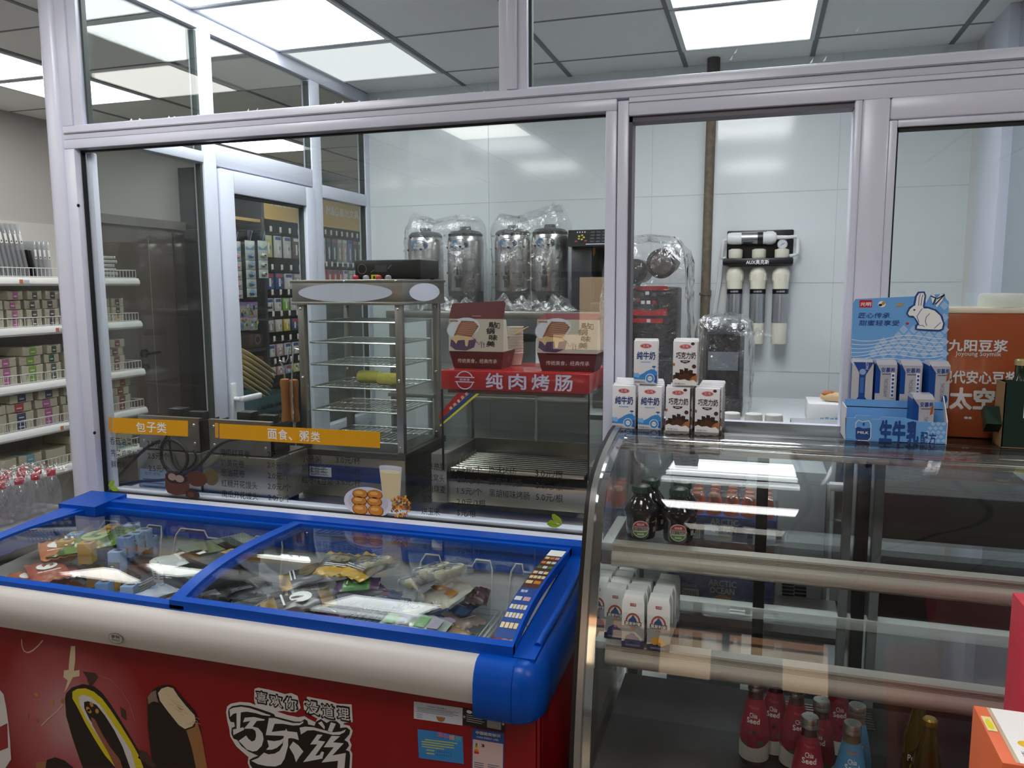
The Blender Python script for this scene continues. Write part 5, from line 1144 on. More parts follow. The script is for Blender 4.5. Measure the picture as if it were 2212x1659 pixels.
MB().lathe([(.050, 0), (.050, .022), (.046, .030), (.001, .031)], mat('lid_pale', (206, 216, 206), .4), (.53, 2.045, 1.548), 30, cap=False).build('lid', SM)
p = ony(2180, 962, 1.90)
BC = thingw('bottle_carrier', 'dark green bottles in a cardboard carrier at the right edge of the counter', 'bottle pack', (.545, 1.935, CT))
gk = mat('bottle_dark_green', (22, 40, 26), .15, coat=.5); kraft = mat('carrier_kraft', (150, 118, 80), .6); crg = mat('carrier_green', (20, 44, 34), .35)
for k, (x, y) in enumerate(((.545, 1.93), (.608, 1.93), (.671, 1.93))):
    b = MB().lathe([(.024, 0.004), (.029, .008), (.029, .10), (.024, .125), (.013, .150), (.0125, .178)], gk, (x, y, CT), 28); b.lathe([(.0145, .176), (.0145, .186), (.012, .189), (.001, .189)], mat('cap_pale_gold', (196, 190, 140), .3, .6), (x, y, CT), 24, cap=False); b.build('bottle', BC)
o = MB().box(.508, .71, 1.897, 1.899, CT+.002, CT+.145, crg); o.box(.508, .51, 1.897, 1.966, CT+.002, CT+.14, kraft); o.box(.508, .71, 1.964, 1.966, CT+.002, CT+.14, crg)
o.box(.508, .71, 1.897, 1.966, CT, CT+.003, kraft)
f_ = FX(1.8968); o.rect(f_, .545, CT+.066, .06, .038, ink_white, .0003); o.rect(f_, .548, CT+.068, .06, .034, mat('tag_yellow', (226, 216, 40), .4), .0006); o.prism([(1.90, CT+.05), (1.93, CT+.085), (1.95, CT+.07), (1.92, CT+.03)], 'x', .478, .509, crg)
o.build('carrier', BC)
# ------------------------------------------------------------------ boxes at the right edge in the foreground
t = thingw('gift_box', 'tall pinkish red gift box at the right edge beside the display case', 'box', (.46, 1.25, 0))
o = MB().box(.378, .60, 1.207, 1.305, 0.0, 1.141, mat('gift_red', (196, 52, 70), .45), .003)
f_ = FX(1.2068); o.oval(f_, .42, 1.02, .025, .045, mat('gift_gold', (214, 170, 70), .45), .0004)
o.build('carton', t)
t = thingw('snack_box', 'orange and white carton with yellow patches at the lower right corner', 'box', (.40, 1.15, 0), None)
orange_ = mat('carton_orange2', (226, 110, 66), .45)
o = MB().box(.311, .60, 1.06, 1.203, 0.0, 1.004, orange_, .002); f_ = Frame((0, 0, 1.0042), (1, 0, 0), (0, 1, 0))
o.rect(f_, .327, 1.064, .005, .136, mat('carton_beige', (196, 176, 150), .5), .0004); o.rect(f_, .332, 1.064, .26, .136, ink_white, .0003)
o.rect(f_, .3135, 1.135, .012, .038, mat('patch_pale', (226, 220, 150), .45), .0004); o.oval(f_, .3195, 1.152, .004, .013, _M['tag_yellow'], .0006); o.oval(f_, .350, 1.112, .008, .008, _M['patch_yellow'] if 'patch_yellow' in _M else mat('patch_yellow', (232, 190, 40), .45), .0005)
for k in range(4): o.text(f_, '好吃', .340+.013*k, 1.072, .011, .022, choc, .0006)
f_ = FX(1.0598); o.rect(f_, .318, .60, .28, .37, ink_white, .0003)
o.build('carton', t)
# ================================================================== LETTERING AND PICTURES ON THE MAIN WINDOW
GP = GY-.0036; FG = FX(GP)
def G(px, py): q = ony(px, py, GP); return (q[0], q[2])
banner = mat('banner_yellow', (222, 158, 12), .45)
o = MB(); o.poly(FG, [G(244, 935), G(406, 943), G(406, 909), G(244, 902)], banner, 0); o.poly(FG, [G(235, 933), G(243, 934), G(243, 902), G(234, 901)], mat('banner_edge', (206, 146, 50), .45), 0)
for t_, x in (('包', 295), ('子', 318), ('类', 340)): a, b_ = G(x, 934.5-.06*(340-x)), G(x+18.5, 913); o.text(FG, t_, a[0], a[1], b_[0]-a[0], b_[1]-a[1], ink_white, .0004, .012)
art(o, 'menu_banner', m2)
o = MB(); o.poly(FG, [G(474, 947), G(821, 968), G(821, 933), G(474, 915)], banner, 0); o.poly(FG, [G(465, 945), G(472, 946), G(472, 914), G(464, 913)], _M['banner_edge'], 0)
for t_, x in (('面', 579), ('食', 602), ('、', 624), ('粥', 648), ('类', 672)): a, b_ = G(x, 948+.062*(x-579)), G(x+(18.5 if t_ != '、' else 7), 927+.062*(x-579)+(14 if t_ == '、' else 0)); o.text(FG, t_, a[0], a[1], b_[0]-a[0], b_[1]-a[1], ink_white, .0004, .012)
art(o, 'menu_banner', m2)
def menu(rows, h=16):
    o = MB()
    for t_, x0, y0, x1 in rows:
        a = G(x0, y0); b_ = G(x1, y0); c_ = G(x0, y0-h); o.text(FG, t_, a[0], a[1], b_[0]-a[0], c_[1]-a[1], ink_black, .0004, .004)
    art(o, 'menu_lettering', m2)
menu([('香菇油菜包', 238, 960, 297), ('荠菜鸡蛋包', 240, 986, 297), ('鲜肉包', 241, 1010, 275)]); menu([('2.5元/个', 318, 965, 364), ('2.5元/个', 320, 991, 365), ('2.5元/个', 322, 1018, 367)], 15)
menu([('南瓜红豆卷', 476, 985, 540), ('奶黄花卷', 477, 1007, 528), ('葱油花卷', 478, 1028, 529), ('红糖开花馒头', 479, 1051, 556), ('南瓜开花馒头', 480, 1074, 557)]); menu([('2.5元/个', 578, 988, 626), ('2.0元/个', 578, 1011, 626), ('2.0元/个', 579, 1034, 627), ('2.0元/个', 579, 1057, 628), ('2.0元/个', 580, 1081, 628)], 15)
menu([('小米粥', 651, 998, 694), ('原味豆浆', 652, 1021, 705), ('红枣味豆浆', 653, 1044, 720)]); menu([('3.0元/杯', 726, 1000, 779), ('3.0元/杯', 727, 1023, 780), ('3.5元/杯', 727, 1047, 780)], 15)
menu([('玉米热狗', 911, 1014, 963), ('玉米窝头', 911, 1038, 960), ('牛肉烧麦', 911, 1062, 963), ('油条', 911, 1085, 935), ('烘玉米', 911, 1111, 950)]); menu([('2.5元/个', 987, 1019, 1041), ('2.0元/个', 988, 1043, 1041), ('1.5元/个', 988, 1067, 1041), ('2.0元/3根', 987, 1091, 1049), ('5元/根', 988, 1115, 1028)], 16)
menu([('原味烤肠', 1056, 1023, 1114), ('脆骨味烤肠', 1056, 1047, 1128), ('黑胡椒味烤肠', 1057, 1073, 1144)], 17); menu([('3.0元/根', 1157, 1030, 1216), ('3.0元/根', 1158, 1056, 1216), ('5.0元/根', 1158, 1081, 1216)], 17)
def D(o, pts, m, l): o.poly(FG, [G(*p) for p in pts], m, l)
def DO(o, px, py, rx, ry, m, l, n=20, rot=0): a = G(px, py); b_ = G(px+rx, py); c_ = G(px, py-ry); o.oval(FG, a[0], a[1], b_[0]-a[0], c_[1]-a[1], m, l, n, rot)
o = MB(); pw = mat('decal_plate', (214, 214, 222), .4); bn = mat('decal_bun', (206, 132, 46), .45); bl = mat('decal_bun_light', (232, 176, 90), .45); bd_ = mat('decal_bun_dark', (150, 84, 24), .45)
DO(o, 795, 1085, 53, 33, pw, .0002, 30); DO(o, 795, 1085, 44, 27, mat('decal_plate2', (196, 194, 200), .4), .0004, 26)
for x, y in ((778, 1067), (810, 1069), (776, 1082), (809, 1084), (778, 1100), (812, 1103)): DO(o, x, y, 17, 11 if y < 1090 else 13, bd_, .0006, 14); DO(o, x, y-1, 15, 9 if y < 1090 else 11, bn, .0008, 14); DO(o, x-2, y-3, 9, 4, bl, .0010, 10)
R = random.Random(1)
for k in range(95):
    a, r = R.uniform(0, 6.28), R.random()**.5; x, y = 865+23*r*math.cos(a), 1093+25*r*math.sin(a)
    if x > 845 or y < 1085: DO(o, x, y, 3.2, 2.1, (bn, bd_, bl)[k % 3], .0012+.00001*k, 6, R.uniform(0, 3))
D(o, [(819, 1008), (868, 1009), (864, 1085), (828, 1083)], mat('decal_glass', (206, 210, 214), .4), .0003); D(o, [(821, 1018), (866, 1020), (863, 1079), (829, 1077)], mat('decal_milk', (222, 204, 156), .45), .0005); DO(o, 843.5, 1019, 22.5, 4, mat('decal_milk_top', (238, 226, 190), .45), .0007); DO(o, 843.5, 1008.5, 24.5, 3.2, pw, .0005)
art(o, 'food_decal', m2)
o = MB(); db1 = mat('decal_basket', (84, 46, 26), .6); db2 = mat('decal_basket_dark', (46, 26, 18), .6); db3 = mat('decal_dough', (150, 132, 118), .5)
D(o, [(357, 1024), (362, 1020), (380, 1019), (400, 1026), (408, 1036), (410, 1058), (400, 1068), (380, 1070), (362, 1064), (357, 1052)], db1, .0002); DO(o, 382, 1033, 24, 12, db2, .0004); DO(o, 372, 1030, 9, 8, db3, .0006, 12); DO(o, 388, 1034, 10, 8, db3, .0007, 12)
DO(o, 425, 1034, 23, 17, db1, .0003, 16); DO(o, 456, 1030, 16, 19, mat('decal_olive', (92, 78, 48), .6), .0001, 14); D(o, [(400, 1062), (412, 1056), (430, 1064), (432, 1072), (420, 1080), (402, 1072)], db2, .0008); DO(o, 413, 1068, 7, 6, db1, .0010, 9)
art(o, 'food_decal', m2)
lf = mat('decal_leaf', (146, 176, 30), .45); lf2 = mat('decal_leaf_vein', (90, 120, 16), .45)
for q, fl in ((((600, 972), (640, 915), (685, 905), (720, 940), (760, 975), (835, 985), (790, 1015), (740, 1030), (690, 1030), (640, 1010)), ((680, 820), (720, 810), (780, 850), (825, 890), (838, 960), (830, 985), (770, 965), (710, 920), (680, 870))), ):
    o = MB(); T = lambda p: (1100+p[0]/7.373, 1000+p[1]/7.373)
    D(o, [T(p) for p in q], lf, .0002); D(o, [T(p) for p in fl], lf, .0004)
    for k in range(5): o.line(FG, [G(*T((700+25*k, 850+22*k))), G(*T((735+22*k, 845+24*k)))], .0007, lf2, .0006); o.line(FG, [G(*T((640+30*k, 1000+2*k))), G(*T((655+30*k, 970+4*k)))], .0007, lf2, .0005)
    o.line(FG, [G(*T((835, 985))), G(*T((690, 850)))], .0008, lf2, .0006); o.line(FG, [G(*T((835, 985))), G(*T((620, 970)))], .0008, lf2, .0005)
    art(o, 'leaf_decal', m2)
o = MB(); T = lambda p: (100+p[0]/7.373, 900+p[1]/7.373)
D(o, [T(p) for p in ((985, 1100), (1000, 1060), (1040, 1015), (1085, 1010), (1090, 1050), (1060, 1110), (1020, 1130))], lf, .0004); D(o, [T(p) for p in ((1010, 1140), (1085, 1100), (1120, 1120), (1155, 1160), (1110, 1190), (1060, 1185))], lf, .0002); o.line(FG, [G(*T((1005, 1115))), G(*T((1080, 1040)))], .0008, lf2, .0006); o.line(FG, [G(*T((1030, 1145))), G(*T((1140, 1160)))], .0008, lf2, .0004)
art(o, 'leaf_decal', m2)
# ================================================================== KITCHEN
KC = .85
o = MB().box(-2.16, -.375, 2.19, 2.92, KC-.035, KC, steel, .004); o.box(-2.15, -.39, 2.21, 2.90, .52, .54, steel_dark)
ct = thingw('steel_worktop', 'long stainless steel worktop along the window carrying the cookers', 'worktop', (-1.27, 2.55, 0))
o.build('top', ct)
for x in (-2.12, -1.27, -.42):
    for y in (2.24, 2.87): MB().cyl((x, y, 0), (x, y, KC-.03), .02, steel).build('leg', ct)
# ---- two boxy fryers with their backs to the window
def rivets(o, pts, y):
    for x, z in pts: o.lathe([(.0055, 0), (.005, .002), (.002, .0038), (.0005, .004)], chrome, (x, y, z), 10, mtx=Matrix(((1, 0, 0), (0, 0, -1), (0, 1, 0))), cap=False)
def fryer(lab, cx, y, wl, wu, plate):
    t = thingw('electric_fryer', lab, 'fryer', (cx, y+.10, KC), 'boxy steel fryers behind the window'); d = .195
    b = MB(); b.box(cx-wl/2, cx+wl/2, y, y+d, KC+.022, KC+.175, steel, .003); b.box(cx-wl/2+.01, cx+wl/2-.01, y+.02, y+d, KC+.172, KC+.180, steel_dark); b.build('tank', t)
    h = MB(); ux0, ux1 = cx-wu/2, cx+wu/2; z0, z1 = KC+.180, KC+.297
    h.prism([(y+.012, z0), (y+.012, z1), (y+.030, z1), (y+.030, z0)], 'x', ux0, ux1, steel); h.box(ux0, ux0+.002, y+.012, y+.12, z0, z1-.01, steel_dark); h.box(ux1-.002, ux1, y+.012, y+.12, z0, z1-.01, steel_dark)
    rivets(h, [(x, z) for x in (ux0+.022, ux1-.022) for z in (z0+.028, z1-.024)], y+.0115)
    h.build('control_box', t)
    for sx in (-1, 1):
        for sy_ in (.03, d-.03): MB().cyl((cx+sx*(wl/2-.05), y+sy_, KC), (cx+sx*(wl/2-.05), y+sy_, KC+.024), .022, rubber, 14, .017).build('foot', t)
    k = MB(); k.box(cx-.06, cx-.0, y+.08, y+.13, KC+.18, z1+.018, black, .004); k.box(cx+.02, cx+.09, y+.09, y+.12, KC+.18, z1+.010, black, .005); k.build('basket_grip', t)
    if plate:
        q = MB(); f = FX(y-.0006); q.rect(f, cx-wl/2+.01, KC+.032, .135, .075, mat('plate_blue', (150, 172, 204), .35), 0); q.text(f, '型号 规格', cx-wl/2+.03, KC+.085, .07, .012, lines_m, .0004)
        for j in range(3): q.rect(f, cx-wl/2+.02, KC+.042+.013*j, .11-.02*(j % 2), .004, lines_m, .0004)
        art(q, 'rating_plate', t)
    return t
pa = ony(360, 980, 2.235); pb = ony(508, 980, 2.235)
fryer('left boxy steel fryer with rating plate standing behind the short yellow banner', pa[0]+.004, 2.235, .270, .262, True)
fryer('right boxy steel fryer with dark side behind the long yellow banner', pb[0]+.012, 2.235, .300, .250, False)
def cable(lab, pts, y, name='power_cord', r=.0055):
    t = MB().tube([(ony(a, b_, y+dy)) for a, b_, dy in pts], r, rubber, 8); o = t.build(name); return tag(o, lab, 'cord')
def smooth(pts, n=6):
    P = [np.array(p, float) for p in pts]; out = []
    for i in range(len(P)-1):
        p0, p1, p2, p3 = P[max(0, i-1)], P[i], P[i+1], P[min(len(P)-1, i+2)]
        for k in range(n):
            t = k/n; out.append(tuple(.5*((2*p1)+(-p0+p2)*t+(2*p0-5*p1+4*p2-p3)*t*t+(-p0+3*p1-3*p2+p3)*t**3)))
    out.append(tuple(P[-1])); return out
cable('black power cord looping up from the sill and across both fryers', smooth([(345, 953, 0), (325, 962, 0), (300, 982, 0), (272, 1012, 0), (250, 1036, 0), (249, 1048, 0), (300, 1040, 0), (358, 1036, 0), (400, 1024, 0), (430, 1005, 0), (465, 968, 0), (500, 950, 0), (560, 945, .02)]), 2.20)
cable('black power cord hanging in a coil in front of the left fryer', smooth([(362, 940, 0), (350, 965, 0), (350, 995, 0), (366, 1018, 0), (390, 1020, 0), (404, 1000, 0), (402, 975, 0), (385, 957, 0), (366, 950, 0), (352, 956, 0)]), 2.212)
cable('thinner black cord dropping behind the coil', smooth([(366, 942, 0), (368, 970, 0), (375, 1000, 0), (390, 1015, 0), (412, 1008, 0), (424, 990, 0), (418, 972, 0)]), 2.225, 'power_cord', .0035)
# two wooden-handled basket grips hung by wire hooks
def grip(lab, px, py, y, hook):
    p = ony(px, py, y); t = thingw('strainer_handle', lab, 'strainer', (p[0], y, KC+.05), 'wooden handled strainers')
    MB().lathe([(.012, 0), (.019, .006), (.019, .02), (.016, .05), (.017, .13), (.020, .16), (.017, .175), (.010, .178)], mat('wood_grip', (160, 98, 44), .5, var=.15, vscale=20), (p[0], y, p[2]-.09), 14).build('grip', t)
    w_ = MB(); x, z = p[0], p[2]+.09
    if hook == 0: w_.tube([(x, y, z-.03), (x, y, z+.04), (x-.02, y, z+.065), (x-.022, y, z+.10), (x-.012, y, z+.115)], .003, chrome, 6); w_.tube([(x-.02, y, z+.068), (x+.005, y, z+.062), (x+.02, y, z+.08), (x+.022, y, z+.112)], .003, chrome, 6)
    else: w_.tube([(x+.008, y-.024, z-.20), (x+.008, y-.024, z), (x, y, z+.10), (x+.012, y, z+.125), (x+.035, y, z+.12), (x+.05, y, z+.10)], .003, chrome, 6)
    w_.tube([(x, y, KC+.06), (x, y, z-.15)], .003, chrome, 6)
    w_.build('wire_hook', t); MB().lathe([(.022, 0), (.025, .004), (.026, .05)], steel_dark, (x, y, KC+.012), 20).build('strainer_bowl', t)
grip('wooden strainer handle with forked wire hook', 617, 865, 2.70, 0); grip('wooden strainer handle with one tall curved hook, right of the forked one', 636, 865, 2.80, 1)
# ---- bun steamer cabinet
SX0, SX1, SYA, SYB = -1.565, -1.160, 2.45, 2.80
def sz(py, y=SYA, px=780): return ony(px, py, y)[2]
BS = thingw('steamer_cabinet', 'tall stainless bun warming cabinet with glass sides and wire shelves', 'steamer', ((SX0+SX1)/2, 2.62, KC))
zt_, zh, zb_ = sz(604), sz(655), sz(975)
o = MB().box(SX0-.012, SX1+.012, SYA-.012, SYB+.012, zh, zt_, steel, .004); o.box(SX0-.016, SX1+.016, SYA-.016, SYB+.016, zt_-.010, zt_, steel, .002); o.box(SX0-.014, SX1+.014, SYA-.014, SYB+.014, zh-.006, zh+.004, alu, .001)
rivets(o, [(SX0+.2, zt_-.005), (SX1-.01, zt_-.005)], SYA-.0165); o.build('hood', BS)
lightp = mat('hood_panel', (214, 216, 232), .35)
q = MB(); q.oval(FX(SYA-.0125), (SX0+SX1)/2-.005, (zt_+zh)/2-.004, .182, .032, lightp, .0006, 40); q.oval(Frame((SX1+.0125, 0, 0), (0, 1, 0), (0, 0, 1)), (SYA+SYB)/2-.0, (zt_+zh)/2-.004, .135, .032, lightp, .0006, 36); art(q, 'oval_panel', BS)
for x in (SX0, SX1-.026):
    for y in (SYA, SYB-.026): 
        c_ = MB().box(x, x+.026, y, y+.026, zb_-.002, zh, steel, .003); rivets(c_, [(x+.013, zh-.02), (x+.013, sz(820)), (x+.013, zb_+.02)], y-.0002); c_.build('corner_post', BS)
o = MB().box(SX0-.005, SX1+.005, SYA-.005, SYB+.005, KC, zb_-.02, steel, .004); o.box(SX1+.0045, SX1+.0065, SYA+.0, SYB, KC+.004, zb_-.024, mat('side_dark', (58, 56, 58), .4, .5)); o.box(SX0-.010, SX1+.010, SYA-.010, SYB+.010, zb_-.022, zb_, steel_dark, .002)
o.box(SX0+.01, SX1-.03, SYA-.007, SYA-.004, KC+.06, KC+.115, mat('panel_indigo', (44, 56, 110), .35)); o.build('water_base', BS)
q = MB(); f = FX(SYA-.0075); q.rect(f, SX0+.03, KC+.07, .09, .035, _M['tag_white'], 0)
for k in range(3): q.rect(f, SX0+.035, KC+.075+.01*k, .07, .003, lines_m, .0004)
art(q, 'instruction_label', BS)
for a in ((SX0+.026, SX1-.026, SYA+.010, SYA+.014), (SX0+.026, SX1-.026, SYB-.014, SYB-.010), (SX0+.010, SX0+.014, SYA+.026, SYB-.026), (SX1-.014, SX1-.010, SYA+.026, SYB-.026)): MB().box(*a, zb_, zh, pane).build('glass_side', BS)
swire = mat('shelf_wire', (205, 206, 204), .25, .9)
ZS = [sz(v) for v in (697, 743, 792, 842, 893, 958)]
for z in ZS:
    o = MB(); o.tube([(SX0+.03, SYA+.03, z), (SX1-.03, SYA+.03, z), (SX1-.03, SYB-.03, z), (SX0+.03, SYB-.03, z)], .0035, swire, 6, True)
    for k in range(1, 15): x = SX0+.03+(SX1-SX0-.06)*k/15; o.tube([(x, SYA+.03, z+.002), (x, SYB-.03, z+.002)], .0016, swire, 5)
    for y in (2.56, 2.68): o.tube([(SX0+.03, y, z-.002), (SX1-.03, y, z-.002)], .002, swire, 5)
    o.build('wire_shelf', BS)
# corn rolls on the fourth shelf
cy_ = mat('corn_yellow', (240, 226, 110), .5, bump=.4, bscale=140, var=.08, vscale=90)
for k, (px, y, lab) in enumerate([(799, 2.60, 'yellow corn cob on the steamer shelf, left one'), (842, 2.545, 'yellow corn cob on the steamer shelf, right one in front')]):
    x = ony(px, 825, y)[0]; z = ZS[3]+.0045; r = .0235; t = thingw('corn_cob', lab, 'corn', (x, y, z), 'corn cobs in the steamer')
    MB().lathe([(.004, -.046), (.018, -.045), (r*.96, -.040), (r, -.02), (r, .02), (r*.97, .040), (.018, .045), (.004, .046)], cy_, (x, y, z+r), 20, mtx=Matrix.Rotation(PI/2, 3, 'Y')).build('cob', t)
    q = MB(); q.lathe([(.0112, 0), (.010, .001), (.004, .0015)], mat('corn_core', (206, 190, 110), .6), (x-.0462, y, z+r), 12, mtx=Matrix.Rotation(-PI/2, 3, 'Y')); q.build('cob_core', t)
# black controller on top, with small bottles caps in front
p0 = ony(767, 600, 2.63); p1 = ony(850, 561, 2.63)
t = thingw('audio_amplifier', 'black box with round dial and small display on top of the steamer', 'control box', ((p0[0]+p1[0])/2+.02, 2.70, zt_))
o = MB().box(p0[0], p0[0]+.265, 2.63, 2.80, zt_+.004, p1[2], mat('amp_black', (26, 25, 27), .35), .004)
f = FX(2.6296); o.oval(f, p0[0]+.030, (zt_+p1[2])/2+.004, .0185, .0185, alu, .0004, 26); o.oval(f, p0[0]+.030, (zt_+p1[2])/2+.004, .0165, .0165, black, .0007, 26)
o.rect(f, p0[0]+.082, (zt_+p1[2])/2-.007, .048, .024, mat('amp_screen', (74, 78, 82), .3), .0004); o.line(f, [(p0[0]+.066, (zt_+p1[2])/2-.008), (p0[0]+.08, (zt_+p1[2])/2)], .0012, _M['tag_white'], .0006); o.line(f, [(p0[0]+.134, (zt_+p1[2])/2+.004), (p0[0]+.15, (zt_+p1[2])/2+.018)], .0012, _M['tag_white'], .0006)
o.build('housing', t)
for x in (p0[0]+.02, p0[0]+.245):
    for y in (2.65, 2.78): MB().cyl((x, y, zt_), (x, y, zt_+.005), .008, rubber, 10).build('foot', t)
for k, (px, c, lab) in enumerate([(768, (190, 40, 44), 'red knob on the steamer roof, left one'), (790, (170, 172, 176), 'grey knob on the steamer roof beside the red one'), (818, (190, 70, 60), 'dull red knob on the steamer roof, right one'), (838, (160, 162, 168), 'grey knob on the steamer roof at the right')]):
    x = ony(px, 597, 2.61)[0]; o = MB().lathe([(.011, 0), (.012, .006), (.010, .013), (.005, .016), (.001, .0165)], mat('knob_%d' % k, c, .3), (x, 2.612, zt_+.001), 16, cap=False); o.cyl((x, 2.612, zt_+.008), (x, 2.632, zt_+.012), .004, black, 8); q = o.build('terminal_knob', t); q['label'] = lab.split(',')[0].replace('on the steamer roof', 'terminal').replace(' beside the red one', '').replace(' at the right', '')
x = ony(806, 597, 2.61)[0]; o = MB().box(x-.012, x+.012, 2.618, 2.6295, zt_+.001, zt_+.019, _M['tag_yellow']); o.rect(FX(2.6179), x-.004, zt_+.005, .008, .009, black, .0003); o.build('warning_plate', t)
# ---- sausage roller grill
gx0, gx1, gy = ony(952, 800, 2.40)[0], ony(1274, 808, 2.40)[0], 2.40
z_t, z_b = ony(1100, 803, gy)[2], ony(1100, 846, gy)[2]
SG = thingw('sausage_grill', 'sausage roller grill with red lit-style header sign and glass sides', 'grill', ((gx0+gx1)/2, 2.55, KC))
sred = mat('sign_red', (170, 24, 30), .25, coat=.4)
gyb = 2.70
o = MB().box(gx0, gx1, gy, gyb, z_b, z_t, sred, .004); o.box(gx0+.02, gx1-.02, gy+.012, gyb-.01, z_b-.012, z_b, mat('sign_under', (110, 40, 30), .4)); o.build('header', SG)
q = MB(); f = FX(gy-.0004); lil = mat('sign_lilac', (214, 206, 232), .45)
zc = (z_t+z_b)/2
for k, t_ in enumerate('纯肉烤肠'): x = ony(1050+49.5*k, 825, gy)[0]; q.text(f, t_, x, zc-.024, .057, .050, lil, .0005, .022)
xc = ony(1004, 822, gy)[0]
ringp = [(xc+.029*math.cos(a), zc+.029*math.sin(a)) for a in [2*PI*k/32 for k in range(33)]]; q.line(f, ringp, .0035, lil, .0004); q.rect(f, xc-.034, zc-.007, .068, .017, sred, .0006)
for dz in (-.007, .0085): q.rect(f, xc-.034, zc+dz, .068, .003, lil, .0008)
q.text(f, '德美香', xc-.018, zc-.002, .036, .008, lil, .0009)
art(q, 'sign_lettering', SG)
zr = .985
o = MB().box(gx0+.01, gx1-.01, gy+.02, gyb, KC+.02, KC+.105, steel, .004); o.box(gx0+.01, gx1-.01, gy+.015, gyb, KC+.105, zr-.04, mat('grill_tray', (66, 60, 58), .35, .6), .003); o.box(gx0-.045, gx0+.012, gy+.01, gyb, KC+.02, zr+.055, steel, .004); o.box(gx1-.012, gx1+.012, gy+.03, gyb, KC+.02, zr+.04, steel, .004); o.box(gx0+.02, gx1-.02, gy+.03, gyb, KC+.002, KC+.022, black); o.build('base', SG)
o = MB().box(gx0+.012, gx1-.012, gyb-.012, gyb, zr-.04, zr+.06, steel_dark, .002); o.build('back_plate', SG)
for k in range(9):
    y = gy+.035+.029*k; r = MB().cyl((gx0+.022, y, zr), (gx1-.022, y, zr), .0105, mat('roller_steel', (214, 208, 196), .18, 1.0), 14); r.build('roller', SG)
o = MB()
for k in range(10): y = gy+.03+.027*k; o.tube([(gx0+.014, y, zr-.01), (gx0+.018, y+.004, zr+.015), (gx0+.016, y+.016, zr+.012)], .0028, steel, 5)
o.build('drive_chain', SG)
o = MB(); o.box(gx0+.004, gx1-.004, gy+.004, gy+.008, zr+.02, z_b-.002, pane); o.box(gx0+.004, gx1-.004, gyb-.008, gyb-.004, zr+.02, z_b-.002, pane)
o.build('glass_front', SG)
for x in (gx0+.004, gx1-.008): MB().box(x, x+.004, gy+.01, gyb-.01, zr+.02, z_b-.002, pane).build('glass_side', SG)
o = MB(); o.box(gx0, gx0+.006, gyb-.012, gyb, zr, z_b, black); o.box(gx1-.006, gx1, gyb-.012, gyb, zr, z_b, black); o.box(gx1-.005, gx1, gy, gy+.006, zr, z_b, black); o.box(gx0, gx0+.005, gy, gy+.006, zr, z_b, black)
xm = ony(1160, 900, gyb)[0]; o.box(xm-.003, xm+.003, gyb-.016, gyb-.008, zr+.06, z_b, alu); o.build('corner_strip', SG)
q = MB(); yy = gy+.0036
def Q(px, py): a = ony(px, py, yy); return (a[0], a[2])
f = FX(yy)
for pts, m, l in (([(950, 893), (950, 910), (1012, 850), (990, 847)], mat('strip_red', (180, 36, 30), .4), .0002), ([(950, 908), (951, 919), (1030, 850), (1014, 850)], mat('strip_navy', (34, 70, 120), .4), .0003), ([(950, 918), (951, 922), (1036, 850), (1029, 850)], _M['tag_yellow'], .0004)): q.poly(f, [Q(*a) for a in pts], m, l)
for k in range(5): a = Q(975+8.5*k, 884-7.6*k); q.text(f, '纯肉香肠好'[k], a[0]-.003, a[1]-.003, .010, .010, ink_white, .0006, .02, rot=.62)
art(q, 'corner_sticker', SG)
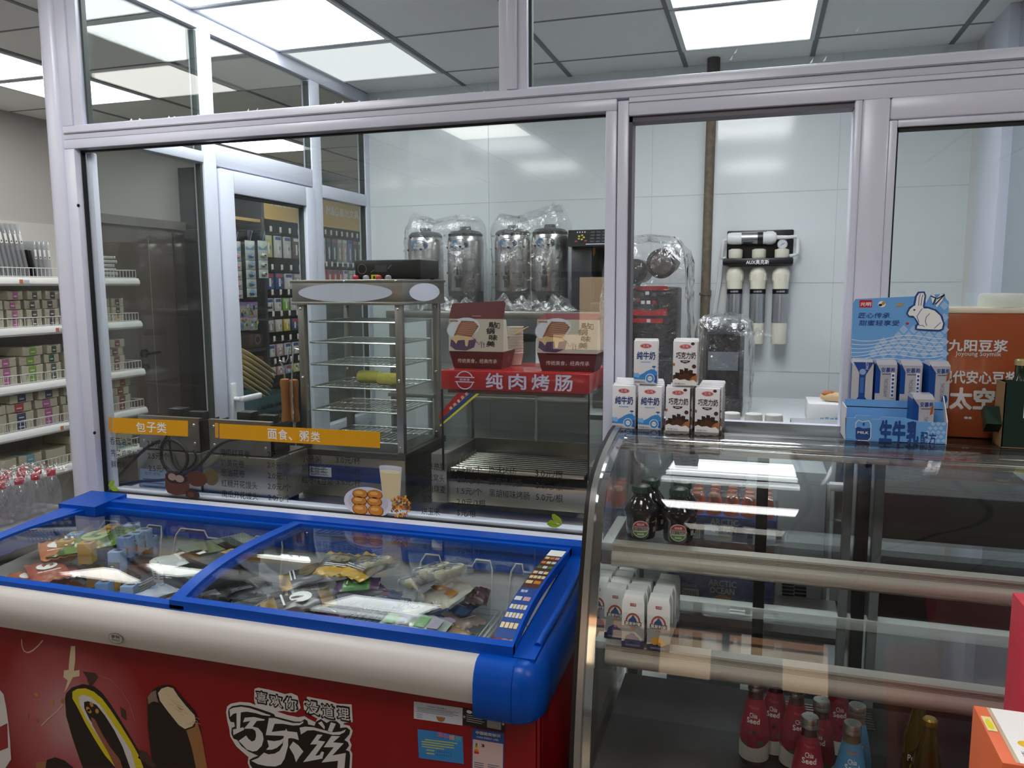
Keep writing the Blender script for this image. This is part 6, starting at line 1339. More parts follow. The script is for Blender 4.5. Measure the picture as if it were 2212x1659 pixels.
# ---- pancake take-away boxes on the grill roof
maroon = mat('box_maroon', (92, 18, 26), .4); card = mat('box_cream', (206, 196, 178), .5)
def pancake_box(lab, px0, px1, y, lid_up, py_base=795):
    a, b_ = ony(px0, py_base, y), ony(px1, py_base, y); x0, x1 = a[0], b_[0]; w_ = x1-x0; z0 = z_t+.001
    t = thing('pancake_box', lab, 'food box', ((x0+x1)/2, y+.06, z0), 0, 'pancake boxes on the grill'); W = w_/2; d = .065
    o = MB(); vs = [(-W*.88, -d*.8, 0), (W*.88, -d*.8, 0), (W*.88, d*.8, 0), (-W*.88, d*.8, 0), (-W, -d, .058), (W, -d, .058), (W, d, .058), (-W, d, .058)]
    o.add(vs, [(0, 3, 2, 1), (0, 1, 5, 4), (1, 2, 6, 5), (2, 3, 7, 6), (3, 0, 4, 7)], maroon); o.add([(x*.97, y_*.97, z) for x, y_, z in vs], [(0, 1, 2, 3), (0, 4, 5, 1), (1, 5, 6, 2), (2, 6, 7, 3), (3, 7, 4, 0)], card)
    f = Frame((0, -d*.8, 0), (1, 0, 0), (0, -d*.2, .058)); o.text(f, '传统美食，经典传承', -W*.72, .018, W*1.45, .016, ink_white, .0012, .004, .1)
    o.text(Frame((W*.88, 0, 0), (0, 1, 0), (W*.12, 0, .058)), '饼', -.01, .02, .024, .022, mat('box_pinkink', (190, 130, 130), .5), .001)
    o.build('tray', t)
    c_ = MB(); ztop = .058+.108; hf = [(-W*1.0, .058), (W*1.0, .058), (W*1.02, ztop), (-W*.98, ztop)]
    fr = Frame((0, -d*1.02, 0), (1, 0, 0), (0, -.02, 1)); c_.slab(fr, hf, card, -.0012, 0)
    c_.oval(fr, -W*.45, .135, W*.62, .034, mat('print_dish', (222, 224, 230), .45), .0004, 22, .2)
    pc = mat('print_pancake', (150, 92, 70), .5); pl_ = mat('print_pancake_light', (206, 160, 124), .5); pu = mat('print_purple', (92, 66, 98), .5); no = mat('print_noodle', (222, 190, 140), .5)
    c_.poly(fr, [(-W*.95, .075), (-W*.75, .062), (-W*.35, .060), (-W*.05, .072), (W*.02, .098), (-W*.2, .108), (-W*.9, .102)], pu, .0006)
    c_.poly(fr, [(-W*.80, .110), (-W*.62, .145), (-W*.50, .160), (-W*.05, .158), (W*.12, .142), (W*.0, .125), (-W*.15, .105), (-W*.5, .103)], pc, .0008)
    for k in range(7): c_.line(fr, [(-W*.7+W*.03*k, .113+.0062*k), (-W*.4+W*.03*k, .117+.006*k), (-W*.05+W*.02*k, .112+.0065*k)], .0018, pl_, .0010)
    c_.poly(fr, [(-W*.95, .100), (-W*.7, .112), (-W*.15, .106), (-W*.05, .098), (-W*.25, .095), (-W*.3, .074), (-W*.38, .076), (-W*.40, .096), (-W*.65, .094), (-W*.72, .082), (-W*.8, .092)], no, .0012)
    for k, ch in enumerate('美味锅贴'): c_.text(fr, ch, W*(.38+.10*(k % 2)), .075+.021*k, W*.30, .0185, ink_black, .0008, .03, .15)
    c_.rect(fr, W*.80, .135, W*.09, .018, maroon, .0006); c_.rect(fr, W*.82, .138, W*.05, .012, card, .0008)
    for k in range(2): c_.rect(fr, W*(.20+.09*k), .07, W*.03, .018, lines_m, .0006)
    c_.line(fr, [(W*(-.02+.05*k), .086+.007*math.sin(k*1.7)) for k in range(8)], .0012, pu, .0009); c_.rect(fr, -W*.94, .156, W*.3, .005, mat('print_stamp', (160, 120, 110), .5), .0008)
    c_.build('front_flap', t)
    l = MB(); y0 = -d*1.02-.02*ztop
    if lid_up: l.slab(Frame((0, y0, ztop), (1, 0, 0), (0, .22, 1)), [(-W*.98, 0), (W*1.02, 0), (W*1.06, .052), (W*1.0, .060), (-W*.82, .052), (-W*.90, .046)], maroon, -.0012, .0002); l.rect(Frame((0, y0, ztop), (1, 0, 0), (0, .22, 1)), -W*.12, .008, W*.32, .003, mat('box_slot', (170, 120, 120), .5), .0006)
    else: l.slab(Frame((0, y0, ztop), (1, 0, 0), (0, 1, .25)), [(-W*.98, 0), (W*1.02, 0), (W*.98, .07), (-W*.90, .07)], maroon, -.0012, .0002)
    l.build('lid', t)
    s_ = MB(); s_.add([(W, -d, .058), (W*1.02, -d-.004, ztop), (W*1.06, -d+.012, ztop*.98), (W*1.02, -d*.3, .06)], [(0, 1, 2, 3)], card); s_.build('side_flap', t)
    return t
pancake_box('pancake box with raised dark red lid, left one on the grill', 972, 1089, 2.455, True); pancake_box('pancake box with flat dark red lid, right one on the grill', 1161, 1290, 2.455, False)
# paper cups and skewers between the boxes
cupm = mat('paper_cup', (222, 216, 202), .5); cx_, cy2 = ony(1113, 770, 2.615)[0], 2.615
t = thing('paper_cup', 'pile of nested paper cups with bamboo skewers between the pancake boxes', 'paper cups', (cx_, cy2, z_t+.002))
for k in range(10): MB().lathe([(.021, 0), (.0285, .040), (.030, .042), (.0285, .0425)], cupm, (0, 0, .010*k), 24, cap=(k == 0)).build('cup', t)
for k in range(4): o = MB(); a = .5*k; o.cyl((-.05+.01*k, -.012-.004*k, .085+.004*k), (.02+.012*k, -.03, .112+.007*k), .0016, mat('bamboo', (206, 176, 110), .6), 6); o.build('skewer', t)
# ================================================================== BACK OF THE KITCHEN
# steel rack carrying the urns
rk = thingw('steel_rack', 'steel rack along the back wall carrying the wrapped urns', 'rack', (-1.2, 3.87, 0)); ry0, ry1 = 3.62, 4.15
for z, h in ((1.478, .035), (1.06, .02), (.45, .02)): MB().box(-1.80, -.60, ry0, ry1, z-h, z, steel, .003).build('shelf', rk)
for x in (-1.78, -.62):
    for y in (ry0+.03, ry1-.03): MB().cyl((x, y, 0), (x, y, 1.46), .016, steel, 12).build('post', rk)
def urn(lab, px, y, R_=.092):
    x = ony(px, 560, y)[0]; t = thing('insulated_urn', lab, 'drink urn', (x, y, 1.479), 0, 'stainless insulated urns'); zb = .095; H = .372
    MB().lathe([(R_*.98, 0), (R_*1.0, .01), (R_*.98, zb)], mat('urn_base', (40, 40, 44), .5), n=36).build('base_ring', t)
    MB().lathe([(R_, zb), (R_*1.01, zb+.004), (R_*1.01, H-.03), (R_*.97, H-.012), (R_*.93, H)], mat('urn_steel', (190, 188, 184), .24, 1.0), n=48).build('drum', t)
    MB().lathe([(R_*.95, H), (R_*.96, H+.012), (R_*.80, H+.026), (.03, H+.034), (.028, H+.05), (.001, H+.052)], mat('urn_lid', (58, 62, 64), .35), n=36, cap=False).build('lid', t)
    tp = MB(); tp.box(-.014, .014, -R_-.035, -R_+.005, zb+.055, zb+.080, black, .004); tp.cyl((0, -R_-.025, zb+.02), (0, -R_-.025, zb+.06), .010, black, 12); tp.box(-.006, .006, -R_-.032, -R_-.020, zb+.080, zb+.125, black, .003); tp.build('tap', t)
    q = MB()
    def pt(a, z, h): r = R_*1.01+h; return (r*math.sin(a), -r*math.cos(a), z)
    def ov(a0, z0, w_, h_, m, l, n=22): q.add([pt(a0+w_/R_*math.cos(2*PI*k/n), z0+h_*math.sin(2*PI*k/n), l) for k in range(n)], [tuple(range(n))], m)
    ov(0, .268+.06, .050, .026, mat('urn_badge_blue', (84, 120, 164), .4), .0006); ov(0, .325, .044, .020, mat('urn_badge_dark', (40, 48, 58), .4), .0010); ov(-.28, .338, .016, .014, mat('urn_badge_ball', (70, 120, 160), .4), .0013, 14)
    for t_, w_, z in (('德玛仕', .05, .326), ('奶茶桶', .06, .310)):
        tmp = MB().text(FX(0), t_, -w_/2, z, w_, .014, _M['tag_white'], 0, .01); q.add([pt(v[0]/R_, v[2], .0018) for v in tmp.v], tmp.f, _M['tag_white'])
    f = FX(0); q.line(f, [], .001, alu); q.add([pt(a, z, .0012) for a, z in ((.5, .155), (.85, .155), (.85, .190), (.83, .190), (.83, .158), (.5, .158))], [(0, 1, 2, 3, 4, 5)], alu)
    art(q, 'badge', t); return t
urns = [(920, 3.86, 'leftmost stainless urn behind the steamer'), (1006, 3.84, 'second stainless urn from the left, between steamer and pancake box'), (1108, 3.84, 'third stainless urn, with its black tap in clear view'), (1188, 3.84, 'rightmost stainless urn beside the dark drink machine')]
UX = []
for px, y, lab in urns: urn(lab, px, y); UX.append((ony(px, 560, y)[0], y))
def shroud(lab, pts, R_, z0, ztop, peaks, seed, m, name='plastic_wrap'):
    """a clear bag pulled over a pair of round things: hull around their circles, crumpled, gathered to peaks"""
    RR = random.Random(seed); ph = [RR.uniform(0, 6.28) for _ in range(8)]
    (ax, ay), (bx, by) = pts; n = 72; nv = 22; vs = []
    for j in range(nv+1):
        v = j/nv
        for i in range(n):
            a = 2*PI*i/n; cx, cy = (bx, by) if math.cos(a) >= 0 else (ax, ay)
            k = min(1, abs(math.cos(a))*4); mx, my = (ax+bx)/2, (ay+by)/2; cx, cy = mx+(cx-mx)*k, my+(cy-my)*k
            wr = .0025*math.sin(ph[0]+a*7+v*9)+.002*math.sin(ph[1]+a*13-v*14)+.002*math.sin(ph[2]+a*23+v*21)
            if v < .8: r = R_+.010+wr+(.008*(1-v/.15) if v < .15 else 0); z = z0+(ztop-z0)*v/.8; ex = 1.0
            else: u = (v-.8)/.2; ex = max(0.0, math.cos(u*PI/2))**.45; r = (R_+.010+wr)*ex; z = ztop+.062*math.sin(u*PI/2)+.012*math.sin(ph[3]+a*5)*u+.010*math.sin(ph[4]+a*11)*u
            x, y = cx+r*math.cos(a), cy+r*math.sin(a)
            if v >= .8: x = mx+(x-mx)*(1 if ex > .5 else .6+.8*ex)
            for ux, uy in pts:
                if y < uy: y -= .034*math.exp(-((x-ux)/.034)**4)*math.exp(-((z-1.645)/.095)**4)
            for qx, h, wd in peaks:
                if v > .7: z += h*math.exp(-((x-qx)/wd)**2)*((v-.7)/.3)
            vs.append((x, y, z))
    o = MB(); o.add(vs, [(j*n+i, j*n+(i+1) % n, (j+1)*n+(i+1) % n, (j+1)*n+i) for j in range(nv) for i in range(n)]+[tuple(range(nv*n, (nv+1)*n))], m)
    t = thingw(name, lab, 'plastic bag', ((ax+bx)/2, (ay+by)/2, z0))
    o.build('film', t)
    q = MB(); hb = mat('wrap_print', (30, 33, 36), .5)
    for row in range(6):
        for k in range(11):
            x = ax-R_*.9+(bx-ax+2*R_*.9)*(k+.5*(row % 2))/11; z = z0+.02+(ztop-z0-.01)*(row+.4+.25*k/11)/6
            cx, cy = (ax, ay) if abs(x-ax) < abs(x-bx) else (bx, by); dx = x-cx
            if abs(dx) > R_*.93 or (abs(dx) < .045 and 1.55 < z < 1.74): continue
            y = cy-math.sqrt((R_+.016)**2-dx*dx); al = math.asin(dx/(R_+.016)); f = Frame((x, y-.001, z), (math.cos(al), math.sin(al), 0), (0, 0, 1))
            if k % 2: q.poly(f, [(1.5*a, 1.5*b_) for a, b_ in ((0, -.004), (.005, .001), (.004, .004), (.0015, .0045), (0, .003), (-.0015, .0045), (-.004, .004), (-.005, .001))], hb, .003)
            else:
                q.text(f, '德玛仕', -.016, -.004, .032, .010, hb, .003)
    art(q, 'print_pattern', t)
    return t
shroud('printed clear plastic bag over the two left urns', UX[:2], .098, 1.485, 1.872, [(UX[0][0]-.03, .05, .035), (UX[1][0], .015, .08)], 4, film, 'plastic_wrap')
shroud('printed clear plastic bag over the two right urns with a tall twisted peak', UX[2:], .098, 1.485, 1.872, [(UX[3][0]+.02, .085, .06), (UX[2][0]-.05, .03, .03)], 8, film, 'plastic_wrap')
# crumpled spare film lying on the rack edge below the urns
def crumple(lab, x0, x1, y0, y1, z0, h, seed, m, name='plastic_sheet'):
    RR = random.Random(seed); ph = [RR.uniform(0, 6.28) for _ in range(9)]
    def fn(u, v):
        e = min(1, 6*u, 6*(1-u)); s_ = math.sin(v*PI)**.5
        z = z0+h*s_*e*(.55+.25*math.sin(ph[0]+u*21+v*5)+.2*math.sin(ph[1]+u*39-v*8)+.15*math.sin(ph[2]+v*19+u*9))
        return (x0+(x1-x0)*u+.01*math.sin(ph[3]+v*9), y0+(y1-y0)*v+.012*math.sin(ph[4]+u*17), max(z0+.001, z))
    o = MB().grid(fn, 48, 14, m).build(name); return tag(o, lab, 'plastic sheet')
crumple('crumpled clear film bunched on the rack edge under the right urns', -1.30, -.80, 3.622, 3.692, 1.479, .08, 3, film)
crumple('crumpled clear film bunched on the rack edge under the left urns', -1.74, -1.32, 3.622, 3.692, 1.479, .08, 6, film)
# dark drink machine
dx0, dx1, dy = ony(1232, 600, 3.72)[0], ony(1345, 600, 3.72)[0], 3.72
zt2, zm, zb2 = ony(1240, 497, dy)[2], ony(1240, 533, dy)[2], ony(1240, 668, dy)[2]
t = thingw('drink_machine', 'dark drink machine with sloping key panel and yellow spout on the rack', 'drink machine', ((dx0+dx1)/2, 3.85, 1.479)); dm = mat('machine_dark', (44, 44, 50), .35)
o = MB().prism([(dy-.03, zm), (dy+.0, zt2), (dy+.22, zt2+.005), (dy+.22, zm)], 'x', dx0-.01, dx1, black); o.build('key_panel', t)
f = Frame((dx0, dy-.031, zm), (1, 0, 0), (0, .03, zt2-zm)); q = MB()
for k in range(5): a = 2*PI*k/5; q.oval(f, .055+.013*math.cos(a), .045+.011*math.sin(a), .0055, .0045, mat('key_yellow', (186, 170, 60), .4), .0006, 10)
for k in range(4): q.oval(f, .035+.012*k, .072, .003, .004, _M['tag_white'], .0006, 8)
for a, c in ((.026, .022), (.072, .024)): q.rect(f, a, c, .012, .007, mat('key_red', (150, 60, 50), .4), .0006)
for i in range(3):
    for j in range(4): q.rect(f, .10+.028*i, .02+.016*j, .018, .006, mat('key_grey', (90, 92, 98), .4), .0006)
q.rect(f, .08, .008, .11, .004, _M['tag_white'], .0006); art(q, 'key', t)
o = MB().box(dx0, dx0+.10, dy+.02, dy+.22, zb2, zm, dm, .004); o.box(dx0+.10, dx1, dy+.14, dy+.22, zb2, zm, dm, .004); o.box(dx0+.10, dx1, dy, dy+.22, 1.485, 1.52, dm, .004); o.box(dx0+.02, dx0+.06, dy+.05, dy+.2, 1.479, zb2, black); o.build('cabinet', t)
sp = ony(1278, 548, dy+.05); MB().lathe([(.010, -.022), (.016, -.006), (.016, .016), (.012, .02)], mat('spout_amber', (206, 146, 30), .3), (sp[0], dy+.06, zm-.022), 16).build('spout', t)
# white blender on the rack's lower level
bl_ = ony(1138, 740, 3.70); t = thingw('blender', 'white and clear blender jug standing behind the paper cups', 'blender', (bl_[0], 3.72, 1.061))
MB().box(bl_[0]-.06, bl_[0]+.065, 3.65, 3.78, 1.061, 1.13, white_plastic, .012, 3).build('motor_base', t); o = MB().lathe([(.045, 1.13), (.055, 1.15), (.060, 1.33)], glassmat('jug_clear', (.86, .89, .89), .06), (bl_[0]-.015, 3.71, 0), 24, cap=False); o.build('jug', t)
MB().box(bl_[0]+.045, bl_[0]+.065, 3.69, 3.73, 1.13, 1.35, white_plastic, .008).build('handle', t); MB().lathe([(.062, 1.33), (.066, 1.345), (.05, 1.36), (.02, 1.365), (.001, 1.366)], black, (bl_[0]-.015, 3.71, 0), 24, cap=False).build('lid', t)
q = MB().oval(FX(3.6495), bl_[0]-.01, 1.095, .016, .012, mat('blender_logo', (206, 120, 100), .4), .0004, 14); art(q, 'logo', t)
# white cloth pile under the second pancake box in view: stacked trays on the rack
for k in range(3):
    o = MB().box(-.16, .16, -.10, .10, 0, .022, mat('tray_white', (206, 214, 214), .4), .006); q = o.build('serving_tray', loc=(ony(1215, 740, 3.78)[0], 3.80, 1.061+.0225*k)); tag(q, 'white serving tray in the pile behind the right pancake box, %s' % ('lowest', 'middle', 'topmost')[k], 'tray', 'pile of white trays')
# ---- back table with the bagged machines
TZ = 1.065
bt = thingw('back_table', 'white topped table with dark front edge below the water filter', 'table', (-.1, 3.55, 0)); MB().box(-.58, .42, 3.20, 3.92, TZ-.02, TZ, mat('table_white', (214, 220, 222), .25), .002).build('top', bt); MB().box(-.58, .42, 3.194, 3.202, TZ-.022, TZ-.002, mat('table_edge', (52, 60, 66), .4)).build('edge_strip', bt)
for x in (-.55, .39):
    for y in (3.24, 3.88): MB().box(x-.02, x+.02, y-.02, y+.02, 0, TZ-.02, steel).build('leg', bt)
# black and red grinder
g0, g1, gy3 = ony(1362, 700, 3.38)[0], ony(1462, 700, 3.38)[0], 3.38
t = thingw('grinder', 'black and red drink grinder under a clear bag beside the rusty pipe', 'grinder', ((g0+g1)/2, 3.52, TZ)); gz = lambda py: ony(1420, py, gy3)[2]
bk_ = mat('grinder_black', (26, 26, 28), .3); rd = mat('grinder_red', (176, 24, 30), .35)
o = MB().box(g0-.03, g1, gy3, gy3+.20, TZ+.02, gz(620), bk_, .01); o.box(g0-.04, g1+.01, gy3-.02, gy3+.21, TZ+.001, gz(775), bk_, .008); o.build('housing', t)
q = MB(); f = FX(gy3-.0006); ax = lambda px: ony(px, 700, gy3)[0]
for pts, m in (([(1362, 627), (1442, 627), (1440, 618), (1362, 618)], rd), ([(1362, 682), (1440, 682), (1440, 666), (1400, 672), (1362, 667)], rd), ([(1366, 697), (1432, 698), (1432, 688), (1366, 688)], rd)): q.poly(f, [(ax(a), gz(b_)) for a, b_ in pts], m, .0004)
for px, py, m in ((1386, 636, _M['key_grey']), (1397, 633, _M['tag_white']), (1412, 636, _M['key_grey']), (1388, 653, _M['tag_white']), (1400, 653, ink_white), (1413, 653, rd), (1378, 648, _M['key_red']), (1401, 693, _M['tag_white'])): q.rect(f, ax(px)-.008, gz(py)-.007, .016, .014, m, .0007)
art(q, 'key_panel', t)
cxg = (g0+g1)/2
o = MB().cyl((cxg+.03, gy3-.02, gz(570)), (cxg+.03, gy3+.17, gz(560)), .062, bk_, 28); o.cyl((cxg+.03, gy3-.026, gz(570)), (cxg+.03, gy3-.018, gz(570)), .045, steel_dark, 24); o.build('motor_drum', t)
o = MB().cyl((cxg-.075, gy3-.03, gz(585)), (cxg-.075, gy3+.16, gz(585)), .05, bk_, 24); o.cyl((cxg-.10, gy3-.03, gz(605)), (cxg-.10, gy3+.1, gz(605)), .035, bk_, 20); o.build('feed_drum', t)
MB().lathe([(.05, TZ+.001), (.055, TZ+.05), (.055, TZ+.075)], steel_dark, (cxg-.0, gy3-.07, 0), 24).build('collecting_bowl', t)
def loosebag(lab, x0, x1, y0, y1, z0, z1, seed, flare=0.0, lean=0.0):
    RR = random.Random(seed); ph = [RR.uniform(0, 6.28) for _ in range(8)]; n, nv = 56, 20; vs = []
    cx, cy, hx_, hy_ = (x0+x1)/2, (y0+y1)/2, (x1-x0)/2, (y1-y0)/2
    for j in range(nv+1):
        v = j/nv
        for i in range(n):
            a = 2*PI*i/n; c, s_ = math.cos(a), math.sin(a); k = 1/max(abs(c), abs(s_))**.75
            wr = 1+.05*math.sin(ph[0]+a*6+v*7)+.03*math.sin(ph[1]+a*15-v*12)+.02*math.sin(ph[2]+a*27+v*17)
            sc = 1.0 if v < .85 else max(0.0, math.cos((v-.85)/.15*PI/2))**.5*.97+.03
            sc *= 1+flare*math.sin(v*PI)
            vs.append((cx+hx_*c*k*wr*sc+lean*v*v, cy+hy_*s_*k*wr*sc, z0+(z1-z0)*(v if v < .85 else .85+.15*math.sin((v-.85)/.15*PI/2)*(1+.15*math.sin(ph[3]+a*3)))))
    t = thingw('plastic_bag', lab, 'plastic bag', (cx, cy, z0)); MB().add(vs, [(j*n+i, j*n+(i+1) % n, (j+1)*n+(i+1) % n, (j+1)*n+i) for j in range(nv) for i in range(n)]+[tuple(range(nv*n, (nv+1)*n))], film).build('film', t); return t
loosebag('large clear plastic bag draped over the black and red grinder', g0-.10, g1+.045, gy3-.17, gy3+.232, TZ+.002, gz(513), 21, .06, .0)
# dark cup dispenser in a bag
d0, d1, dyy = ony(1518, 800, 3.30)[0], ony(1605, 800, 3.30)[0], 3.30
t = thingw('cup_sealer', 'dark grey counter machine with open front under a clear bag', 'machine', ((d0+d1)/2, 3.4, TZ)); dg = mat('sealer_grey', (62, 66, 74), .35); dz = lambda py: ony(1560, py, dyy)[2]
o = MB().box(d0, d1, dyy+.15, dyy+.20, TZ+.001, dz(705), dg, .004); o.box(d0, d0+.014, dyy, dyy+.18, TZ+.05, dz(705), dg, .003); o.box(d1-.014, d1, dyy, dyy+.18, TZ+.05, dz(705), dg, .003); o.box(d0, d1, dyy, dyy+.18, dz(722), dz(703), dg, .004); o.box(d0, d1, dyy-.01, dyy+.2, TZ+.001, TZ+.075, black, .004); o.box(d0+.02, d1-.02, dyy+.02, dyy+.14, dz(800), dz(792), dg); o.build('cabinet', t)
q = MB(); f = FX(dyy-.0006); q.rect(f, d0+.02, dz(800), d1-d0-.04, dz(760)-dz(800), mat('sealer_pale', (120, 126, 134), .35), .0); q.build('front_flap', t)
loosebag('clear plastic bag over the dark counter machine with one end flopped to the right', d0-.03, d1+.03, dyy-.05, dyy+.24, TZ+.002, dz(680), 33, .05, .0)
crumple('loose end of the clear bag flopping out to the right in front of the filters', d1-.05, d1+.10, dyy-.02, dyy+.04, dz(725), .03, 12, film, 'plastic_flap')
# white paper box with a bread roll
b0, b1 = ony(1745, 890, 3.23)[0], ony(1835, 890, 3.23)[0]
t = thingw('paper_box', 'white paper box with blue print at the end of the back table', 'box', ((b0+b1)/2, 3.30, TZ)); o = MB().box(b0, b1, 3.22, 3.42, TZ+.001, ony(1760, 872, 3.22)[2], mat('paper_white', (226, 228, 230), .5), .004)
f = FX(3.2196); pbm = mat('paper_blue_print', (120, 160, 206), .5)
for k in range(6): o.rect(f, b0+.045+.018*k, TZ+.012+.003*(k % 2), .013, .012, pbm, .0003)
o.build('carton', t)
p = ony(1800, 866, 3.27); o = MB().lathe([(.002, -.05), (.014, -.04), (.020, -.015), (.019, .02), (.012, .042), (.002, .05)], mat('bread', (206, 176, 136), .6, var=.25, vscale=30), (0, 0, .019), 16, mtx=Matrix.Rotation(PI/2, 3, 'Y') @ Matrix.Rotation(.3, 3, 'X')); o.lathe([(.002, -.03), (.010, -.02), (.012, .01), (.003, .03)], mat('bread_brown', (176, 96, 50), .5), (-.012, 0, .031), 12, mtx=Matrix.Rotation(PI/2, 3, 'Y')); tag(o.build('bread_roll', loc=(p[0], 3.29, ony(1760, 872, 3.22)[2]+.001)), 'pale bread roll with brown crust lying on the white paper box', 'bread')
# inner ledge with three upturned paper cups
lg = MB().box(-.34, .30, 2.30, 2.43, 1.150, 1.166, mat('ledge_grey', (190, 194, 198), .4), .002); lg.box(-.34, -.32, 2.31, 2.42, 0, 1.15, steel); lg.box(.28, .30, 2.31, 2.42, 0, 1.15, steel); lg.box(-.34, -.32, 2.42, 2.75, .52, .54, steel); lg.box(.28, .30, 2.42, 2.75, .52, .54, steel); lg.box(-.34, .30, 2.44, 2.75, .52, .54, steel); t = thingw('inner_shelf', 'low grey shelf just inside the service window carrying three cups', 'shelf', (0, 2.42, 0)); lg.build('frame', t)
for k, px in enumerate((1580, 1627, 1671)):
    x = ony(px, 925, 2.38)[0]; t = thing('paper_cup', 'upturned white paper cup on the inner shelf, %s of three' % ('left', 'middle', 'right')[k], 'cup', (x, 2.38, 1.1665), 0, 'upturned paper cups'); MB().lathe([(.030, 0), (.031, .002), (.029, .010), (.024, .058), (.022, .060), (.001, .0602)], mat('cup_white', (206, 206, 200), .45), n=28, cap=False).build('cup', t)
o = MB().box(.10, .265, 2.34, 2.425, 1.1665, 1.212, mat('grey_case', (150, 154, 160), .4), .004); tag(o.build('grey_box'), 'plain grey box beside the three upturned cups', 'box')
# ---- orange drink packs seen through the case
def drink_pack(lab, z):
    t = thing('drink_pack', lab, 'bottle pack', (-.088, 2.58, z), 0, 'shrink-wrapped orange drink packs'); og = mat('orange_drink', (236, 120, 60), .2, coat=.4); oc = mat('orange_cap', (226, 120, 60), .4)
    for j in range(3):
        for i in range(6):
            x, y = -.135+.054*i, -.054+.054*j; b = MB(); b.lathe([(.024, .002), (.026, .008), (.0255, .10), (.026, .125), (.022, .15), (.0135, .172), (.013, .185)], og, (x, y, 0), 16); b.lathe([(.0155, .183), (.0155, .197), (.013, .199), (.001, .199)], oc, (x, y, 0), 14, cap=False); b.build('bottle', t)
    o = MB().box(-.166, .166, -.085, .085, .045, .135, mat('pack_wrap_blue', (52, 84, 168), .3), .012); f = FX(-.0853)
    o.text(f, 'ARCTIC', -.035, .105, .085, .020, ink_white, .0006, .03); o.text(f, 'OCEAN', -.030, .081, .075, .020, ink_white, .0006, .03); o.oval(f, .01, .066, .025, .012, mat('orange_slice', (226, 160, 70), .4), .0005, 18); o.rect(f, -.115, .055, .05, .032, ink_white, .0005)
    for k in range(9): o.rect(f, -.112+.005*k, .060, .0022, .022, ink_black, .0008)
    o.text(f, '300ml×24', -.118, .092, .045, .012, ink_white, .0006)
    o.build('blue_sleeve', t); MB().box(-.168, .168, -.087, .087, .001, .20, filmthin, .015).build('shrink_film', t); return t
drink_pack('orange drink pack with blue sleeve, lower one behind the display case', .541); drink_pack('orange drink pack with blue sleeve, upper one stacked on the other', .742)
# grey undercounter machine with louvres and a small tap unit
t = thingw('undercounter_fridge', 'grey undercounter unit with louvred vent seen through the display case', 'fridge', (.2, 2.9, 0)); o = MB().box(.04, .24, 2.78, 3.1, 0, .97, mat('unit_grey', (176, 182, 186), .4), .004)
for i in range(2):
    for k in range(5): p = ony(1702+27*i, 1262+8*k, 2.779); o.box(p[0]-.019, p[0]+.019, 2.7785, 2.7795, p[2]-.004, p[2]+.004, black)
o.build('cabinet', t)
p = ony(1790, 1090, 2.82); t = thingw('tap_unit', 'small pale tap unit with knob behind the case posts', 'tap', (p[0], 2.85, 0)); MB().box(p[0]-.012, p[0]+.006, 2.82, 2.85, 0, p[2]+.07, white_plastic, .003).build('column', t); MB().box(p[0]-.01, p[0]+.055, 2.80, 2.88, .80, .90, pane_clear, .004).build('tank', t); MB().box(p[0]+.0, p[0]+.05, 2.82, 2.86, .90, .925, white_plastic, .003).build('spout', t)
o = MB().box(-.30, -.02, 3.0, 3.12, 0, .98, mat('grey_panel', (96, 100, 104), .45), .006); tag(o.build('storage_cabinet'), 'dark grey cabinet low behind the orange drink packs', 'cabinet')
o = MB().box(.34, .80, 2.45, 3.0, 0, 1.00, mat('dark_cabinet', (58, 54, 52), .4), .006); tag(o.build('storage_cabinet'), 'dark brown cabinet behind the right half of the display case', 'cabinet')
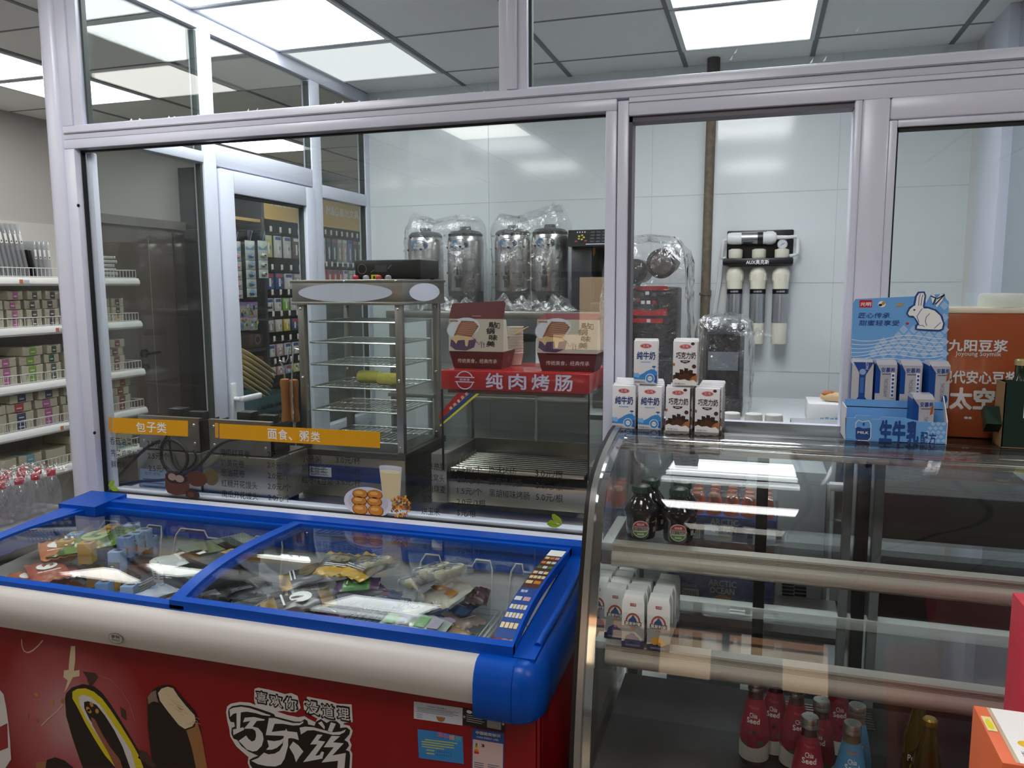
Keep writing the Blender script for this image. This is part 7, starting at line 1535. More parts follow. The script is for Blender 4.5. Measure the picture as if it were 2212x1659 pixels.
# ---- water filter on the back wall
WY = YB-.002
def W(px, py): q = ony(px, py, WY-.06); return q
t = thingw('water_filter', 'water filter with three white cartridges and a gauge on the back wall', 'water filter', (-.0, 4.16, 1.5)); fb = mat('filter_black', (18, 18, 20), .35); fw = mat('filter_cream', (226, 222, 204), .4)
a, b_ = W(1568, 575), W(1716, 494); o = MB().box(a[0], b_[0], WY-.012, WY, a[2], b_[2], fb, .006); a2, b2 = W(1562, 574), W(1713, 557); o.box(a2[0], b2[0], WY-.13, WY-.012, a2[2], b2[2], fb, .008); o.build('bracket', t)
q = MB(); l = W(1612, 572); r = W(1661, 562); q.text(FX(WY-.1304), 'AUX奥克斯', l[0], l[2], r[0]-l[0], .022, ink_white, .0004, .02); art(q, 'brand_lettering', t)
for px in (1586, 1636, 1685):
    x = W(px, 650)[0]; zt3, zb3 = W(px, 577)[2], W(px, 742)[2]; z1, zl, zl2 = W(px, 590)[2], W(px, 625)[2], W(px, 697)[2]; y = WY-.07; R1 = .037
    c = MB().lathe([(R1*.96, zb3), (R1*.98, zb3+.004), (R1, zl2), (R1, zl+.02), (R1*1.10, z1-.012), (R1*1.10, z1), (R1*1.02, z1+.012), (R1*.7, zt3)], fw, (x, y, 0), 32)
    for k in range(10): a = 2*PI*k/10; c.box(x+R1*1.05*math.cos(a)-.003, x+R1*1.05*math.cos(a)+.003, y+R1*1.05*math.sin(a)-.003, y+R1*1.05*math.sin(a)+.003, z1-.035, z1-.004, fw)
    c.build('cartridge', t)
    s_ = MB().lathe([(R1+.0008, zl2), (R1+.0008, zl-.018)], mat('filter_silver', (176, 180, 184), .25, .7), (x, y, 0), 32, cap=False); s_.lathe([(R1+.0012, zl-.022), (R1+.0012, zl+.002)], fb, (x, y, 0), 32, cap=False)
    tmp = MB().text(FX(0), 'AUX奥克斯', -.019, zl-.015, .038, .009, ink_white, 0, .01); s_.add([(x+(R1+.0018)*math.sin(v[0]/R1), y-(R1+.0018)*math.cos(v[0]/R1), v[2]) for v in tmp.v], tmp.f, ink_white)
    for k in range(7): s_.add([(x+(R1+.0016)*math.sin(al), y-(R1+.0016)*math.cos(al), z) for al, z in ((-.6, zl-.04-.018*k), (.1+.25*(k % 3), zl-.04-.018*k), (.1+.25*(k % 3), zl-.043-.018*k), (-.6, zl-.043-.018*k))], [(0, 1, 2, 3)], lines_m)
    s_.build('cartridge_label', t)
    hd_ = MB().lathe([(.03, zt3+.04), (.034, zt3+.05), (.034, zt3+.085), (.02, zt3+.09)], fw, (x, y, 0), 24); hd_.build('cartridge_head', t)
a, b_ = W(1570, 516), W(1678, 513); m_ = (a[2]+b_[2])/2; o = MB(); L_ = b_[0]-a[0]
o.lathe([(.012, 0), (.026, .006), (.028, .012), (.030, .03), (.030, L_-.05), (.033, L_-.046), (.033, L_-.02), (.024, L_-.004), (.012, L_), (.010, L_+.05)], white_plastic, (a[0], WY-.06, m_), 28, mtx=Matrix.Rotation(PI/2, 3, 'Y')); o.build('inline_cartridge', t)
o = MB().lathe([(.0306, L_*.30), (.0306, L_*.62)], mat('inline_silver', (150, 154, 158), .2, .8), (a[0], WY-.06, m_), 28, mtx=Matrix.Rotation(PI/2, 3, 'Y'), cap=False); o.lathe([(.0306, L_*.62), (.0306, L_*.73)], fb, (a[0], WY-.06, m_), 28, mtx=Matrix.Rotation(PI/2, 3, 'Y'), cap=False); o.build('inline_label', t)
g = W(1690, 528); o = MB().cyl((g[0], WY-.05, g[2]), (g[0], WY-.078, g[2]), .024, alu, 28); o.cyl((g[0], WY-.0782, g[2]), (g[0], WY-.079, g[2]), .020, mat('gauge_face', (200, 208, 212), .3), 26); o.cyl((g[0], WY-.06, g[2]-.02), (g[0], WY-.06, g[2]-.06), .012, fw, 14); o.tube([(g[0]-.008, WY-.0795, g[2]-.004), (g[0]+.010, WY-.0795, g[2]+.006)], .001, black, 5); o.build('pressure_gauge', t)
o = MB(); P_ = lambda px, py, d=.05: tuple(ony(px, py, WY-d)); o.tube([P_(1681, 514), P_(1722, 511), P_(1724, 516), P_(1723, 548), P_(1712, 552), P_(1705, 553)], .009, white_plastic, 10); o.tube([P_(1572, 518), P_(1564, 520), P_(1561, 530), P_(1558, 556), P_(1566, 558)], .009, white_plastic, 10)
o.tube([P_(1556, 560), P_(1552, 600), P_(1543, 660), P_(1538, 695), P_(1536, 720)], .006, white_plastic, 8); o.tube([P_(1560, 562), P_(1556, 605), P_(1547, 662), P_(1543, 697), P_(1541, 720)], .006, white_plastic, 8); o.build('hose', t)
# rusty riser pipe
rp = mat('rusty_pipe', (104, 94, 78), .7, var=.6, vscale=38, bump=.5, bscale=50); p0, p1 = ony(1536, 300, 4.12), ony(1521, 690, 4.12)
t = thingw('riser_pipe', 'rusty vertical water pipe running up the back wall', 'pipe', (p0[0], 4.12, 0)); o = MB().cyl((p1[0]-.005, 4.12, .4), (p0[0], 4.12, 2.66), .0235, rp, 18); o.build('pipe', t)
z = ony(1538, 140, 4.12)[2]; MB().cyl((p0[0]+.003, 4.12, z-.04), (p0[0]+.003, 4.12, z+.03), .031, mat('dark_coupling', (46, 50, 48), .6), 18).build('coupling', t)
z = ony(1520, 635, 4.12)[2]; o = MB().cyl((p1[0], 4.12, z-.006), (p1[0], 4.12, z+.006), .028, rp, 18); o.box(p1[0], p1[0]+.026, 4.11, 4.215, z-.012, z+.018, mat('bracket_dark', (70, 66, 60), .6)); o.build('wall_clip', t)
# ================================================================== LEFT SIDE OF THE SHOP
shelfw = mat('shelf_white', (226, 228, 228), .35); wirew = mat('shelf_wire_white', (220, 222, 222), .4)
GS = thingw('gondola_shelf', 'white wall shelving with wire fences holding notebook packs', 'shelving', (-4.3, 3.2, 0)); xf = -4.08; y_a, y_b = 1.8, 4.43
ZS_ = [1.655, 1.365, 1.035, .765, .505]
MB().box(XL, XL+.02, y_a, y_b, .1, 2.02, mat('shelf_back', (206, 204, 200), .5)).build('back_panel', GS)
for z in ZS_:
    MB().box(XL+.02, xf, y_a, y_b, z-.012, z, shelfw, .002).build('shelf_board', GS)
    MB().prism([(xf, z-.03), (xf+.018, z-.034), (xf+.026, z-.02), (xf+.02, z+.002), (xf, z+.008)], 'y', y_a, y_b, shelfw) if False else None
    o = MB(); P = [(xf, z-.040), (xf+.016, z-.042), (xf+.024, z-.030), (xf+.022, z-.010), (xf+.010, z+.006), (xf, z+.008)]; n = len(P)
    o.add([(a, y_a, b_) for a, b_ in P]+[(a, y_b, b_) for a, b_ in P], [(k, (k+1) % n, n+(k+1) % n, n+k) for k in range(n)]+[tuple(range(n)), tuple(range(n, 2*n))], shelfw); o.build('price_rail', GS)
    f = MB(); f.tube([(xf-.01, y_a, z+.062), (xf-.01, y_b, z+.062)], .0028, wirew, 6); f.tube([(xf-.01, y_a, z+.012), (xf-.01, y_b, z+.012)], .0025, wirew, 6)
    for k in range(96): y = y_a+(y_b-y_a)*k/95; f.cyl((xf-.01, y, z), (xf-.01, y, z+.062), .0018, wirew, 5)
    for y in (y_b,): f.tube([(xf-.01, y, z+.062), (XL+.05, y, z+.062)], .0028, wirew, 6)
    f.build('wire_fence', GS)
rl = mat('rail_tag_orange', (206, 130, 96), .5)
for z, ys in zip(ZS_, ((3.50, 3.85), (3.72,), (3.86,), (3.70,), (3.78,))):
    for y in ys: q = MB(); q.rect(Frame((xf+.0245, y, z-.03), (0, 1, 0), (0, 0, 1)), 0, 0, .025, .024, rl, .0006); q.rect(Frame((xf+.0245, y, z-.03), (0, 1, 0), (0, 0, 1)), .03, .003, .035, .018, _M['tag_white'], .0006); art(q, 'price_tag', GS)
MB().box(XL+.02, XL+.05, y_b-.02, y_b, 0, 2.0, shelfw).build('end_post', GS)
paper = mat('notebook_cream', (222, 214, 184), .6, bump=.08, bscale=200); bandc = dict(green=(140, 190, 40), pink=(206, 96, 166), black=(40, 34, 40), navy=(24, 44, 104), red=(200, 40, 40), dkgreen=(20, 96, 62), blue=(112, 180, 214), orange=(222, 160, 70), maroon=(140, 28, 52), lightblue=(116, 186, 206))
_nb = {}
def notebook(lab, y, z, band, w_=.165, h_=.046, tilt=0.0, warp=.006, jit=0.0):
    key = (band, round(w_, 3), round(h_, 3))
    group = 'notebook packs on the wall shelves'
    if key in _nb: return dup(_nb[key], (xf-.148+jit, y, z), None, lab, group, (0, 0, tilt))
    t = thing('notebook_pack', lab, 'notebook pack', (xf-.148+jit, y, z), tilt, group); d = .105
    def fn(s_):
        def g(u, v): return (-d+2*d*u, -w_/2+w_*v, (h_*(.98 if s_ else 0)+warp*((2*v-1)**2+.6*u*u)))
        return g
    b = MB(); nu, nv = 4, 8
    top = [fn(1)(i/nu, j/nv) for i in range(nu+1) for j in range(nv+1)]; bot = [(x, y_, z_*.12) for x, y_, z_ in [fn(0)(i/nu, j/nv) for i in range(nu+1) for j in range(nv+1)]]
    q_ = nv+1; F = []
    for i in range(nu):
        for j in range(nv): F.append((i*q_+j, (i+1)*q_+j, (i+1)*q_+j+1, i*q_+j+1))
    N_ = len(top); B = [tuple(N_+k for k in f) for f in F]
    rim = [i*q_ for i in range(nu+1)]+[nu*q_+j for j in range(1, nv+1)]+[i*q_+nv for i in range(nu-1, -1, -1)]+[j for j in range(nv-1, 0, -1)]
    S = [(rim[k], rim[(k+1) % len(rim)], N_+rim[(k+1) % len(rim)], N_+rim[k]) for k in range(len(rim))]
    b.add(top+bot, F+B+S, paper)
    b.build('paper_block', t)
    if band:
        m = mat('band_'+band, bandc[band], .45); o = MB(); f = Frame((d+.0004, 0, 0), (0, 1, 0), (0, 0, 1)); bw = w_*.36
        o.rect(f, -bw/2, 0.004, bw, h_*.92, m, .0006); o.add([(-d*.2, -bw/2, h_+.002), (d+.001, -bw/2, h_+.003), (d+.001, bw/2, h_+.003), (-d*.2, bw/2, h_+.002)], [(0, 1, 2, 3)], m); o.rect(f, -bw*.3, h_*.4, bw*.6, h_*.14, ink_white, .0010)
        o.build('paper_band', t)
    MB().box(-d-.004, d+.006, -w_/2-.006, w_/2+.006, .0008, h_+.0075, filmthin, .004).build('film', t)
    _nb[key] = t; return t
def ypx(px): return onx(px, 700, xf)[1]
def stackn(z, px0, px1, n, bands, where, h_=.046):
    y = (ypx(px0)+ypx(px1))/2; w_ = min(.19, max(.10, ypx(px1)-ypx(px0)-.022)); w_ = math.floor(w_/.01)*.01
    for k in range(n):
        b = bands[k % len(bands)]; cn = {None: 'plain cream notebook pack', 'dkgreen': 'dark-green-banded notebook pack', 'lightblue': 'pale-blue-banded notebook pack'}.get(b, '%s-banded notebook pack' % b)
        ordn = 'only one' if n == 1 else ('lowest' if k == 0 else 'topmost' if k == n-1 else ('second from below', 'third from below', 'fourth from below', 'fifth from below', 'sixth from below')[k-1])
        notebook('%s, %s, pile %s' % (cn, ordn, where), y+random.Random(k*7+n).uniform(-.006, .006), z+.001+k*(h_+.009), b, w_, h_, random.Random(k+n*3).uniform(-.06, .06), .006, random.Random(k*5+n).uniform(-.012, .006))
T2, T3, T4, T5 = ZS_[1:]
stackn(T2, -20, 27, 3, ['green'], 'at left edge, second shelf')
stackn(T2, 27, 69, 4, ['pink'], 'between green and black ones, second shelf')
stackn(T2, 70, 110, 4, ['black'], 'right of pink ones, second shelf')
stackn(T2, 111, 145, 4, ['black'], 'beside the post, second shelf')
stackn(T2, 218, 255, 3, ['lightblue'], 'seen through glass, second shelf')
stackn(T2, 254, 284, 3, ['orange', 'black', 'black'], 'at far end, second shelf')
stackn(T3, -8, 46, 3, ['pink'], 'at left edge, third shelf')
stackn(T3, 50, 102, 4, ['green'], 'in the middle, third shelf')
stackn(T3, 103, 142, 4, ['dkgreen'], 'right of green ones, third shelf')
stackn(T3, 143, 178, 3, ['dkgreen'], 'half behind the post, third shelf')
stackn(T3, 218, 238, 4, [None], 'left of maroon ones, third shelf')
stackn(T3, 240, 280, 4, ['maroon'], 'at far end, third shelf')
stackn(T4, -22, 8, 3, [None], 'at left edge, fourth shelf')
stackn(T4, 12, 75, 4, ['navy', 'navy', 'red', 'navy'], 'with one red band, fourth shelf')
stackn(T4, 76, 131, 4, ['pink', 'pink', 'pink', 'navy'], 'pink topped by navy, fourth shelf')
stackn(T4, 133, 172, 4, ['dkgreen'], 'beside the post, fourth shelf')
stackn(T4, 232, 245, 3, [None], 'left of maroon ones, fourth shelf')
stackn(T4, 246, 286, 4, ['maroon'], 'at far end, fourth shelf')
stackn(T5, -10, 25, 2, [None], 'at left edge, lowest shelf')
stackn(T5, 28, 85, 2, ['lightblue'], 'of two pale blue ones, lowest shelf')
stackn(T5, 88, 138, 2, [None], 'of two plain ones, lowest shelf')
stackn(T5, 140, 180, 3, [None], 'beside the post, lowest shelf')
stackn(T5, 236, 286, 3, ['lightblue', None, None], 'at far end, lowest shelf')
# clear document sleeves leaning on the top shelf
slv = glassmat('sleeve_clear', (.86, .88, .89), .10, .08, milk=.25, milkcol=(.75, .77, .8)); T1 = ZS_[0]
for k in range(8):
    y = ypx(-2+10.5*k); t = thing('document_sleeve', 'clear document sleeve leaning on the top shelf, %s of the slanted row' % ('first', 'second', 'third', 'fourth', 'fifth', 'sixth', 'seventh', 'last')[k], 'sleeve', (xf-.10, y+.02, T1+.003), 0, 'clear document sleeves'); t.rotation_euler = (.17, 0, 0)
    MB().box(-.10, .078, -.009, .009, 0, .315, slv, .003).build('sleeve', t); q = MB(); q.rect(Frame((.0786, 0, 0), (0, 1, 0), (0, 0, 1)), -.008, .20, .016, .055, ink_white, .0005); q.oval(Frame((.0786, 0, 0), (0, 1, 0), (0, 0, 1)), 0, .212, .004, .006, ink_black, .0008, 8); q.rect(Frame((0, -.0095, 0), (1, 0, 0), (0, 0, 1)), -.02, .19, .09, .07, ink_white, .0004); art(q, 'label', t)
for k in range(4):
    y = ypx(97+9.5*k); t = thing('document_sleeve', 'upright clear sleeve beside the white post, %s of four' % ('first', 'second', 'third', 'last')[k], 'sleeve', (xf-.10, y, T1+.001), 0, 'clear document sleeves'); t.rotation_euler = (.05, 0, 0)
    MB().box(-.10, .078, -.008, .008, 0, .22, slv, .003).build('sleeve', t); q = MB(); q.rect(Frame((.0786, 0, 0), (0, 1, 0), (0, 0, 1)), -.007, .115, .014, .055, ink_white, .0005); q.oval(Frame((.0786, 0, 0), (0, 1, 0), (0, 0, 1)), 0, .125, .004, .006, ink_black, .0008, 8); art(q, 'label', t)
y = ypx(87); t = thing('folder', 'black folder leaning between the two groups of clear sleeves', 'folder', (xf-.10, y+.01, T1+.001)); t.rotation_euler = (.13, 0, 0); MB().box(-.10, .078, -.014, .014, 0, .17, black, .008).build('cover', t); MB().box(-.095, .076, -.010, .010, .003, .168, mat('sheets', (210, 208, 200), .6)).build('sheet_block', t)
o = MB().box(xf-.36, xf-.34, ypx(68), ypx(135), T1+.001, T1+.33, mat('white_board', (222, 222, 222), .45), .003); tag(o.build('white_board'), 'white board standing at the back of the top shelf', 'board')
for k in range(6):
    t = thing('envelope_pack', 'white bagged pack on the top shelf seen through glass, %s of the pile' % ('lowest', 'second', 'third', 'fourth', 'fifth', 'topmost')[k], 'paper pack', (xf-.12, ypx(246)+.012*((k*5) % 3-1), T1+.001+.026*k), 0, 'white bagged packs'); MB().box(-.09, .09, -.085, .085, 0, .021, mat('pack_white', (214, 220, 216), .5) if k else mat('pack_bluewhite', (150, 170, 206), .5), .006).build('pack', t); MB().box(-.093, .094, -.088, .088, .0005, .0235, filmthin, .006).build('film', t)
# ---- bottled water packs left of the freezer
wat = glassmat('bottle_clear', (.90, .91, .93), .10, .03, milk=.12); capr = mat('cap_crimson', (200, 26, 60), .35)
XW = -2.46; pk = thingw('water_pack', 'shrink-wrapped pack of clear water bottles with crimson caps left of the freezer', 'bottle pack', (XW, 1.95, .79))
for j in range(3):
    for i in range(6):
        x, y = XW-.132+.066*j, 2.19-.0665*i; zb0 = .795
        b = MB(); b.lathe([(.022, zb0), (.029, zb0+.006), (.030, zb0+.06), (.0295, zb0+.065), (.027, zb0+.09), (.016, zb0+.118), (.0125, zb0+.125)], wat, (x, y, 0), 20); b.build('bottle', pk)
        MB().lathe([(.0145, zb0+.122), (.0145, zb0+.143), (.0125, zb0+.1445), (.001, zb0+.1445)], capr, (x, y, 0), 18, cap=False).build('cap', pk)
RR = random.Random(6)
def wrapf(u, v):
    x = XW-.17+.205*u; y = 1.82+.415*v; return (x, y, .945+.006*math.sin(40*u+22*v)+.005*math.sin(31*v-13*u)-.008*(abs(2*u-1)**4))
fw2 = glassmat('pack_film', (.965, .965, .97), .10, .04, milk=.02, bump=.4, bscale=18); o = MB().grid(wrapf, 30, 40, fw2); o.grid(lambda u, v: (XW+.035+.006*math.sin(25*v+9*u)+.004*u, 1.82+.415*v, .80+.145*(1-u)), 10, 40, fw2); o.build('shrink_film', pk)
cr = thingw('crate_stack', 'plain grey platform under the water pack left of the freezer', 'crate', (XW, 1.95, 0)); MB().box(XW-.19, XW+.055, 1.72, 2.25, 0, .788, mat('platform_grey', (150, 150, 150), .5), .006).build('platform', cr)
# ---- stationery wall display behind the glass door
XD = -4.10; DX = XD
dfm = mat('display_frame', (52, 56, 64), .4); dyl = mat('display_wood', (196, 160, 96), .45); sgn = mat('display_sign', (222, 190, 116), .45); dbk = mat('display_back', (38, 36, 38), .6)
SD = thingw('stationery_rack', 'dark framed stationery display with yellow headers behind the glass door', 'display rack', (-4.3, 6.6, 0)); yA, yB_, yC, yD = 5.45, 5.93, 6.86, 7.78
MB().box(XL, XL+.03, yA, yD+.04, 0, 2.56, dbk).build('back_panel', SD)
for y in (yA, yB_, yC, yD): MB().box(XL, DX+.01, y-.02, y+.02, 0, 2.56, dfm, .004).build('upright', SD)
o = MB().box(XL, DX, yA, yD, 2.52, 2.56, dfm); o.box(XL+.03, DX-.005, yA+.02, yB_-.02, 2.15, 2.175, dyl); o.box(XL+.03, XL+.05, yA+.02, yB_-.02, 2.175, 2.52, dyl); o.build('top_cubby', SD)
for k, z in enumerate((1.86, 1.61, 1.30, 1.08, .86)): MB().box(XL+.03, XL+.06, yB_, yD, z-.02, z+.02, dbk).build('cross_bar', SD)
for y0, y1 in ((yB_+.02, yC-.02), (yC+.02, yD-.02)):
    o = MB().box(DX-.03, DX, y0, y1, 2.19, 2.485, sgn, .002); o.box(DX-.03, DX+.015, y0-.003, y1+.003, 2.185, 2.20, sgn); o.box(DX-.03, DX+.015, y0-.003, y1+.003, 2.47, 2.488, sgn)
    f = Frame((DX+.0004, y0, 2.19), (0, 1, 0), (0, 0, 1)); W_ = y1-y0
    o.text(f, 'M&G', W_*.14, .12, W_*.26, .085, ink_white, .0006, .03); o.text(f, '晨光文具', W_*.42, .12, W_*.46, .085, ink_white, .0006, .02); o.build('header_sign', SD)
hookm = chrome; bagm = glassmat('blister', (.9, .91, .92), .12, .1, milk=.15)
kinds = [('pale hanging pen pack', (206, 202, 190)), ('dark hanging pen pack', (50, 54, 66)), ('slate hanging pack', (70, 84, 98)), ('grey hanging pack', (150, 152, 156)), ('beige hanging pack', (190, 182, 166)), ('lilac hanging pack', (120, 134, 196)), ('navy dotted hanging pack', (54, 66, 92)), ('green hanging pack', (74, 118, 100)), ('brown hanging pack', (92, 80, 66)), ('white hanging pack', (210, 214, 216)), ('blue hanging pack', (40, 76, 140)), ('bright green hanging pack', (120, 186, 50)), ('yellow hanging pack', (206, 190, 50)), ('red topped hanging pack', (190, 60, 60)), ('sky blue hanging pack', (140, 180, 206)), ('lemon hanging pack', (206, 206, 130)), ('rose hanging pack', (206, 160, 176))]
_hp = {}
def hang(ki, y, ztop, w_, h_, row, pos, head=None):
    nm, c = kinds[ki]; lab = '%s, %s hook of the %s' % (nm, pos, row); key = (ki, w_, h_)
    if key in _hp: return dup(_hp[key], (DX-.02, y, ztop), None, lab)
    t = thing('hanging_pack', lab, 'stationery pack', (DX-.02, y, ztop), 0, 'stationery packs on hooks')
    m = mat('pack_%d' % ki, c, .35); b = MB().box(-.012, .006, -w_/2, w_/2, -h_, -.02, m, .004); f = Frame((.0064, 0, 0), (0, 1, 0), (0, 0, 1)); b.rect(f, -w_*.4, -.055, w_*.8, .028, mat('pack_head_%d' % (ki % 4), [(220, 222, 224), (60, 90, 150), (190, 70, 60), (200, 204, 208)][ki % 4], .4), .0006); b.rect(f, -w_*.12, -h_*.85, w_*.24, h_*.45, ink_white, .0006); b.oval(f, w_*.2, -h_*.6, w_*.14, h_*.09, mat('pack_spot', (150, 150, 156), .4), .0008, 9); b.build('pack', t)
    k = MB(); k.tube([(-.12, 0, 0), (.03, 0, .002), (.042, 0, .014)], .0025, hookm, 6); k.build('hook', t)
    k = MB(); k.box(.034, .037, -.016, .016, .010, .058, ink_white, .001); k.build('price_flag', t)
    _hp[key] = t; return t
rows_ = [(yC+.085, yD-.085, 8, 2.10, .085, .265, 'top row under the right header', [0, 1, 2, 3, 4, 5, 6, 7]), (yC+.085, yD-.085, 8, 1.79, .085, .17, 'second row under the right header', [13, 13, 13, 13, 9, 3, 9, 3]),
    (yB_+.10, yC-.10, 6, 2.07, .11, .21, 'top row under the left header', [15, 9, 9, 8, 7, 1]), (yB_+.10, yC-.10, 6, 1.74, .12, .16, 'second row under the left header', [10, 10, 9, 3, 9, 13]), (yB_+.085, yC-.085, 7, 1.52, .10, .135, 'third row under the left header', [9, 9, 11, 9, 3, 9, 0]), (yB_+.085, yC-.085, 7, 1.33, .10, .13, 'fourth row under the left header', [3, 0, 12, 10, 10, 3, 9]), (yB_+.085, yC-.085, 7, 1.11, .10, .13, 'fifth row under the left header', [9, 16, 9, 9, 14, 4, 9]), (yB_+.085, yC-.085, 7, .91, .10, .10, 'sixth row under the left header', [4, 16, 14, 15, 12, 15, 9])]
for y0, y1, n, z, w_, h_, row, kk in rows_:
    for k in range(n): hang(kk[k], y0+(y1-y0)*k/(n-1), z, w_, h_, row, ('first', 'second', 'third', 'fourth', 'fifth', 'sixth', 'seventh', 'eighth')[k])
# hair clip cards and toy bags hung at the front of the first bay
XC = XD+.10; cardp = mat('clip_card', (196, 206, 206), .45); cardb = mat('clip_card_blue', (120, 160, 190), .45)
for s_, (y, n, zt1, c) in enumerate([(5.415, 5, 1.965, (206, 150, 176)), (5.56, 5, 1.975, (96, 146, 186)), (5.69, 3, 1.98, (200, 200, 196))]):
    nm = ('pink', 'blue', 'white')[s_]
    for k in range(n):
        z = zt1-.085-.075*k; t = thing('hair_clip_card', '%s hair clip on pale card, %s of its hanging strip' % (nm, ('topmost', 'second', 'third', 'fourth', 'lowest')[k]), 'hair clip', (XC+.03*s_, y, z), 0, 'hair clip cards on strips')
        b = MB().box(-.003, 0, -.065, .065, -.072, 0 if k else .085, cardp, .001)
        if not k: b.poly(Frame((.0004, 0, 0), (0, 1, 0), (0, 0, 1)), [(-.06, .01), (.06, .01), (.06, .05), (.0, .02), (-.06, .04)], cardb, .0004); b.tube([(.003, 0, .08), (.003, .03, .15), (.001, .04, .165)], .002, mat('blue_cord', (110, 150, 190), .4), 5)
        b.build('card', t); q = MB().lathe([(.002, 0), (.016, .004), (.019, .011), (.012, .02), (.002, .022)], mat('clip_%s' % nm, c, .3), (0, 0, -.036), 16, sx=1.0, sy=2.0, mtx=Matrix.Rotation(PI/2, 3, 'Y') @ Matrix.Rotation(PI/2, 3, 'Z') @ Matrix.Rotation(PI/2, 3, 'Z')); q.oval(Frame((.023, 0, -.036), (0, 1, 0), (0, 0, 1)), 0, 0, .012, .006, mat('clip_eye_%d' % (s_ == 2), (40, 36, 36) if s_ == 2 else (226, 210, 220), .3), .0005, 10); q.build('clip', t)
for s_, (y, z0) in enumerate(((5.415, 1.50), (5.56, 1.50), (5.69, 1.66))):
    o = MB(); x = XC+.03*s_; o.box(x-.006, x-.0032, y-.02, y+.02, z0, 2.06, dfm); o.tube([(XL+.04, y, 2.06), (x-.004, y, 2.06)], .004, hookm, 6); o.build('hanging_strip', SD)
XT = XD+.08; R = random.Random(4)
for r_ in range(2):
    z = onx(520, 668+26*r_, XT)[2]; o = MB(); o.box(XT-.018, XT-.0142, yA-.12, yB_-.0, z-.01, z+.01, dfm); o.box(XL+.03, XT-.016, yA+.02, yA+.03, z-.01, z+.01, dfm); o.build('hanging_rail', SD)
R = random.Random(4); tcol = [(222, 140, 40), (40, 70, 150), (190, 60, 60), (226, 200, 60), (110, 180, 70), (190, 200, 206), (60, 140, 200), (150, 150, 156)]
for r_ in range(2):
    for k in range(4):
        p_ = onx(494+18*k, 668+26*r_, XT); t = thing('toy_bag', 'toy bag with colourful plastic bits and lilac header, %s row, %s' % (('upper', 'lower')[r_], ('leftmost', 'second', 'third', 'rightmost')[k]), 'toy bag', (XT, p_[1], p_[2]), 0, 'toy bags below the hair clips')
        b = MB().box(-.014, .0, -.056, .056, -.075, .05, mat('toy_bag_clear', (170, 172, 176), .3), .006); b.rect(Frame((.0004, 0, 0), (0, 1, 0), (0, 0, 1)), -.056, .03, .112, .03 if r_ == 0 else .012, mat('toy_lilac', (150, 126, 180), .4), .0008); b.build('bag', t)
        q = MB()
        for j in range(7):
            c = tcol[(j*3+k+r_*2) % 8]; m = mat('toy_%d_%d_%d' % c, c, .35); y0, z0 = R.uniform(-.042, .042), R.uniform(-.06, .015); q.cyl((.003, y0, z0), (.005, y0+R.uniform(-.02, .02), z0+R.uniform(.012, .035)), R.uniform(.005, .010), m, 8)
        q.build('toy_piece', t)
# carton boxes and wheels in the lower first bay
for k, (z, lab, c) in enumerate([(1.18, 'brown display tray with round wheel toys low in the first bay', (70, 54, 44)), (.98, 'dark brown box low in the first bay of the display', (92, 66, 36))]):
    MBo = MB().box(XL+.05, XD-.02, yA+.03, yB_-.03, z-.10, z+.02, mat('lowbox_%d' % k, c, .5), .004); f = Frame((XD-.0196, yA, z-.05), (0, 1, 0), (0, 0, 1))
    if not k:
        for y in (.10, .37): MBo.oval(f, y, .02, .045, .045, mat('wheel_grey', (110, 112, 114), .4), .0006, 20); MBo.oval(f, y, .02, .028, .028, dbk, .0010, 18)
    tag(MBo.build('carton_box'), lab, 'box')
    MB()
o = MB().box(XL+.03, XD, yA+.02, yB_-.02, .85, .878, dfm); o.box(XL+.03, XD, yA+.02, yB_-.02, 1.05, 1.075, dfm); o.build('low_shelf', SD)
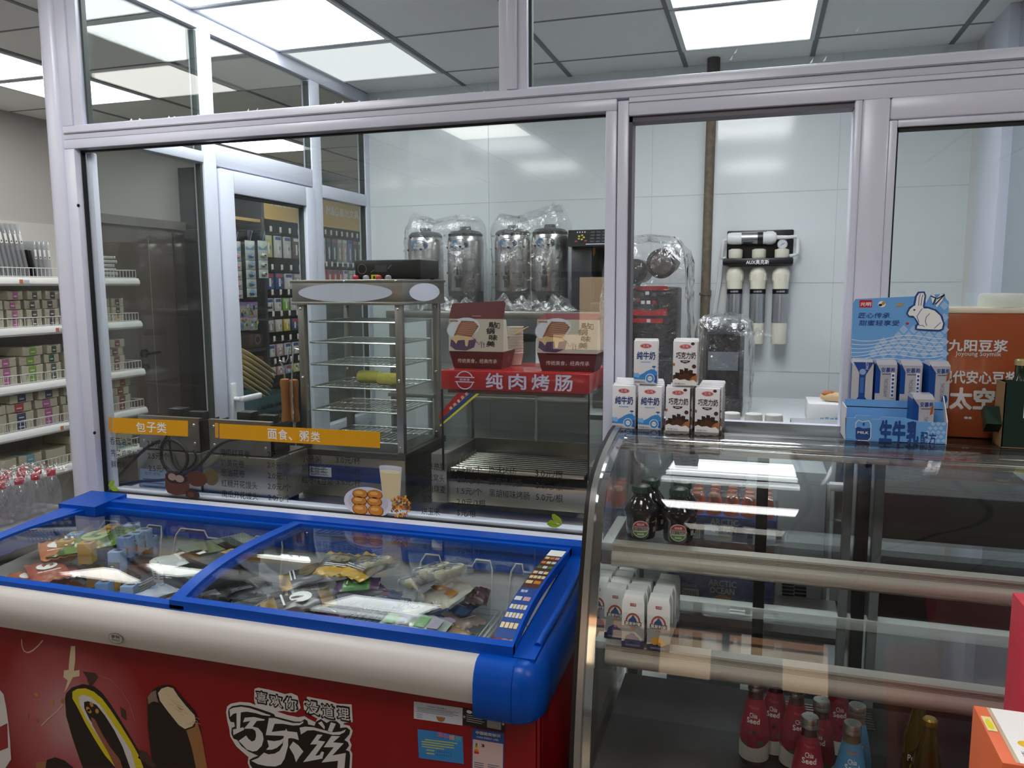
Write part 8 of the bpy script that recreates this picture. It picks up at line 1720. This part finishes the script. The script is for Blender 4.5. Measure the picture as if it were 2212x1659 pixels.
# ---- teal basket heaped with straw fans near the glass door
XBK = -3.05; bp = onx(545, 868, XBK); tb = thingw('plastic_basket', 'teal plastic basket with openwork sides seen through the glass door', 'basket', (XBK, bp[1], .60)); teal = mat('basket_teal', (84, 126, 136), .45)
bw, bl2, z0, z1 = .16, .21, .72, .93; o = MB(); n = 28
def rr(t, s_): c, q = math.cos(t), math.sin(t); k = 1/max(abs(c), abs(q))**.55; return (bw*s_*c*k, bl2*s_*q*k)
vs = []
for z, s_ in ((z0, .80), (z0+.01, .84), (z1-.03, .97), (z1, 1.03)):
    for k in range(n): a = rr(2*PI*k/n, s_); vs.append((XBK+a[0], bp[1]+a[1], z))
o.add(vs, [(i*n+k, i*n+(k+1) % n, (i+1)*n+(k+1) % n, (i+1)*n+k) for i in range(3) for k in range(n)]+[tuple(range(n))], teal)
for i in range(10):
    for j in range(3): o.box(XBK+bw*.93, XBK+bw*1.02, bp[1]-bl2*.75+bl2*1.5*i/10, bp[1]-bl2*.75+bl2*1.5*i/10+.022, z0+.03+.05*j, z0+.052+.05*j, mat('basket_hole', (30, 46, 52), .6), .004)
o.build('tub', tb)
sb = thingw('display_stool', 'dark low stand under the teal basket', 'stand', (XBK, bp[1], 0)); MB().box(XBK-.15, XBK+.15, bp[1]-.18, bp[1]+.18, .0, .718, mat('stand_dark', (44, 42, 44), .5), .01).build('stand_body', sb)
straw = mat('straw', (216, 202, 160), .7, var=.2, vscale=25, bump=.3, bscale=120)
for k in range(7):
    t = thing('straw_fan', 'pale straw hand fan heaped in the teal basket, %s of the heap' % ('lowest', 'second', 'third', 'fourth', 'fifth', 'sixth', 'topmost')[k], 'straw fan', (XBK+.02, bp[1]-.05+.014*k, .965+.028*k), 0, 'straw fans in the basket'); t.rotation_euler = (-.50, .45, 0)
    MB().lathe([(.001, -.003), (.11, -.002), (.135, .004), (.13, .008), (.001, .006)], straw, n=26, sx=1.0, sy=1.25).build('fan_blade', t); o = MB()
    for j in range(5): a = 1.3+.12*j; o.tube([(.10*math.cos(a), .13*math.sin(a), .004), (.17*math.cos(a+.1), .22*math.sin(a+.05), .004+.001*j)], .002, straw, 5)
    o.build('straw_end', t)
